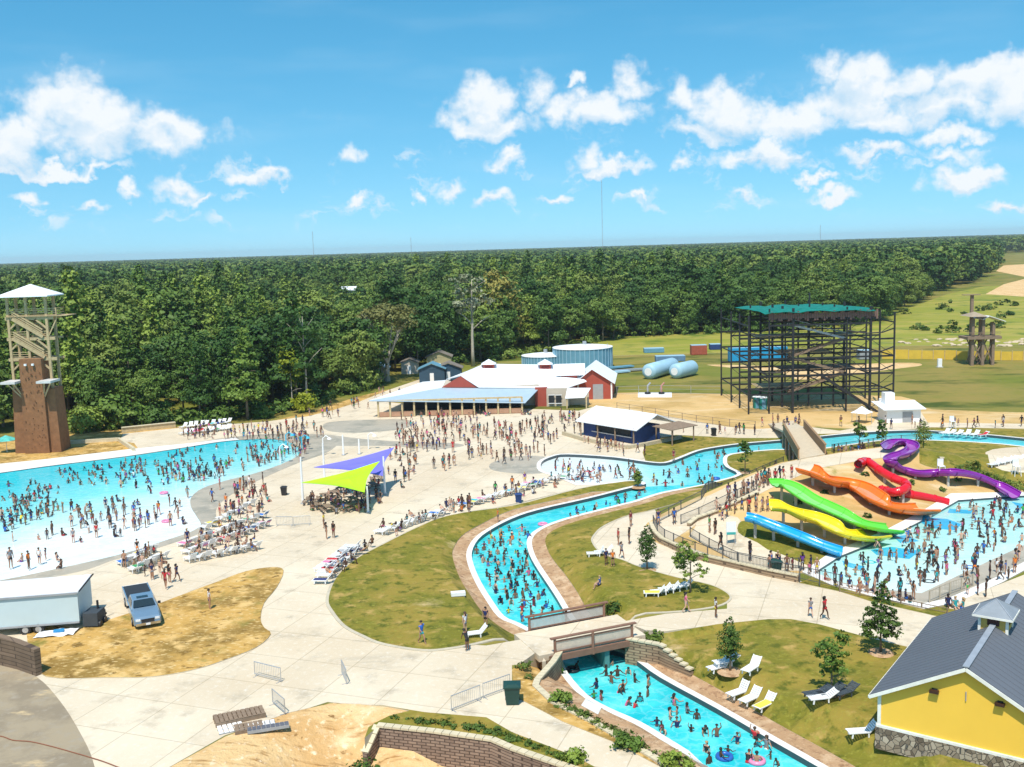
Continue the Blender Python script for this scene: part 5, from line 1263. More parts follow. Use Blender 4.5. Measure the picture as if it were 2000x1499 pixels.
# ---- bins
def bin_(px, py, h, m_, label, w=.75):
    b = G(px, py); t = thing('litter_bin', label, 'bin', b); m = MB(); a = w/2
    m.add([b+Vector((x*a*k,y*a*k,z)) for z, k in ((.08,.78),(h*.86,1.0)) for x, y in ((-1,-1),(1,-1),(1,1),(-1,1))], [(3,2,1,0),(4,5,6,7),(0,1,5,4),(1,2,6,5),(2,3,7,6),(3,0,4,7)]); m.build('body', m_, t)
    m = MB(); m.box(b+Vector((0,0,h*.89)), (w*1.12,w*1.12,h*.06)); m.add([b+Vector((x*a*1.05,y*a*1.05,h*.92)) for x, y in ((-1,-1),(1,-1),(1,1),(-1,1))]+[b+Vector((x*a*.6,y*a*.6,h)) for x, y in ((-1,-1),(1,-1),(1,1),(-1,1))], [(3,2,1,0),(4,5,6,7),(0,1,5,4),(1,2,6,5),(2,3,7,6),(3,0,4,7)]); m.build('lid', m_, t)
    for s in (-1, 1): m = MB(); m.tube([b+Vector((s*a*.8-.04*s,a*.9,.13)),b+Vector((s*a*.8+.06*s,a*.9,.13))], .13, 10); m.build('wheel', C_BLACK, t)
C_BIN = mat('dark_green_plastic', (.012,.05,.04), .45)
bin_(1001,1374,1.45,C_BIN,'dark green wheeled bin standing at the fork of the two paths',1.05); bin_(1394,852,1.3,C_BLACK,'black bin alone on the white path right of the kiosk'); bin_(1515,1121,1.35,C_BIN,'dark green bin against the fence below the blue slide',.95); bin_(1013,983,1.2,C_NAVY,'navy blue bin on the grass verge behind the sunbeds',.8); bin_(555,968,1.2,C_BLACK,'black bin left of the shade sails',.7)

# ---- pallets and panels by the road
def pallets():
    for i, (px, py, w, d, rz, h, mm, lb) in enumerate([(468,1405,3.2,1.3,.42,.35,C_GREYW,'stack of weathered pallets with brown boards, topmost by the road edge'),(450,1424,1.6,1.3,.42,.12,C_WHITE,'white panel lying flat beside the pallet stack'),(486,1424,1.8,1.1,.35,.2,C_GREYW,'small pallet lying below the big stack'),(508,1420,1.9,.9,.3,.14,C_WHITE,'pale bundled panel right of the small pallet'),(524,1425,2.6,.5,.3,.22,mat('dark_grey_rail',(.12,.12,.14),.6),'dark grey rail bundle nearest the sand')]):
        b = P(px, py); t = thing('pallet' if mm is C_GREYW else 'panel_bundle', lb, 'pallet' if mm is C_GREYW else 'panels', b, rz=0); R3 = Matrix.Rotation(rz, 3, 'Z'); m = MB(); n = max(3, int(w/.28))
        for k in range(n): c = b+R3 @ Vector((-w/2+w*(k+.5)/n, 0, h)); m.box(c, (w/n*.78, d, .04), rz)
        m.build('boards', mm, t); m = MB()
        for s in (-.45, 0, .45): m.box(b+R3 @ Vector((0, d*s, h/2)), (w, .1, h-.02), rz)
        m.build('bearers', C_GREYW if mm is C_GREYW else C_GREY, t)
pallets()

# ---- trailer
def trailer():
    a = P(157,1232); zb = .75; R0 = at(157,1157,a.y); L0 = P(-60,1250); zt = R0.z
    d = (a-L0).normalized(); n = Vector((-d.y, d.x, 0)); W_ = 4.4; L_ = (a-L0).length
    t = thing('box_trailer', 'long white box trailer with pale blue side cut off by the left picture edge', 'trailer', a)
    q = lambda s, w, z: L0+d*s+n*w+Vector((0,0,z)); C_SIDE = mat('pale_blue_grey_side', (.52,.62,.63), .5, .04, .4); m = MB()
    m.slab([q(0,0,zt-.02),q(L_,0,zt-.02),q(L_,W_,zt-.02),q(0,W_,zt-.02)], zt-.02-zb); m.build('body', C_SIDE, t)
    m = MB(); m.slab([q(-.05,-.08,zt+.08),q(L_+.08,-.08,zt+.08),q(L_+.08,W_+.08,zt+.08),q(-.05,W_+.08,zt+.08)], .10); m.build('roof', mat('scuffed_white_roof', (.74,.74,.76), .5, .14, .5), t)
    m = MB(); m.beam(q(0,-.1,zt-.05),q(L_,-.1,zt-.05),.06,.16); m.beam(q(0,-.06,zb),q(L_,-.06,zb),.08,.14); m.build('trim_rail', C_GREY, t)
    for s in (L_-4.2, L_-3.2):
        m = MB(); c = q(s,-.02,.42); m.tube([c, c+n*.3], .42, 16); w = m.build('wheel', C_BLACK, t); m = MB(); m.tube([c-n*.03, c+n*.02], .24, 14); m.build('rim', C_STEEL, w)
    m = MB(); m.beam(q(L_,W_*.3,.6),q(L_+1.6,W_*.5,.55),.12); m.beam(q(L_,W_*.7,.6),q(L_+1.6,W_*.5,.55),.12); m.beam(q(L_+1.5,W_*.5,0),q(L_+1.5,W_*.5,.9),.08); m.build('tow_bar', C_BLACK, t)
    m = MB(); m.beam(q(L_+.1,.2,zt),q(L_+1.0,1.5,zt+1.0),.08); m.build('awning_arm', C_BLACK, t)
    c = q(L_+.9, 1.0, 0); g_ = thing('generator', 'dark generator box parked against the right end of the white trailer', 'generator', c); m = MB(); m.box(c+Vector((0,0,.75)),(1.2,1.6,1.1)); m.build('housing', mat('dark_slate', (.05,.06,.07), .6), g_); m = MB(); m.cyl(c+Vector((.2,.4,1.3)), .1, .7, 8); m.build('exhaust', C_BLACK, g_)
    for s in (-1,1): m = MB(); cc = c+Vector((0.62,s*.5,.3)); m.tube([cc, cc+Vector((.15,0,0))], .28, 12); m.build('wheel', C_BLACK, g_)
    c = P(112,1240); o = thing('tarpaulin', 'crumpled white and blue sheet on the ground in front of the trailer', 'tarpaulin', c); m = MB(); g = random.Random(3); vs = []; nx, ny = 9, 5
    for j in range(ny):
        for i in range(nx): vs.append(c+Vector(((i-4)*.38,(j-2)*.4+(i-4)*.06, .16+g.uniform(-.06,.14))))
    m.add(vs, [(j*nx+i,j*nx+i+1,(j+1)*nx+i+1,(j+1)*nx+i) for j in range(ny-1) for i in range(nx-1)]); m.build('sheet', C_WHITE, o); m = MB(); m.box(c+Vector((.1,.1,.3)),(.8,.5,.12),.3); m.build('blue_fold', C_BLUE, o)
trailer()

# ---- pickup truck
def truck():
    c = P(279,1202); fr = P(291,1236); re = P(263,1166); h = (fr-re); h.z = 0; yaw = math.atan2(h.y, h.x)
    t = thing('pickup_truck', 'blue-grey pickup truck with open dark bed parked nose-down on the dry grass', 'truck', c, rz=0); Rm = Matrix.Rotation(yaw, 3, 'Z'); q = lambda x, y, z: c+Rm @ Vector((x*1.24, y*1.1, z*1.08))
    CB = mat('blue_grey_car_paint', (.20,.30,.40), .25, .05, 1, .3, 0, .6); CG = mat('car_glass', (.02,.035,.045), .08, .05); L2 = 3.0; w = 1.0
    def loft(secs, name, m_, par):
        m = MB(); k = len(secs[0]); vs = [q(*p) for s in secs for p in s]; fs = [(i*k+j, i*k+(j+1) % k, (i+1)*k+(j+1) % k, (i+1)*k+j) for i in range(len(secs)-1) for j in range(k)]
        fs += [tuple(range(k-1,-1,-1)), tuple((len(secs)-1)*k+j for j in range(k))]; m.add(vs, fs); return m.build(name, m_, par)
    def sec(x, w_, z0, z1, r=.12): return [(x,-w_,z0),(x,w_,z0),(x,w_,z1-r),(x,w_-r,z1),(x,-w_+r,z1),(x,-w_,z1-r)]
    body = loft([sec(3.05,.86,.45,.85),sec(2.95,.96,.42,1.02),sec(2.2,.99,.40,1.12),sec(1.45,1.0,.40,1.18)], 'hood', CB, t)
    loft([sec(1.45,1.0,.40,1.16),sec(-.75,1.0,.40,1.16)], 'body', CB, t)
    def cs(x, w_, z0, w2, z1): return [(x,-w_,z0),(x,w_,z0),(x,w2,z1),(x,-w2,z1)]
    cab = loft([cs(1.5,.93,1.14,.93,1.17),cs(.88,.93,1.14,.76,1.66),cs(-.45,.93,1.14,.76,1.67),cs(-.75,.93,1.14,.80,1.45)], 'cab', CB, t)
    m = MB(); m.add([q(1.46,-.80,1.24),q(1.46,.80,1.24),q(.95,.68,1.62),q(.95,-.68,1.62)], [(0,1,2,3)]); v = m.build('windshield', CG, t); v.location = Vector((0,0,0)); v.location += Rm @ Vector((.05,0,.05))
    for s in (-1, 1):
        m = MB(); m.add([q(1.25,s*.925,1.25),q(-.5,s*.925,1.25),q(-.4,s*.79,1.58),q(.84,s*.79,1.58)], [(0,1,2,3)]); v = m.build('side_window', CG, t); v.location = Rm @ Vector((0,s*.03,0))
        m = MB(); m.box(q(1.05,s*1.13,1.25), (.1,.24,.2), yaw); m.build('mirror', C_BLACK, t)
        m = MB(); m.box(q(3.0,s*.68,.82), (.14,.36,.18), yaw); m.build('headlight', mat('headlight_glass', (.75,.77,.78), .15), t)
        for x in (2.0, -2.5):
            m = MB(); m.tube([q(x,s*.80,.38), q(x,s*1.04,.38)], .38, 18); wh = m.build('wheel', C_BLACK, t); m = MB(); m.tube([q(x,s*1.03,.38), q(x,s*1.055,.38)], .22, 14); m.build('rim', C_STEEL, wh)
    m = MB(); m.box(q(.45,0,1.69),(.5,.9,.02),yaw); m.build('sunroof', CG, t)
    m = MB(); m.box(q(3.03,0,.72),(.12,1.0,.3),yaw); m.build('grille', C_BLACK, t); m = MB(); m.box(q(3.1,0,.50),(.16,1.9,.2),yaw); m.build('bumper', mat('chrome', (.6,.6,.6), .2, .05, 1, .9), t); m = MB(); m.box(q(3.2,0,.50),(.03,.34,.16),yaw); m.build('number_plate', C_WHITE, t)
    m = MB(); m.box(q(-2.4,0,.58),(4.0,2.0,.1),yaw); m.build('bed_floor', C_BLACK, t)
    m = MB(); m.box(q(-2.4,.95,.80),(4.1,.1,.78),yaw); m.box(q(-2.4,-.95,.80),(4.1,.1,.78),yaw); m.build('bed_side', CB, t); m = MB(); m.box(q(-4.08,0,.80),(.08,2.05,.76),yaw); m.build('tailgate', C_WHITE, t)
    m = MB(); m.box(q(-2.4,0,1.14),(3.9,1.95,.05),yaw); m.build('bed_cover', mat('black_vinyl', (.03,.032,.036), .55), t)
truck()

# ---- yellow building
def yellow_building():
    a = P(1714,1441); b = P(2000,1512); d = (b-a).normalized(); n = Vector((-d.y, d.x, 0)); ze = zat(a, 1352)
    lo, hi = .5, 20
    for _ in range(40):
        mid = (lo+hi)/2; p = a+d*mid
        if proj((p.x,p.y,ze+1.5))[0] < 1888: lo = mid
        else: hi = mid
    hw = lo; mp = a+d*hw; zr = zat(mp, 1303)
    lo, hi = 2, 40
    for _ in range(40):
        mid = (lo+hi)/2; p = a+n*mid-d*.5
        if proj((p.x,p.y,ze))[1] > 1206: lo = mid
        else: hi = mid
    L_ = lo; W_ = 2*hw; zs = zat(a, 1417)
    t = thing('yellow_building', 'bright yellow gabled building with dark grey roof, cupola and rubble stone base', 'building', a)
    q = lambda s, w, z: a+d*s+n*w+Vector((0,0,z)); CY = mat('yellow_siding', (.86,.53,.065), .7, .03, .5); CR = mat('dark_grey_metal_roof', (.12,.13,.15), .6, .04, .3); CT = mat('cream_trim', (.78,.76,.68), .6)
    m = MB(); f = [q(0,0,zs),q(W_,0,zs),q(W_,0,ze),q(hw,0,zr),q(0,0,ze)]; bk = [p+n*L_ for p in f]; m.add(f+bk, [(0,1,2,3,4),(9,8,7,6,5),(0,5,6,1),(1,6,7,2),(4,9,5,0)]); m.build('wall', CY, t)
    slope = (zr-ze)/hw; e = .45; o = .38; zt = .10
    def rp(s, w): z = zr-abs(s-hw)*slope+zt; return q(s, w, z)
    m = MB(); m.slab([rp(-e,-o),rp(hw,-o),rp(hw,L_+o),rp(-e,L_+o)], .08); m.slab([rp(hw,-o),rp(W_+e,-o),rp(W_+e,L_+o),rp(hw,L_+o)], .08); rf = m.build('roof', CR, t)
    m = MB()
    for w in np.arange(-.3, L_+o, .62):
        for s0, s1 in ((-e,hw),(W_+e,hw)): m.beam(rp(s0,w)+Vector((0,0,.012)), rp(s1,w)+Vector((0,0,.012)), .035, .014)
    m.build('standing_seams', CR, rf)
    m = MB(); m.beam(rp(hw,-o)+Vector((0,0,.04)), rp(hw,L_+o)+Vector((0,0,.04)), .35, .06); m.build('ridge_cap', mat('light_grey_ridge', (.30,.33,.37), .4), rf)
    m = MB(); m.beam(rp(-e,-o-.02)-Vector((0,0,.12)), rp(hw,-o-.02)-Vector((0,0,.12)), .05, .2); m.beam(rp(hw,-o-.02)-Vector((0,0,.12)), rp(W_+e,-o-.02)-Vector((0,0,.12)), .05, .2); m.beam(rp(-e-.03,-o)-Vector((0,0,.10)), rp(-e-.03,L_+o)-Vector((0,0,.10)), .05, .16); m.build('fascia', CT, t)
    m = MB(); m.box(q(.08,-.03,(zs+ze)/2), (.2,.06,ze-zs), math.atan2(d.y,d.x)); m.beam(q(-.05,-.05,zs), q(W_+.05,-.05,zs), .12, .2); m.beam(q(-.06,0,zs), q(-.06,L_,zs), .12, .2); m.build('trim', CT, t)
    # rubble stone base
    mm, nt, bb = newmat('rubble_stone'); N = nt.nodes; Ln = nt.links; geo = N.new('ShaderNodeNewGeometry'); vo = N.new('ShaderNodeTexVoronoi'); vo.inputs['Scale'].default_value = 3.2; Ln.new(geo.outputs['Position'], vo.inputs['Vector'])
    v2 = N.new('ShaderNodeTexVoronoi'); v2.feature = 'DISTANCE_TO_EDGE'; v2.inputs['Scale'].default_value = 3.2; Ln.new(geo.outputs['Position'], v2.inputs['Vector']); cr = N.new('ShaderNodeValToRGB'); el = cr.color_ramp.elements; el[0].color = (.12,.09,.06,1); el[1].color = (.46,.39,.29,1); k = el.new(.5); k.color = (.30,.24,.17,1)
    sp = N.new('ShaderNodeSeparateColor'); Ln.new(vo.outputs['Color'], sp.inputs[0]); Ln.new(sp.outputs[0], cr.inputs['Fac']); mr = N.new('ShaderNodeMapRange'); mr.inputs['From Max'].default_value = .06; Ln.new(v2.outputs['Distance'], mr.inputs['Value']); mx = N.new('ShaderNodeMix'); mx.data_type = 'RGBA'; mx.inputs[6].default_value = (.16,.14,.12,1); Ln.new(cr.outputs[0], mx.inputs[7]); Ln.new(mr.outputs[0], mx.inputs['Factor']); Ln.new(mx.outputs[2], bb.inputs['Base Color']); bb.inputs['Roughness'].default_value = .9
    bp = N.new('ShaderNodeBump'); bp.inputs['Distance'].default_value = .1; Ln.new(mr.outputs[0], bp.inputs['Height']); Ln.new(bp.outputs['Normal'], bb.inputs['Normal'])
    m = MB(); m.slab([q(-.12,-.14,zs-.06),q(W_+.12,-.14,zs-.06),q(W_+.12,L_,zs-.06),q(-.12,L_,zs-.06)], zs+.6); m.build('stone_base', mm, t)
    for px, py in ((1826,1349),(1952,1375)):
        best = min((abs(proj(q(s,0,0+z))[0]-px)+abs(proj(q(s,0,z))[1]-py), s, z) for s in np.arange(0, W_, .1) for z in np.arange(zs, zr, .08)); m = MB(); m.box(q(best[1],-.16,best[2]), (.5,.3,.16), math.atan2(d.y,d.x)); lf = m.build('wall_light', mat('dark_bronze', (.05,.02,.012), .5), t)
        m = MB(); m.box(q(best[1],-.03,best[2]+.05), (.3,.1,.2), math.atan2(d.y,d.x)); m.build('bracket', C_BLACK, lf)
    best = min((abs(proj(q(s,0,z))[0]-1886)+abs(proj(q(s,0,z))[1]-1361), s, z) for s in np.arange(0, W_, .1) for z in np.arange(zs, zr, .08)); m = MB(); m.beam(q(best[1],-.06,best[2]-.28), q(best[1],-.06,best[2]+.28), .05); m.build('hanging_hook', C_GREY, t)
    # cupola
    best = min((abs(proj(rp(hw,w))[0]-1958)+abs(proj(rp(hw,w))[1]-1214), w) for w in np.arange(0, L_+4, .05)); w0 = best[1]; c = .80; cu = q(hw, w0, zr); yaw = math.atan2(d.y, d.x); Rm = Matrix.Rotation(yaw, 3, 'Z'); z0, z1 = -.6, .72
    m = MB(); m.box(cu+Vector((0,0,(z0+z1)/2)), (c*2,c*2,z1-z0), yaw); cb = m.build('cupola', mat('ochre_yellow', (.62,.42,.10), .7), t)
    m = MB(); m.box(cu+Rm @ Vector((0,-c-.02,.28)), (.7,.05,.42), yaw); m.box(cu+Rm @ Vector((c+.02,0,.28)), (.05,.6,.42), yaw); m.box(cu+Rm @ Vector((-c-.02,0,.28)), (.05,.6,.42), yaw); m.build('louvre', mat('dark_maroon', (.05,.012,.01), .6), cb)
    for sx in (-1,1):
        for sy in (-1,1): m = MB(); m.box(cu+Rm @ Vector((sx*c,sy*c,(z0+z1)/2)), (.16,.16,z1-z0+.02), yaw); m.build('corner_trim', CT, cb)
    m = MB(); E = 1.16; qs = [cu+Rm @ Vector((x*E,y*E,z1)) for x, y in ((-1,-1),(1,-1),(1,1),(-1,1))]; ap = cu+Vector((0,0,z1+.85)); m.add(qs+[ap], [(3,2,1,0),(0,1,4),(1,2,4),(2,3,4),(3,0,4)]); m.build('cupola_roof', mat('grey_cupola_shingles', (.23,.26,.29), .6, .1), cb)
    m = MB()
    for i in range(4): m.beam(qs[i]-Vector((0,0,.06)), qs[(i+1) % 4]-Vector((0,0,.06)), .06, .13)
    m.build('eave_trim', CT, cb); m = MB()
    for i in range(4): m.beam(qs[i]+Vector((0,0,.02)), ap, .06, .04)
    m.build('hip_cap', mat('light_grey_ridge', (.30,.33,.37), .4), cb)
yellow_building()

# ---- near footbridge
def block_mat(name, c1, c2, mortar, bw=.45, rh=.2):
    m, nt, b = newmat(name); N = nt.nodes; L = nt.links; geo = N.new('ShaderNodeNewGeometry'); sp = N.new('ShaderNodeSeparateXYZ'); L.new(geo.outputs['Position'], sp.inputs[0])
    ad = N.new('ShaderNodeMath'); ad.operation = 'ADD'; L.new(sp.outputs[0], ad.inputs[0]); my = N.new('ShaderNodeMath'); my.operation = 'MULTIPLY'; my.inputs[1].default_value = .8; L.new(sp.outputs[1], my.inputs[0]); L.new(my.outputs[0], ad.inputs[1])
    cb = N.new('ShaderNodeCombineXYZ'); L.new(ad.outputs[0], cb.inputs[0]); L.new(sp.outputs[2], cb.inputs[1]); br = N.new('ShaderNodeTexBrick'); br.inputs['Scale'].default_value = 1; br.inputs['Brick Width'].default_value = bw; br.inputs['Row Height'].default_value = rh; br.inputs['Mortar Size'].default_value = .025; br.inputs['Mortar Smooth'].default_value = .3
    br.inputs['Color1'].default_value = rgb(c1); br.inputs['Color2'].default_value = rgb(c2); br.inputs['Mortar'].default_value = rgb(mortar); br.inputs['Bias'].default_value = -.1; L.new(cb.outputs[0], br.inputs['Vector'])
    nz = N.new('ShaderNodeTexNoise'); nz.inputs['Scale'].default_value = 1.2; nz.inputs['Detail'].default_value = 6; L.new(geo.outputs['Position'], nz.inputs['Vector']); mr = N.new('ShaderNodeMapRange'); mr.inputs['To Min'].default_value = .7; mr.inputs['To Max'].default_value = 1.3; L.new(nz.outputs['Fac'], mr.inputs['Value'])
    vm = N.new('ShaderNodeVectorMath'); vm.operation = 'SCALE'; L.new(br.outputs['Color'], vm.inputs[0]); L.new(mr.outputs[0], vm.inputs['Scale']); L.new(vm.outputs[0], b.inputs['Base Color']); b.inputs['Roughness'].default_value = .9
    bp = N.new('ShaderNodeBump'); bp.inputs['Distance'].default_value = .06; bp.invert = True; L.new(br.outputs['Fac'], bp.inputs['Height']); L.new(bp.outputs['Normal'], b.inputs['Normal']); return m
M_BLOCK = block_mat('grey_brown_blocks', (.30,.21,.155), (.20,.135,.10), (.085,.055,.04))
M_BLOCK2 = block_mat('tan_stone_blocks', (.36,.25,.15), (.25,.165,.10), (.12,.08,.05), .5, .22)
C_CAP = mat('pale_cap_stones', (.58,.50,.34), .85, .12, 2)
C_RAILW = mat('brown_stained_timber', (.22,.115,.075), .8, .15, 2)
M_MESH = mat('bamboo_mesh_infill', (.50,.42,.34), .8, .12, 3)
def wall_run(name, label, pts, ztop, zbot, th, m_, cap=True, cat='wall', stepped=False):
    t = thing(name, label, cat, (pts[0][0], pts[0][1], 0)); m = MB(); zt = ztop if isinstance(ztop, list) else [ztop]*len(pts); zb = zbot if isinstance(zbot, list) else [zbot]*len(pts)
    V = [Vector((p[0], p[1], 0)) for p in pts]; nn = []
    for i in range(len(V)): d = (V[min(len(V)-1,i+1)]-V[max(0,i-1)]).normalized(); nn.append(Vector((-d.y, d.x, 0)))
    vs = []
    for i, p in enumerate(V): vs += [p-nn[i]*th/2+Vector((0,0,zb[i])), p+nn[i]*th/2+Vector((0,0,zb[i])), p+nn[i]*th/2+Vector((0,0,zt[i])), p-nn[i]*th/2+Vector((0,0,zt[i]))]
    fs = [(i*4+j, i*4+(j+1) % 4, (i+1)*4+(j+1) % 4, (i+1)*4+j) for i in range(len(V)-1) for j in range(4)]+[(0,1,2,3),(len(V)*4-1,len(V)*4-2,len(V)*4-3,len(V)*4-4)]
    m.add(vs, fs); m.build('block_face', m_, t)
    if cap:
        m = MB()
        for i in range(len(V)-1):
            L_ = (V[i+1]-V[i]).length; k = max(1, int(L_/.5))
            for j in range(k):
                a = V[i].lerp(V[i+1], j/k); b = V[i].lerp(V[i+1], (j+.94)/k); za = zt[i]+(zt[i+1]-zt[i])*j/k; zb_ = zt[i]+(zt[i+1]-zt[i])*(j+.94)/k
                if stepped: za = zb_ = max(za, zb_)
                m.beam(a+Vector((0,0,za+.06)), b+Vector((0,0,zb_+.06)), th+.12, .13)
        m.build('cap_stones', C_CAP, t)
    return t
wall_run('retaining_wall', 'long brown block retaining wall with pale cap stones at the bottom of the picture', [(p[0], p[1]-.12) for p in WALLTOP], [-.95,.10,.10,.06,.04,.02,0,0,0], -2.4, .36, M_BLOCK)
def bridge():
    z0 = .05; lo = [P(1084,1276,z0), P(1158,1263,z0), P(1234,1246,z0)]; hi = [P(1034,1234,z0), P(1106,1218,z0), P(1180,1206,z0)]
    t = thing('footbridge', 'concrete footbridge over the lazy river with brown timber railings, nearest bridge', 'bridge', lo[0])
    dl = (lo[2]-lo[0]).normalized(); m = MB(); m.slab([lo[0]-dl*1.3+Vector((0,0,.03)), lo[2]+dl*1.2+Vector((0,0,.03)), hi[2]+dl*1.2+Vector((0,0,.03)), hi[0]-dl*1.3+Vector((0,0,.03))], .5); m.build('deck', M_CONC, t)
    for side, pts, lab in ((0, lo, ''), (1, hi, '')):
        o = Vector((0, -.12 if side == 0 else .12, 0))
        for p in (pts if side == 0 else pts): m = MB(); m.beam(up_(p+o,-.5 if side == 0 else 0), up_(p+o,1.22), .2); m.build('rail_post', C_RAILW, t)
        m = MB(); a, b = pts[0]+o, pts[2]+o; dd = (b-a).normalized()*.35; m.beam(up_(a-dd,1.24), up_(b+dd,1.24), .30, .09); m.build('handrail', C_RAILW, t)
        m = MB(); m.beam(up_(a,.98)+o*.3, up_(b,.98)+o*.3, .07, .12); m.beam(up_(a,.18)+o*.3, up_(b,.18)+o*.3, .07, .12); m.build('rail', C_RAILW, t)
        n = 150; m = MB()
        for k in range(n): s = up_(a,0).lerp(up_(b,0), (k+.5)/n); m.beam(s+Vector((0,0,.24)), s+Vector((0,0,.93)), .030)
        for z in np.arange(.30, .92, .10): m.beam(up_(a,z), up_(b,z), .02)
        m.build('mesh_infill', M_MESH if side == 0 else C_STEEL, t)
        m = MB(); m.beam(up_(a-dd,-.22)+o*1.6, up_(b+dd,-.22)+o*1.6, .16, .46); m.build('fascia_beam', C_RAILW, t)
    # abutments
    for e, nm in ((-1,0),(1,2)):
        a, b = lo[nm], hi[nm]; m = MB(); m.beam(up_(a+dl*e*.5,-1.1), up_(b+dl*e*.5,-1.1), .7, 2.0, ); m.build('abutment', M_BLOCK2, t)
    m = MB(); a, b = lo[1]+dl*1.2, hi[1]+dl*1.2; m.beam(up_(a,-1.1), up_(b,-1.1), .4, 1.6); m.build('pier', mat('teal_stained_concrete', (.08,.22,.21), .7), t)
bridge()
def gz(x, y): p = G(x, y); return (p.x, p.y)
pl = [P(1094,1275,0), P(1080,1296,0), P(1050,1330,0), P(1046,1342,0), P(1080,1374,0), P(1150,1409,0), P(1250,1467,0), P(1340,1520,0)]
wall_run('wing_wall', 'curved brown block wing wall with pale cap left of the near bridge opening', [(p.x,p.y) for p in pl], [.05,.04,.04,.04,.06,.06,.06,.06], [-1.9]*8, .34, M_BLOCK2)
pr = [P(1222,1249,0), P(1288,1260,0), P(1310,1277,-.3), P(1352,1306,-.8)]
wall_run('wing_wall', 'brown block wing wall stepping down right of the near bridge opening', [(p.x,p.y) for p in pr], [.05,.0,-.4,-1.1], [-1.9]*4, .34, M_BLOCK2, True, 'wall', True)
pw = [P(-60,1290), P(0,1297), P(40,1307), P(77,1320)]
wall_run('retaining_wall', 'dark brown curving block wall below the white trailer at the left edge', [(p.x,p.y) for p in pw], [2.35,2.3,2.2,2.05], [-.2]*4, .5, block_mat('dark_brown_courses', (.19,.13,.085), (.14,.095,.06), (.07,.045,.03), 1.6, .3), False)

# ---- fences
def fence(name, label, pts, h=1.15, m_=None, gap=2.2, pick=.14, cat='fence', post=None, zoff=0):
    m_ = m_ or C_BLACK; W_ = [G(x, y, zoff) for x, y in pts]; t = thing(name, label, cat, W_[0]); pan = MB();
    for a, b in zip(W_, W_[1:]):
        L_ = (b-a).length; k = max(1, round(L_/gap))
        for i in range(k+(1 if b is W_[-1] else 0)):
            p = a.lerp(b, i/k); p.z = H(p.x,p.y)+zoff+.0; m = MB(); m.beam(p-Vector((0,0,.1)), p+Vector((0,0,h)), .09); m.build('post', post or m_, t)
        for i in range(k):
            p = a.lerp(b, i/k); q = a.lerp(b, (i+1)/k); p.z = H(p.x,p.y)+zoff; q.z = H(q.x,q.y)+zoff; pan.beam(p+Vector((0,0,h-.06)), q+Vector((0,0,h-.06)), .05); pan.beam(p+Vector((0,0,.15)), q+Vector((0,0,.15)), .04)
            if pick:
                n = max(1, int((q-p).length/pick))
                for j in range(1, n): s = p.lerp(q, j/n); pan.beam(s+Vector((0,0,.15)), s+Vector((0,0,h-.06)), .018)
            else: pan.beam(p+Vector((0,0,h*.55)), q+Vector((0,0,h*.55)), .04)
    pan.build('picket_panel', m_, t); return t
C_FEN = mat('dark_grey_fence', (.07,.075,.08), .5)
def kerbwall(label, pts, h=.55):
    W_ = [G(x, y) for x, y in pts]; return wall_run('low_stone_wall', label, [(p.x,p.y) for p in W_], [p.z+h for p in W_], [p.z-.5 for p in W_], .4, M_BLOCK2)
A1 = [(1272,1032),(1278,1048),(1292,1062),(1330,1080),(1380,1098),(1440,1112),(1500,1126),(1560,1138)]
kerbwall('low stone wall with pale cap curving below the slide terrace', A1, .6)
fence('picket_fence', 'dark picket fence on the curving stone wall below the slides', [(1276,1030),(1284,1046),(1298,1058),(1334,1075),(1382,1093),(1442,1107),(1502,1121),(1562,1133),(1640,1150)], 1.3, C_FEN, zoff=.3)
fence('picket_fence', 'dark picket fence along the near side of the rising queue ramp', [(1330,1026),(1365,1012),(1400,995),(1440,976),(1478,958)], 1.15, C_FEN)
kerbwall('low pale stone wall between the ramp and the lower slide path', [(1345,1030),(1360,1018),(1400,1004),(1440,985),(1480,968)], .35)
fence('picket_fence', 'dark picket fence along the far side of the rising queue ramp', [(1282,1024),(1330,998),(1370,978),(1410,960),(1450,944),(1490,926),(1530,908)], 1.15, C_FEN)
fence('picket_fence', 'dark picket fence bounding the lower terrace by the blue slide', [(1348,1050),(1385,1072),(1440,1100),(1500,1112),(1560,1112)], 1.1, C_FEN)
fence('picket_fence', 'dark rail fence behind the queue at the top of the slides', [(1625,884),(1680,876),(1730,868),(1790,864)], 1.2, C_FEN)
kerbwall('grey stone retaining wall under the white queue terrace', [(1628,915),(1660,912),(1695,905)], .9)
kerbwall('stone retaining wall behind the S bend of the purple slide', [(1740,895),(1790,893),(1840,905)], .6)
fence('wire_fence', 'thin wire fence along the field behind the barn', [(1205,771),(1290,769),(1410,771)], 1.7, C_GREY, 5, 0)
fence('post_fence', 'thin post and rail fence across the sandy ground right of the kiosk', [(1205,800),(1280,812),(1360,826),(1425,834),(1475,838)], 1.3, C_GREYW, 3.2, 0)
fence('post_fence', 'low wooden fence beside the slide pool lawn', [(1640,1157),(1720,1172),(1800,1190),(1850,1200)], .55, C_GREYW, 1.5, .3)
fence('picket_fence', 'short pale picket fence at the bottom corner of the slide pool', [(1815,1180),(1855,1162),(1900,1146)], 1.15, mat('tan_picket', (.40,.34,.25), .7), 1.6, .22)
# sign
b = G(1428,1066); t = thing('sign_board', 'white and teal notice board on the lower slide terrace', 'sign', b); m = MB(); m.box(b+Vector((0,0,1.75)),(.95,.1,1.3)); sb = m.build('panel', C_WHITE, t); m = MB(); m.box(b+Vector((0,-.06,1.25)),(.9,.03,.25)); m.build('teal_band', mat('teal_print', (.05,.36,.33), .5), sb)
for s in (-.4,.4): m = MB(); m.beam(b+Vector((s,.06,0)), b+Vector((s,.06,1.9)), .08); m.build('post', C_STEEL, t)

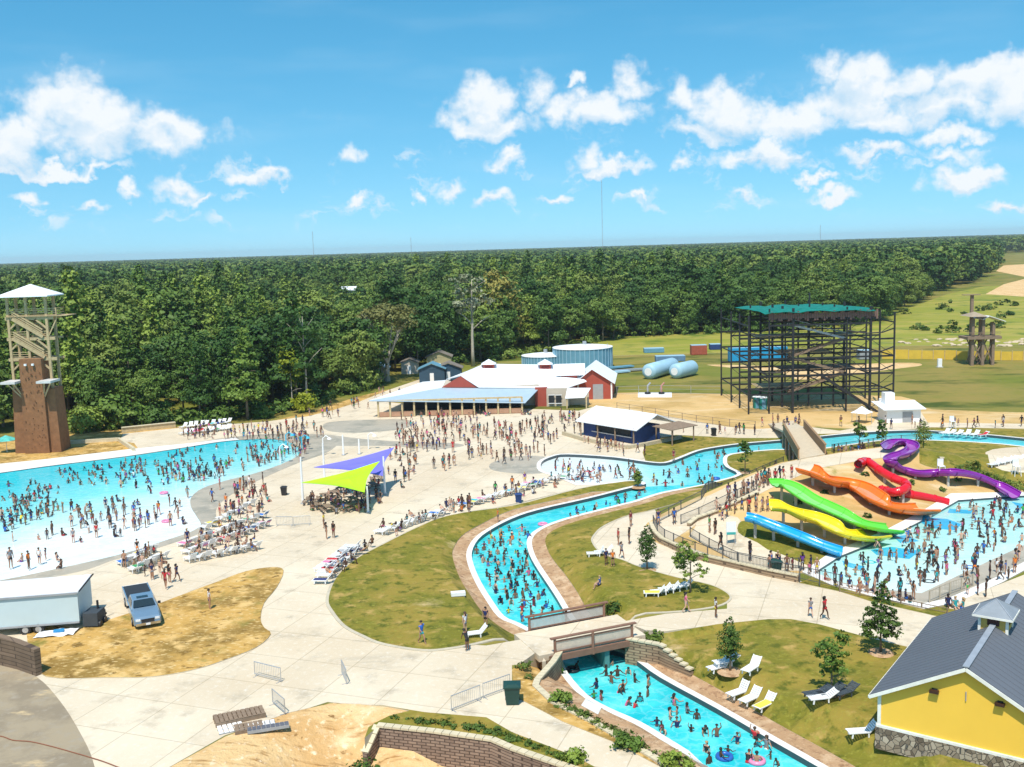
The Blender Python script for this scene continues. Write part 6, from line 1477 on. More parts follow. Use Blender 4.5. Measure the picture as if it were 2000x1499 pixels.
# ---- plank footbridge to the slide hill
def bridge2():
    a0, a1 = P(1530,842,2.2), P(1570,836,2.2); b0, b1 = P(1560,896,4.15), P(1612,887,4.15)
    t = thing('plank_footbridge', 'tan timber footbridge with solid sides leading to the slide hill queue', 'bridge', up_(b0, 0)); m = MB(); m.slab([a0,b0,b1,a1], .3); m.build('deck', mat('tan_planks', (.58,.48,.34), .8, .12, 2), t)
    for p, q in ((a0,b0),(a1,b1)):
        m = MB(); u = Vector((0,0,.55)); m.beam(p+u, q+u, .14, 1.15); m.build('side_panel', C_WOODB, t); m = MB(); m.beam(p+Vector((0,0,1.2)), q+Vector((0,0,1.2)), .3, .1); m.build('handrail', C_WOODB, t)
        for k in range(5): s = p.lerp(q, k/4.0); m = MB(); m.beam(up_(s,-.3), s-Vector((0,0,.2)), .35); m.build('pier', C_GREYW, t)
    # approach ramp
    c0, c1 = P(1500,828,0.1), P(1548,822,0.1); m = MB(); m.slab([c0,a0,a1,c1], .3); m.build('approach_ramp', mat('tan_planks', (.58,.48,.34), .8, .12, 2), t)
C_WOODB = mat('brown_bridge_timber', (.33,.20,.10), .8, .15, 2)
bridge2()

# ---- small items
def small():
    b = P(14,884); t = thing('parasol', 'teal and white parasol at the left edge beside the climbing tower', 'parasol', b); m = MB(); m.tube([b,b+Vector((0,0,2.4))], .05, 8); m.build('pole', C_WHITE, t); m = MB(); m.lathe(b+Vector((0,0,2.0)), [(1.7,0),(1.65,.06),(.1,.75)], 8); m.build('canopy', mat('teal_canopy', (.10,.48,.42), .6, .4, 1.2), t)
    a, c = P(238,846), P(343,835); t = thing('low_timber_wall', 'long low pale timber edging wall beyond the wave pool', 'wall', a); m = MB(); m.beam(a+Vector((0,0,.45)), c+Vector((0,0,.45)), .5, .9); m.build('boards', C_WOOD, t); m = MB(); m.beam(a+Vector((0,0,.95)), c+Vector((0,0,.95)), .8, .1); m.build('cap', C_CAP, t)
    a, c = P(135,868), P(232,862); t = thing('low_timber_wall', 'low plank edging on the sand beside the climbing tower foot', 'wall', a); m = MB(); m.beam(a+Vector((0,0,.3)), c+Vector((0,0,.3)), .4, .6); m.build('boards', C_CAP, t); m = MB(); m.beam(c+Vector((0,0,.3)), P(262,882)+Vector((0,0,.3)), .4, .6); m.build('end_board', C_CAP, t)
    # orange hose on the gravel pad
    pts = catmull([tuple(P(x,y,.09)) for x, y in [(-60,1432),(0,1438),(25,1446),(60,1449),(100,1458),(150,1472),(200,1487),(240,1502),(300,1520)]], 5); m = MB(); m.tube(pts, .032, 6); o = m.build('hose', mat('orange_rubber', (.24,.09,.045), .7)); tag(o, 'long orange-brown hose lying across the grey gravel pad', 'hose')
    b = P(895,1166); t = thing('utility_cover', 'white rectangular utility box lid on the left lawn by the river', 'utility box', b); m = MB(); m.box(b+Vector((0,0,.3)),(1.25,.6,.30),.15); m.build('lid', C_WHITE, t); m = MB(); m.box(b+Vector((0,0,.12)),(1.1,.5,.2),.15); m.build('base', C_KERB2, t)
    # white shelter by the slide frame
    b = P(1765,826); t = thing('white_pump_house', 'white low building with two short towers right of the slide frame', 'building', b); m = MB(); m.box(b+Vector((0,2,1.1)),(5.5,4,2.2)); m.build('wall', C_WHITE, t); m = MB(); m.box(b+Vector((-1.5,3,2.3)),(1.6,1.6,4.6)); m.build('tower', C_WHITE, t); m = MB(); m.box(b+Vector((0.6,-.03,.9)),(1.6,.1,1.8)); m.build('door', C_GREY, t); m = MB(); m.slab([b+Vector((-3.6,-.8,2.35)),b+Vector((3.3,-.8,2.35)),b+Vector((3.6,5,2.9)),b+Vector((-3.6,5,2.9))], .12); m.build('roof', C_WHITEROOF, t)
    b = P(1721,812); t = thing('white_column', 'thin white column left of the white pump building', 'column', b); m = MB(); m.cyl(b, .45, 2.9, 12); m.build('shaft', C_WHITE, t); m = MB(); m.cyl(b, .7, .2, 12); m.build('base', C_KERB2, t)
    b = P(1683,826); t = thing('tent', 'small white peaked tent at the foot of the slide frame', 'tent', b); m = MB(); m.lathe(b+Vector((0,0,1.7)), [(1.9,0),(1.1,.35),(.1,1.0)], 4); m.build('canopy', C_WHITE, t)
    for x, y in ((-1.2,-1.2),(1.2,-1.2),(1.2,1.2),(-1.2,1.2)): m = MB(); m.beam(b+Vector((x,y,0)), b+Vector((x,y,1.8)), .07); m.build('leg', C_STEEL, t)
    # fountain figures behind the field fence
    for i, (px, m_) in enumerate(((1265, C_STEEL), (1292, mat('rusty_pink', (.45,.22,.18), .7)))):
        b = P(px,771); t = thing('valve_stand', ['grey pump stand on the white pad behind the wire fence','pinkish pump stand on the white pad behind the wire fence'][i], 'pump', b); m = MB(); m.tube([b, b+Vector((0,0,1.8)), b+Vector((.6,0,2.4))], .18, 8); m.build('pipe', m_, t); m = MB(); m.cyl(b, .6, .5, 10); m.build('base', C_DARK, t)
    a = P(1246,777); c = P(1312,777); m = MB(); m.slab([a+Vector((0,0,.12)), c+Vector((0,0,.12)), P(1312,768)+Vector((0,0,.12)), P(1246,768)+Vector((0,0,.12))], .12); o = m.build('equipment_pad', C_WHITE); struct(o)
    # life guard chair, splash features
    for i, (px, py, h, c) in enumerate([(632,890,2.6,C_WHITE),(548,905,2.4,C_WHITE),(590,880,2.0,mat('spray_blue',(.05,.45,.62),.5)),(560,885,2.8,mat('spray_blue',(.05,.45,.62),.5)),(720,878,2.2,C_WHITE)]):
        b = P(px,py); t = thing('spray_post', ['white spray post beside the purple sail','white spray post on the wave pool steps','blue spray post on the wet ground','tall blue spray hoop post at the pool end','white spray post far behind the purple sail'][i], 'water feature', b); m = MB(); m.tube([b,b+Vector((0,0,h)),b+Vector((.5,0,h+.4)),b+Vector((1.0,0,h))], .09, 8); m.build('pipe', c, t); m = MB(); m.lathe(b+Vector((1.0,0,h-.15)), [(.35,0),(.3,.12),(.05,.3)], 10); m.build('nozzle', c, t)
    # umbrella-topped lifeguard chairs
    for i, (px, py) in enumerate([(1860,838),(1838,930),(1985,930)]):
        b = G(px,py); t = thing('lifeguard_chair', ['white lifeguard stand by the far river behind the slides','white lifeguard stand on the slope beside the purple slide','white lifeguard stand on the pale deck at the right edge'][i], 'chair', b); m = MB()
        m.box(b+Vector((0,0,1.2)),(.7,.7,.08)); m.build('seat', C_WHITE, t); m = MB(); m.box(b+Vector((0,.32,1.6)),(.7,.08,.8)); m.build('backrest', C_WHITE, t)
        for x in (-.3,.3):
            for y in (-.3,.3): m = MB(); m.beam(b+Vector((x*1.3,y*1.3,0)), b+Vector((x,y,1.2)), .07); m.build('leg', C_WHITE, t)
small()
# picnic tables under the sails
def table_proto():
    t = thing('picnic_table', 'x', 'table'); m = MB()
    for k in range(4): m.box((-.33+k*.22,0,.74),(.2,1.8,.04))
    m.build('tabletop', C_GREYW, t)
    for s in (-1,1): m = MB(); m.box((s*.72,0,.44),(.26,1.8,.05)); m.build('bench_seat', C_GREYW, t)
    for s in (-1,1): m = MB(); m.beam((-.75,s*.6,0),(-.1,s*.6,.72),.07); m.beam((.75,s*.6,0),(.1,s*.6,.72),.07); m.box((0,s*.6,.4),(1.5,.06,.08)); m.build('leg', C_GREYW, t)
    return t
TP = table_proto(); THINGS.remove(TP); g = random.Random(5)
for i, (px, py) in enumerate([(605,985),(632,978),(660,990),(688,984),(622,995),(652,972),(680,998),(700,970),(640,1000),(735,940),(728,955),(668,962)]):
    place(TP, USED, P(px,py,.03), g.uniform(-.5,.5), 'dark picnic table in the shade under the two sails', 'table', 'picnic tables under the sails')

# ---- weeds on the banks (nobody could count them)
def weeds():
    g = random.Random(12); L = []
    def run(pts, n, r0, r1, hf=None):
        for i in range(n):
            k = g.randrange(len(pts)-1); a, b = pts[k], pts[k+1]; t = g.random(); x = a[0]+(b[0]-a[0])*t+g.uniform(-6,6); y = a[1]+(b[1]-a[1])*t+g.uniform(-4,4)
            p = G(x, y); r = g.uniform(r0, r1); L.append((p.x, p.y, p.z+r*.35, r, r*.55))
    run([(1075,1368),(1110,1388),(1160,1412),(1215,1442),(1262,1470),(1330,1505)], 60, .15, .5); run([(760,1404),(830,1412),(900,1420),(960,1430),(1010,1448),(1080,1472),(1120,1488)], 70, .15, .42); run([(1010,1305),(1035,1300),(1075,1300),(1030,1330)], 16, .12, .4); run([(1300,1262),(1360,1310),(1420,1345),(1500,1392)], 12, .1, .22)
    me = crown_mesh('weeds', L, 9000, .07, g, M_YOUNG, 0); o = mk('weeds', me); stuff(o, 'scrubby green weeds growing on the banks above the walls', 'weeds')
weeds()

g = random.Random(41)
for i in range(26):
    px, py = g.uniform(1740,1985), g.uniform(590,655)
    if py < edge_y(px)+8: continue
    b = P(px, py); r = g.uniform(1.0, 2.2); o = thing('field_bush', 'dark bush dotted over the rough slope above the yellow barrier', 'shrub', b, 'bushes on the far slope')
    mk('foliage', crown_mesh('foliage', [(0,0,r*.6,r,r*.6),(r*.7,0,r*.4,r*.6,r*.4)], 160, .35, g, M_YOUNG), o); mk('stem', trunk_mesh('stem', r*.6, .08, g, M_BARK, 3), o)
# ------------------------------------------------------------ sunbeds
def lounger_proto(up=1.0, col=None):
    t = thing('sunbed', 'x', 'sunbed'); THINGS.remove(t); c = col or mat('white_plastic', (.80,.80,.79), .4, .03, 1)
    m = MB()
    for k in range(9): m.box((0,-.88+k*.145,.34),(.60,.115,.035))
    m.box((.32,-.30,.33),(.05,1.32,.07)); m.box((-.32,-.30,.33),(.05,1.32,.07)); m.build('seat', c, t)
    m = MB(); a = R(28+20*up); T_ = Matrix.Rotation(a, 3, 'X')
    for k in range(5): p = Vector((0,.36,.34))+T_ @ Vector((0,.08+k*.145,0)); m.box(p, (.60,.115,.035), 0, T_)
    for s in (-.32,.32): m.box(Vector((s,.36,.33))+T_ @ Vector((0,.37,0)), (.05,.80,.06), 0, T_)
    m.build('backrest', c, t)
    for s in (-.3,.3):
        for y, h in ((-.75,.32),(.30,.32)): m = MB(); m.beam((s,y,0),(s,y*.94,h),.06,.09); m.build('leg', c, t)
    return t
LG = [lounger_proto(.2), lounger_proto(1.0), lounger_proto(1.6)]
LGD = lounger_proto(.1, mat('dark_towelled_plastic', (.06,.075,.09), .6, .5, 6))
TOWC = [('blue',(.03,.16,.50)),('red',(.50,.03,.04)),('turquoise',(.02,.42,.50)),('pink',(.70,.20,.35)),('navy',(.02,.03,.14)),('striped',(.35,.36,.38)),('yellow',(.75,.60,.08)),('green',(.05,.30,.10))]
def lounger(px, py, rz, label, group='sunbeds', pr=None):
    b = G(px, py, .0); b.z = max(b.z, .03)+.07 if abs(b.z) < .2 else b.z+.1
    p = pr or LG[g.choice([0,1,1,2])]; place(p, USED, b, rz, label, 'sunbed', group); return b
g = random.Random(31)
def towel(b, rz, w, i):
    n, c = TOWC[i % len(TOWC)]; m = MB(); Rm = Matrix.Rotation(rz, 3, 'Z'); pts = [Vector((x,y,z)) for y, z in ((-.85,.375),(.33,.375),(.80,.66)) for x in (-.30,.30)]
    m.add([b+Rm @ p for p in pts]+[b+Rm @ (p-Vector((0,0,.015))) for p in pts], [(0,1,3,2),(2,3,5,4),(7,6,8,9),(9,8,10,11),(0,2,8,6),(1,7,9,3),(2,4,10,8),(3,9,11,5),(0,6,7,1),(4,5,11,10)]); o = m.build('towel', mat('towel_'+n.replace(' ','_'), c, .9, .15, 5)); tag(o, f'{n} towel spread on a sunbed {w}', 'towel', 'towels on sunbeds')
def row(a, b, n, rz, w, rows=1, step=(0,0), tw=.3, jit=.25):
    for r in range(rows):
        for i in range(n):
            t = (i+.5)/n+g.uniform(-.2,.2)/n; x = a[0]+(b[0]-a[0])*t+step[0]*r; y = a[1]+(b[1]-a[1])*t+step[1]*r; rr = rz+g.uniform(-jit,jit)
            q = lounger(x, y, rr, 'white plastic sunbed '+w, 'sunbeds '+w)
            if g.random() < tw: towel(q, rr, w, g.randrange(8))
row((238,1108),(300,1078),7,-2.2,'behind the pickup truck',2,(20,14))
row((355,1072),(520,1010),12,-2.3,'in the block below the pool ramp',2,(6,16)); row((368,1100),(505,1072),9,-2.2,'in the lowest row by the dry lawn')
row((395,1040),(500,985),7,-2.3,'nearest the wave pool ramp')
row((634,1128),(700,1076),9,-1.9,'on the bend of the left lawn',2,(-6,-6)); row((628,1146),(640,1128),2,-1.8,'on the bend of the left lawn')
row((738,1048),(868,1004),11,-2.0,'along the middle of the left lawn kerb'); row((905,992),(1060,948),14,-2.0,'along the upper lawn kerb',1,(0,0),.45); row((1010,955),(1160,926),9,-2.0,'at the edge of the beach pool')
row((355,850),(450,840),9,-.3,'on the pale deck past the wave pool',2,(0,-12))
row((1272,1168),(1338,1152),5,-1.6,'beside the light green tree by the path loop'); row((1158,1090),(1192,1083),2,-1.5,'on the lawn corner inside the path loop')
row((1835,850),(1925,855),6,-1.0,'beside the far river strip'); row((1935,915),(1995,900),5,-1.2,'on the pale deck at the right edge')
for x, y, rz, lb in [(1405,1312,-1.1,'white sunbed left of the cone-shaped young tree'),(1418,1302,-1.3,'white sunbed partly behind the cone-shaped young tree'),(1468,1318,-.75,'white sunbed with raised back right of the cone-shaped tree'),
                     (1443,1362,-1.0,'white sunbed leftmost of the row below the cone-shaped tree'),(1466,1374,-.9,'white sunbed in the middle of the row below the cone-shaped tree'),(1684,1440,-1.5,'white sunbed left of the stone base of the yellow building'),(930,1246,-1.3,'white sunbed by the path just left of the near footbridge')]:
    lounger(x, y, rz, lb, 'white sunbeds standing about the lawns')
q = lounger(1494,1386,-.9,'white sunbed under a yellow towel, rightmost of the row below the cone-shaped tree','white sunbeds standing about the lawns'); towel(q, -.9, 'at the right of the row below the cone-shaped tree', 6)
for i, (x, y, rz) in enumerate([(1596,1366,-1.3),(1622,1362,-1.2),(1650,1362,-1.1)]): lounger(x, y, rz, 'towel-draped dark sunbed under the bushy young tree', 'dark sunbeds under the bushy tree', LGD)
b = lounger(1606,1378,-1.4,'white sunbed in front of the dark ones under the bushy young tree','white sunbeds standing about the lawns')

# ------------------------------------------------------------ people
def skin(verts, edges, rad, sub=1):
    me = bpy.data.meshes.new('tmp'); me.from_pydata(verts, edges, []); o = bpy.data.objects.new('tmp', me); COL.objects.link(o)
    md = o.modifiers.new('s', 'SKIN'); md.use_smooth_shade = True; md.branch_smoothing = .5
    lay = me.skin_vertices[0].data
    for i, r in enumerate(rad): lay[i].radius = r if isinstance(r, tuple) else (r, r); lay[i].use_root = (i == 0)
    if sub: sb = o.modifiers.new('b', 'SUBSURF'); sb.levels = sub; sb.render_levels = sub
    dg = bpy.context.evaluated_depsgraph_get(); out = bpy.data.meshes.new_from_object(o.evaluated_get(dg), depsgraph=dg)
    bpy.data.objects.remove(o); bpy.data.meshes.remove(me)
    return out
def pose(kind):
    """joints facing -Y, soles at z=0 (or seat height included)"""
    J = dict(pelvis=(0,0,.93), spine=(0,.0,1.12), chest=(0,-.01,1.32), neck=(0,0,1.46), head=(0,-.02,1.58), top=(0,-.01,1.68), nose=(0,-.10,1.575),
        shL=(.17,0,1.39), elL=(.23,.02,1.12), wrL=(.24,-.05,.88), haL=(.24,-.08,.79), thL=(.21,-.11,.83), hipL=(.09,0,.87), knL=(.10,-.02,.49), anL=(.11,.03,.09), toL=(.12,-.13,.035))
    for k in ('sh','el','wr','ha','th','hip','kn','an','to'): v = J[k+'L']; J[k+'R'] = (-v[0], v[1], v[2])
    if kind == 'walk':
        J.update(knL=(.10,-.20,.52), anL=(.10,-.26,.11), toL=(.10,-.41,.08), knR=(-.10,.05,.48), anR=(-.10,.30,.16), toR=(-.10,.20,.05), elL=(.22,.14,1.13), wrL=(.22,.14,.92), haL=(.22,.12,.84), thL=(.19,.08,.87), elR=(-.22,-.12,1.14), wrR=(-.21,-.28,1.02), haR=(-.21,-.35,.99), thR=(-.18,-.32,1.04))
    elif kind == 'wade':
        J.update(elL=(.36,-.10,1.20), wrL=(.52,-.25,1.16), haL=(.58,-.31,1.15), thL=(.53,-.33,1.18), elR=(-.36,-.08,1.22), wrR=(-.50,-.26,1.24), haR=(-.54,-.34,1.25), thR=(-.49,-.34,1.28))
    elif kind == 'wave':
        J.update(elL=(.30,-.02,1.55), wrL=(.26,-.05,1.78), haL=(.25,-.05,1.88), thL=(.21,-.08,1.83), elR=(-.30,-.10,1.20), wrR=(-.30,-.26,1.10), haR=(-.29,-.34,1.08), thR=(-.25,-.32,1.12))
    elif kind == 'lean':
        J.update(spine=(0,-.08,1.10), chest=(0,-.20,1.25), neck=(0,-.30,1.36), head=(0,-.38,1.45), top=(0,-.40,1.55), nose=(0,-.47,1.43), shL=(.17,-.24,1.30), elL=(.20,-.36,1.06), wrL=(.16,-.46,.86), haL=(.15,-.50,.78), thL=(.12,-.50,.84), shR=(-.17,-.24,1.30), elR=(-.20,-.36,1.06), wrR=(-.16,-.46,.86), haR=(-.15,-.50,.78), thR=(-.12,-.50,.84))
    elif kind == 'sit':                    # seat 0.42
        J.update(pelvis=(0,0,.50), spine=(0,.03,.70), chest=(0,.02,.90), neck=(0,.02,1.04), head=(0,0,1.16), top=(0,.01,1.26), nose=(0,-.08,1.155))
        for s, x in (('L',1),('R',-1)): J.update({'sh'+s:(.17*x,.03,.97),'el'+s:(.23*x,-.05,.72),'wr'+s:(.17*x,-.25,.62),'ha'+s:(.15*x,-.33,.60),'th'+s:(.11*x,-.30,.65),'hip'+s:(.10*x,-.02,.48),'kn'+s:(.13*x,-.43,.50),'an'+s:(.13*x,-.45,.09),'to'+s:(.13*x,-.60,.035)})
    elif kind == 'lie':                    # on a sunbed
        J.update(pelvis=(0,.20,.50), spine=(0,.38,.60), chest=(0,.55,.72), neck=(0,.67,.80), head=(0,.76,.88), top=(0,.84,.96), nose=(0,.70,.94))
        for s, x in (('L',1),('R',-1)): J.update({'sh'+s:(.17*x,.60,.75),'el'+s:(.26*x,.38,.56),'wr'+s:(.22*x,.16,.50),'ha'+s:(.20*x,.08,.49),'th'+s:(.16*x,.10,.53),'hip'+s:(.10*x,.16,.48),'kn'+s:(.12*x,-.26,.60 if x > 0 else .49),'an'+s:(.12*x,-.62,.44),'to'+s:(.13*x,-.68,.56)})
    return J
CHN = [('pelvis','spine'),('spine','chest'),('chest','neck'),('neck','head'),('head','top'),('head','nose')]+[(a+s,b+s) for s in 'LR' for a, b in (('sh','el'),('el','wr'),('wr','ha'),('wr','th'),('hip','kn'),('kn','an'),('an','to'))]+[('chest','shL'),('chest','shR'),('pelvis','hipL'),('pelvis','hipR')]
RAD = dict(pelvis=(.15,.115), spine=(.125,.10), chest=(.155,.115), neck=.055, head=(.085,.095), top=.06, nose=.018, sh=.062, el=.043, wr=.030, ha=.032, th=.014, hip=.095, kn=.060, an=.042, to=.035)
def rad(k, f=1.0, add=0):
    r = RAD.get(k) or RAD[k[:-1]]; return tuple(v*f+add for v in r) if isinstance(r, tuple) else r*f+add
def make_kind(kind):
    J = pose(kind); names = list(J); idx = {k: i for i, k in enumerate(names)}
    body = skin([J[k] for k in names], [(idx[a], idx[b]) for a, b in CHN], [rad(k) for k in names])
    def sub(keys, edges, f, add, extra=None):
        K = list(keys); ii = {k: i for i, k in enumerate(K)}; pos = {k: Vector(J[k]) for k in K if k in J}
        for k, (a, b, t) in (extra or {}).items(): pos[k] = Vector(J[a]).lerp(Vector(J[b]), t)
        rr = []
        for k in K:
            base = k if k in J else extra[k][0]; rr.append(rad(base, f, add))
        return skin([tuple(pos[k]) for k in K], [(ii[a], ii[b]) for a, b in edges], rr)
    ex = {'tL':('hipL','knL',.55), 'tR':('hipR','knR',.55), 'waist':('pelvis','spine',.45), 'aL':('shL','elL',.5), 'aR':('shR','elR',.5), 'ub':('chest','neck',.25), 'hL':('hipL','knL',.12), 'hR':('hipR','knR',.12)}
    shorts = sub(['pelvis','waist','hipL','hipR','tL','tR'], [('pelvis','waist'),('pelvis','hipL'),('pelvis','hipR'),('hipL','tL'),('hipR','tR')], 1.06, .014, ex)
    shirt = sub(['spine','pelvis','chest','ub','shL','shR','aL','aR'], [('pelvis','spine'),('spine','chest'),('chest','ub'),('chest','shL'),('chest','shR'),('shL','aL'),('shR','aR')], 1.06, .014, ex)
    suit = sub(['spine','pelvis','chest','hL','hR'], [('pelvis','spine'),('spine','chest'),('pelvis','hL'),('pelvis','hR')], 1.05, .008, ex)
    hd = Vector(J['head']); tp = Vector(J['top']); ax = (tp-hd).normalized(); fwd = (Vector(J['nose'])-hd).normalized()
    def hairm(long):
        m = MB(); c = hd.lerp(tp, .55)-fwd*.02; vs = []; n = 10; rings = 5
        x = ax.cross(fwd).normalized(); f2 = x.cross(ax).normalized()
        for i in range(rings):
            ph = math.pi*.5*i/(rings-1)*1.05; r = .112*math.sin(ph)+.002; h = .10*math.cos(ph)
            for k in range(n): a = 2*math.pi*k/n; back = -math.sin(a); vs.append(c+(x*math.cos(a)+f2*math.sin(a))*r+ax*(h-(.05*max(0,back) if i >= 3 else 0)))
        fs = [(i*n+k, i*n+(k+1) % n, (i+1)*n+(k+1) % n, (i+1)*n+k) for i in range(rings-1) for k in range(n)]+[tuple(range(n))]; m.add(vs, fs)
        if long: q = c-f2*.09; m.tube([q+ax*.02, q-ax*.12-f2*.01, q-ax*.26], [.085,.075,.04], 8)
        me = bpy.data.meshes.new('hair'); me.from_pydata([tuple(v) for v in m.v], [], m.f); return me
    return dict(body=body, shorts=shorts, shirt=shirt, suit=suit, hair=hairm(False), long=hairm(True))
KINDS = {k: make_kind(k) for k in ('stand','walk','wade','wave','lean','sit','lie')}
DUMMY = mat('skin_slot', (.4,.25,.16), .6)
for k in KINDS.values():
    for me in k.values():
        me.materials.clear(); me.materials.append(DUMMY); me.polygons.foreach_set('use_smooth', [True]*len(me.polygons))
SKINS = {'light':(.55,.33,.23), 'tanned':(.38,.20,.12), 'brown':(.19,.09,.05), 'dark':(.075,.036,.022)}
HAIRS = {'dark':(.018,.012,.01), 'brown':(.07,.035,.018), 'blond':(.38,.26,.12)}
CLOTH = {'black':(.015,.015,.018),'navy':(.015,.025,.10),'blue':(.02,.12,.45),'red':(.50,.02,.03),'white':(.75,.75,.75),'teal':(.02,.33,.36),'pink':(.70,.12,.28),'green':(.04,.35,.07),'orange':(.80,.20,.02),'yellow':(.80,.62,.03),'grey':(.22,.23,.25),'maroon':(.20,.02,.04),'purple':(.16,.05,.30)}
CW = ['black']*8+['navy']*7+['blue']*4+['red']*3+['white']*3+['teal']*3+['pink']*2+['green','orange','yellow','maroon','purple']+['grey']*2
def M_(d, k, pre): return mat(pre+k, d[k], .65, .06, 4)
SPECS = []
g = random.Random(77)
def person(px, py, kind='stand', zone='', top=None, bottom=None, mode='ground', rz=None, sc=None, tone=None, label=None, hair=None, group=None):
    w = {'ground':0, 'water':-.32, 'wave':-.02, 'pool':-.12, 'bed':0}[mode]
    p = G(px, py, w) if mode != 'wave' else P(px, py, w)
    sk = tone or g.choice(['light','tanned','tanned','brown','brown','dark','dark'])
    female = g.random() < .5; s = sc or (g.uniform(.92,1.05) if g.random() < .68 else g.uniform(.62,.8))
    if bottom is None:
        bottom = g.choice(CW)
    outfit = 'shirt' if top else ('suit' if (female and bottom in ('black','pink','teal','purple','red','navy','blue') and g.random() < .6) else 'trunks')
    if mode == 'ground' and top is None and g.random() < .5: top = g.choice(CW); outfit = 'shirt'
    if mode in ('water','wave','pool') and top is None and g.random() < .38: top = g.choice(CW); outfit = 'shirt'
    z = p.z
    if mode == 'water': z = p.z-g.uniform(.80, 1.0)*s
    elif mode == 'pool': z = p.z-g.uniform(.25,.45)
    elif mode == 'wave':
        dd = (p.x-ref.x)*ang.x+(p.y-ref.y)*ang.y; z = p.z-max(0.02, min(.95*s, dd*.032+g.uniform(0,.1)))
    else: z = p.z+.09
    if kind == 'lie' and mode != 'bed': z = p.z-.42
    if kind == 'sit' and mode == 'ground': z = p.z+.10-.36*s
    if mode in ('wave','pool') and kind == 'sit': z = p.z-.38*s
    SPECS.append(dict(px=px, py=py, x=p.x, y=p.y, z=z, kind=kind, zone=zone, top=top, bottom=bottom, outfit=outfit, rz=g.uniform(0,6.28) if rz is None else rz, s=s, skin=sk,
        hair=hair or ('dark' if sk in ('brown','dark') or g.random() < .5 else g.choice(['brown','brown','blond'])), long=female and outfit != 'trunks', label=label, mode=mode, group=group, man=label is not None))
def fill(poly, n, zone, mode, kinds, mind=1.0, clump=.5, tops=None):
    pts = []; xs = [p[0] for p in poly]; ys = [p[1] for p in poly]; t = 0
    while len(pts) < n and t < n*60:
        t += 1
        if pts and g.random() < clump: q = g.choice(pts); x, y = q[0]+g.gauss(0, 9), q[1]+g.gauss(0, 5)
        else: x, y = g.uniform(min(xs), max(xs)), g.uniform(min(ys), max(ys))
        if not inside((x, y), poly): continue
        k = (y-480)/430.0
        if any(abs(x-a) < 9*k*mind and abs(y-b) < 4.5*k*mind for a, b in pts): continue
        pts.append((x, y)); kk = g.choice(kinds); person(x, y, kk, zone if isinstance(zone, str) else zone(x, y), mode=mode)
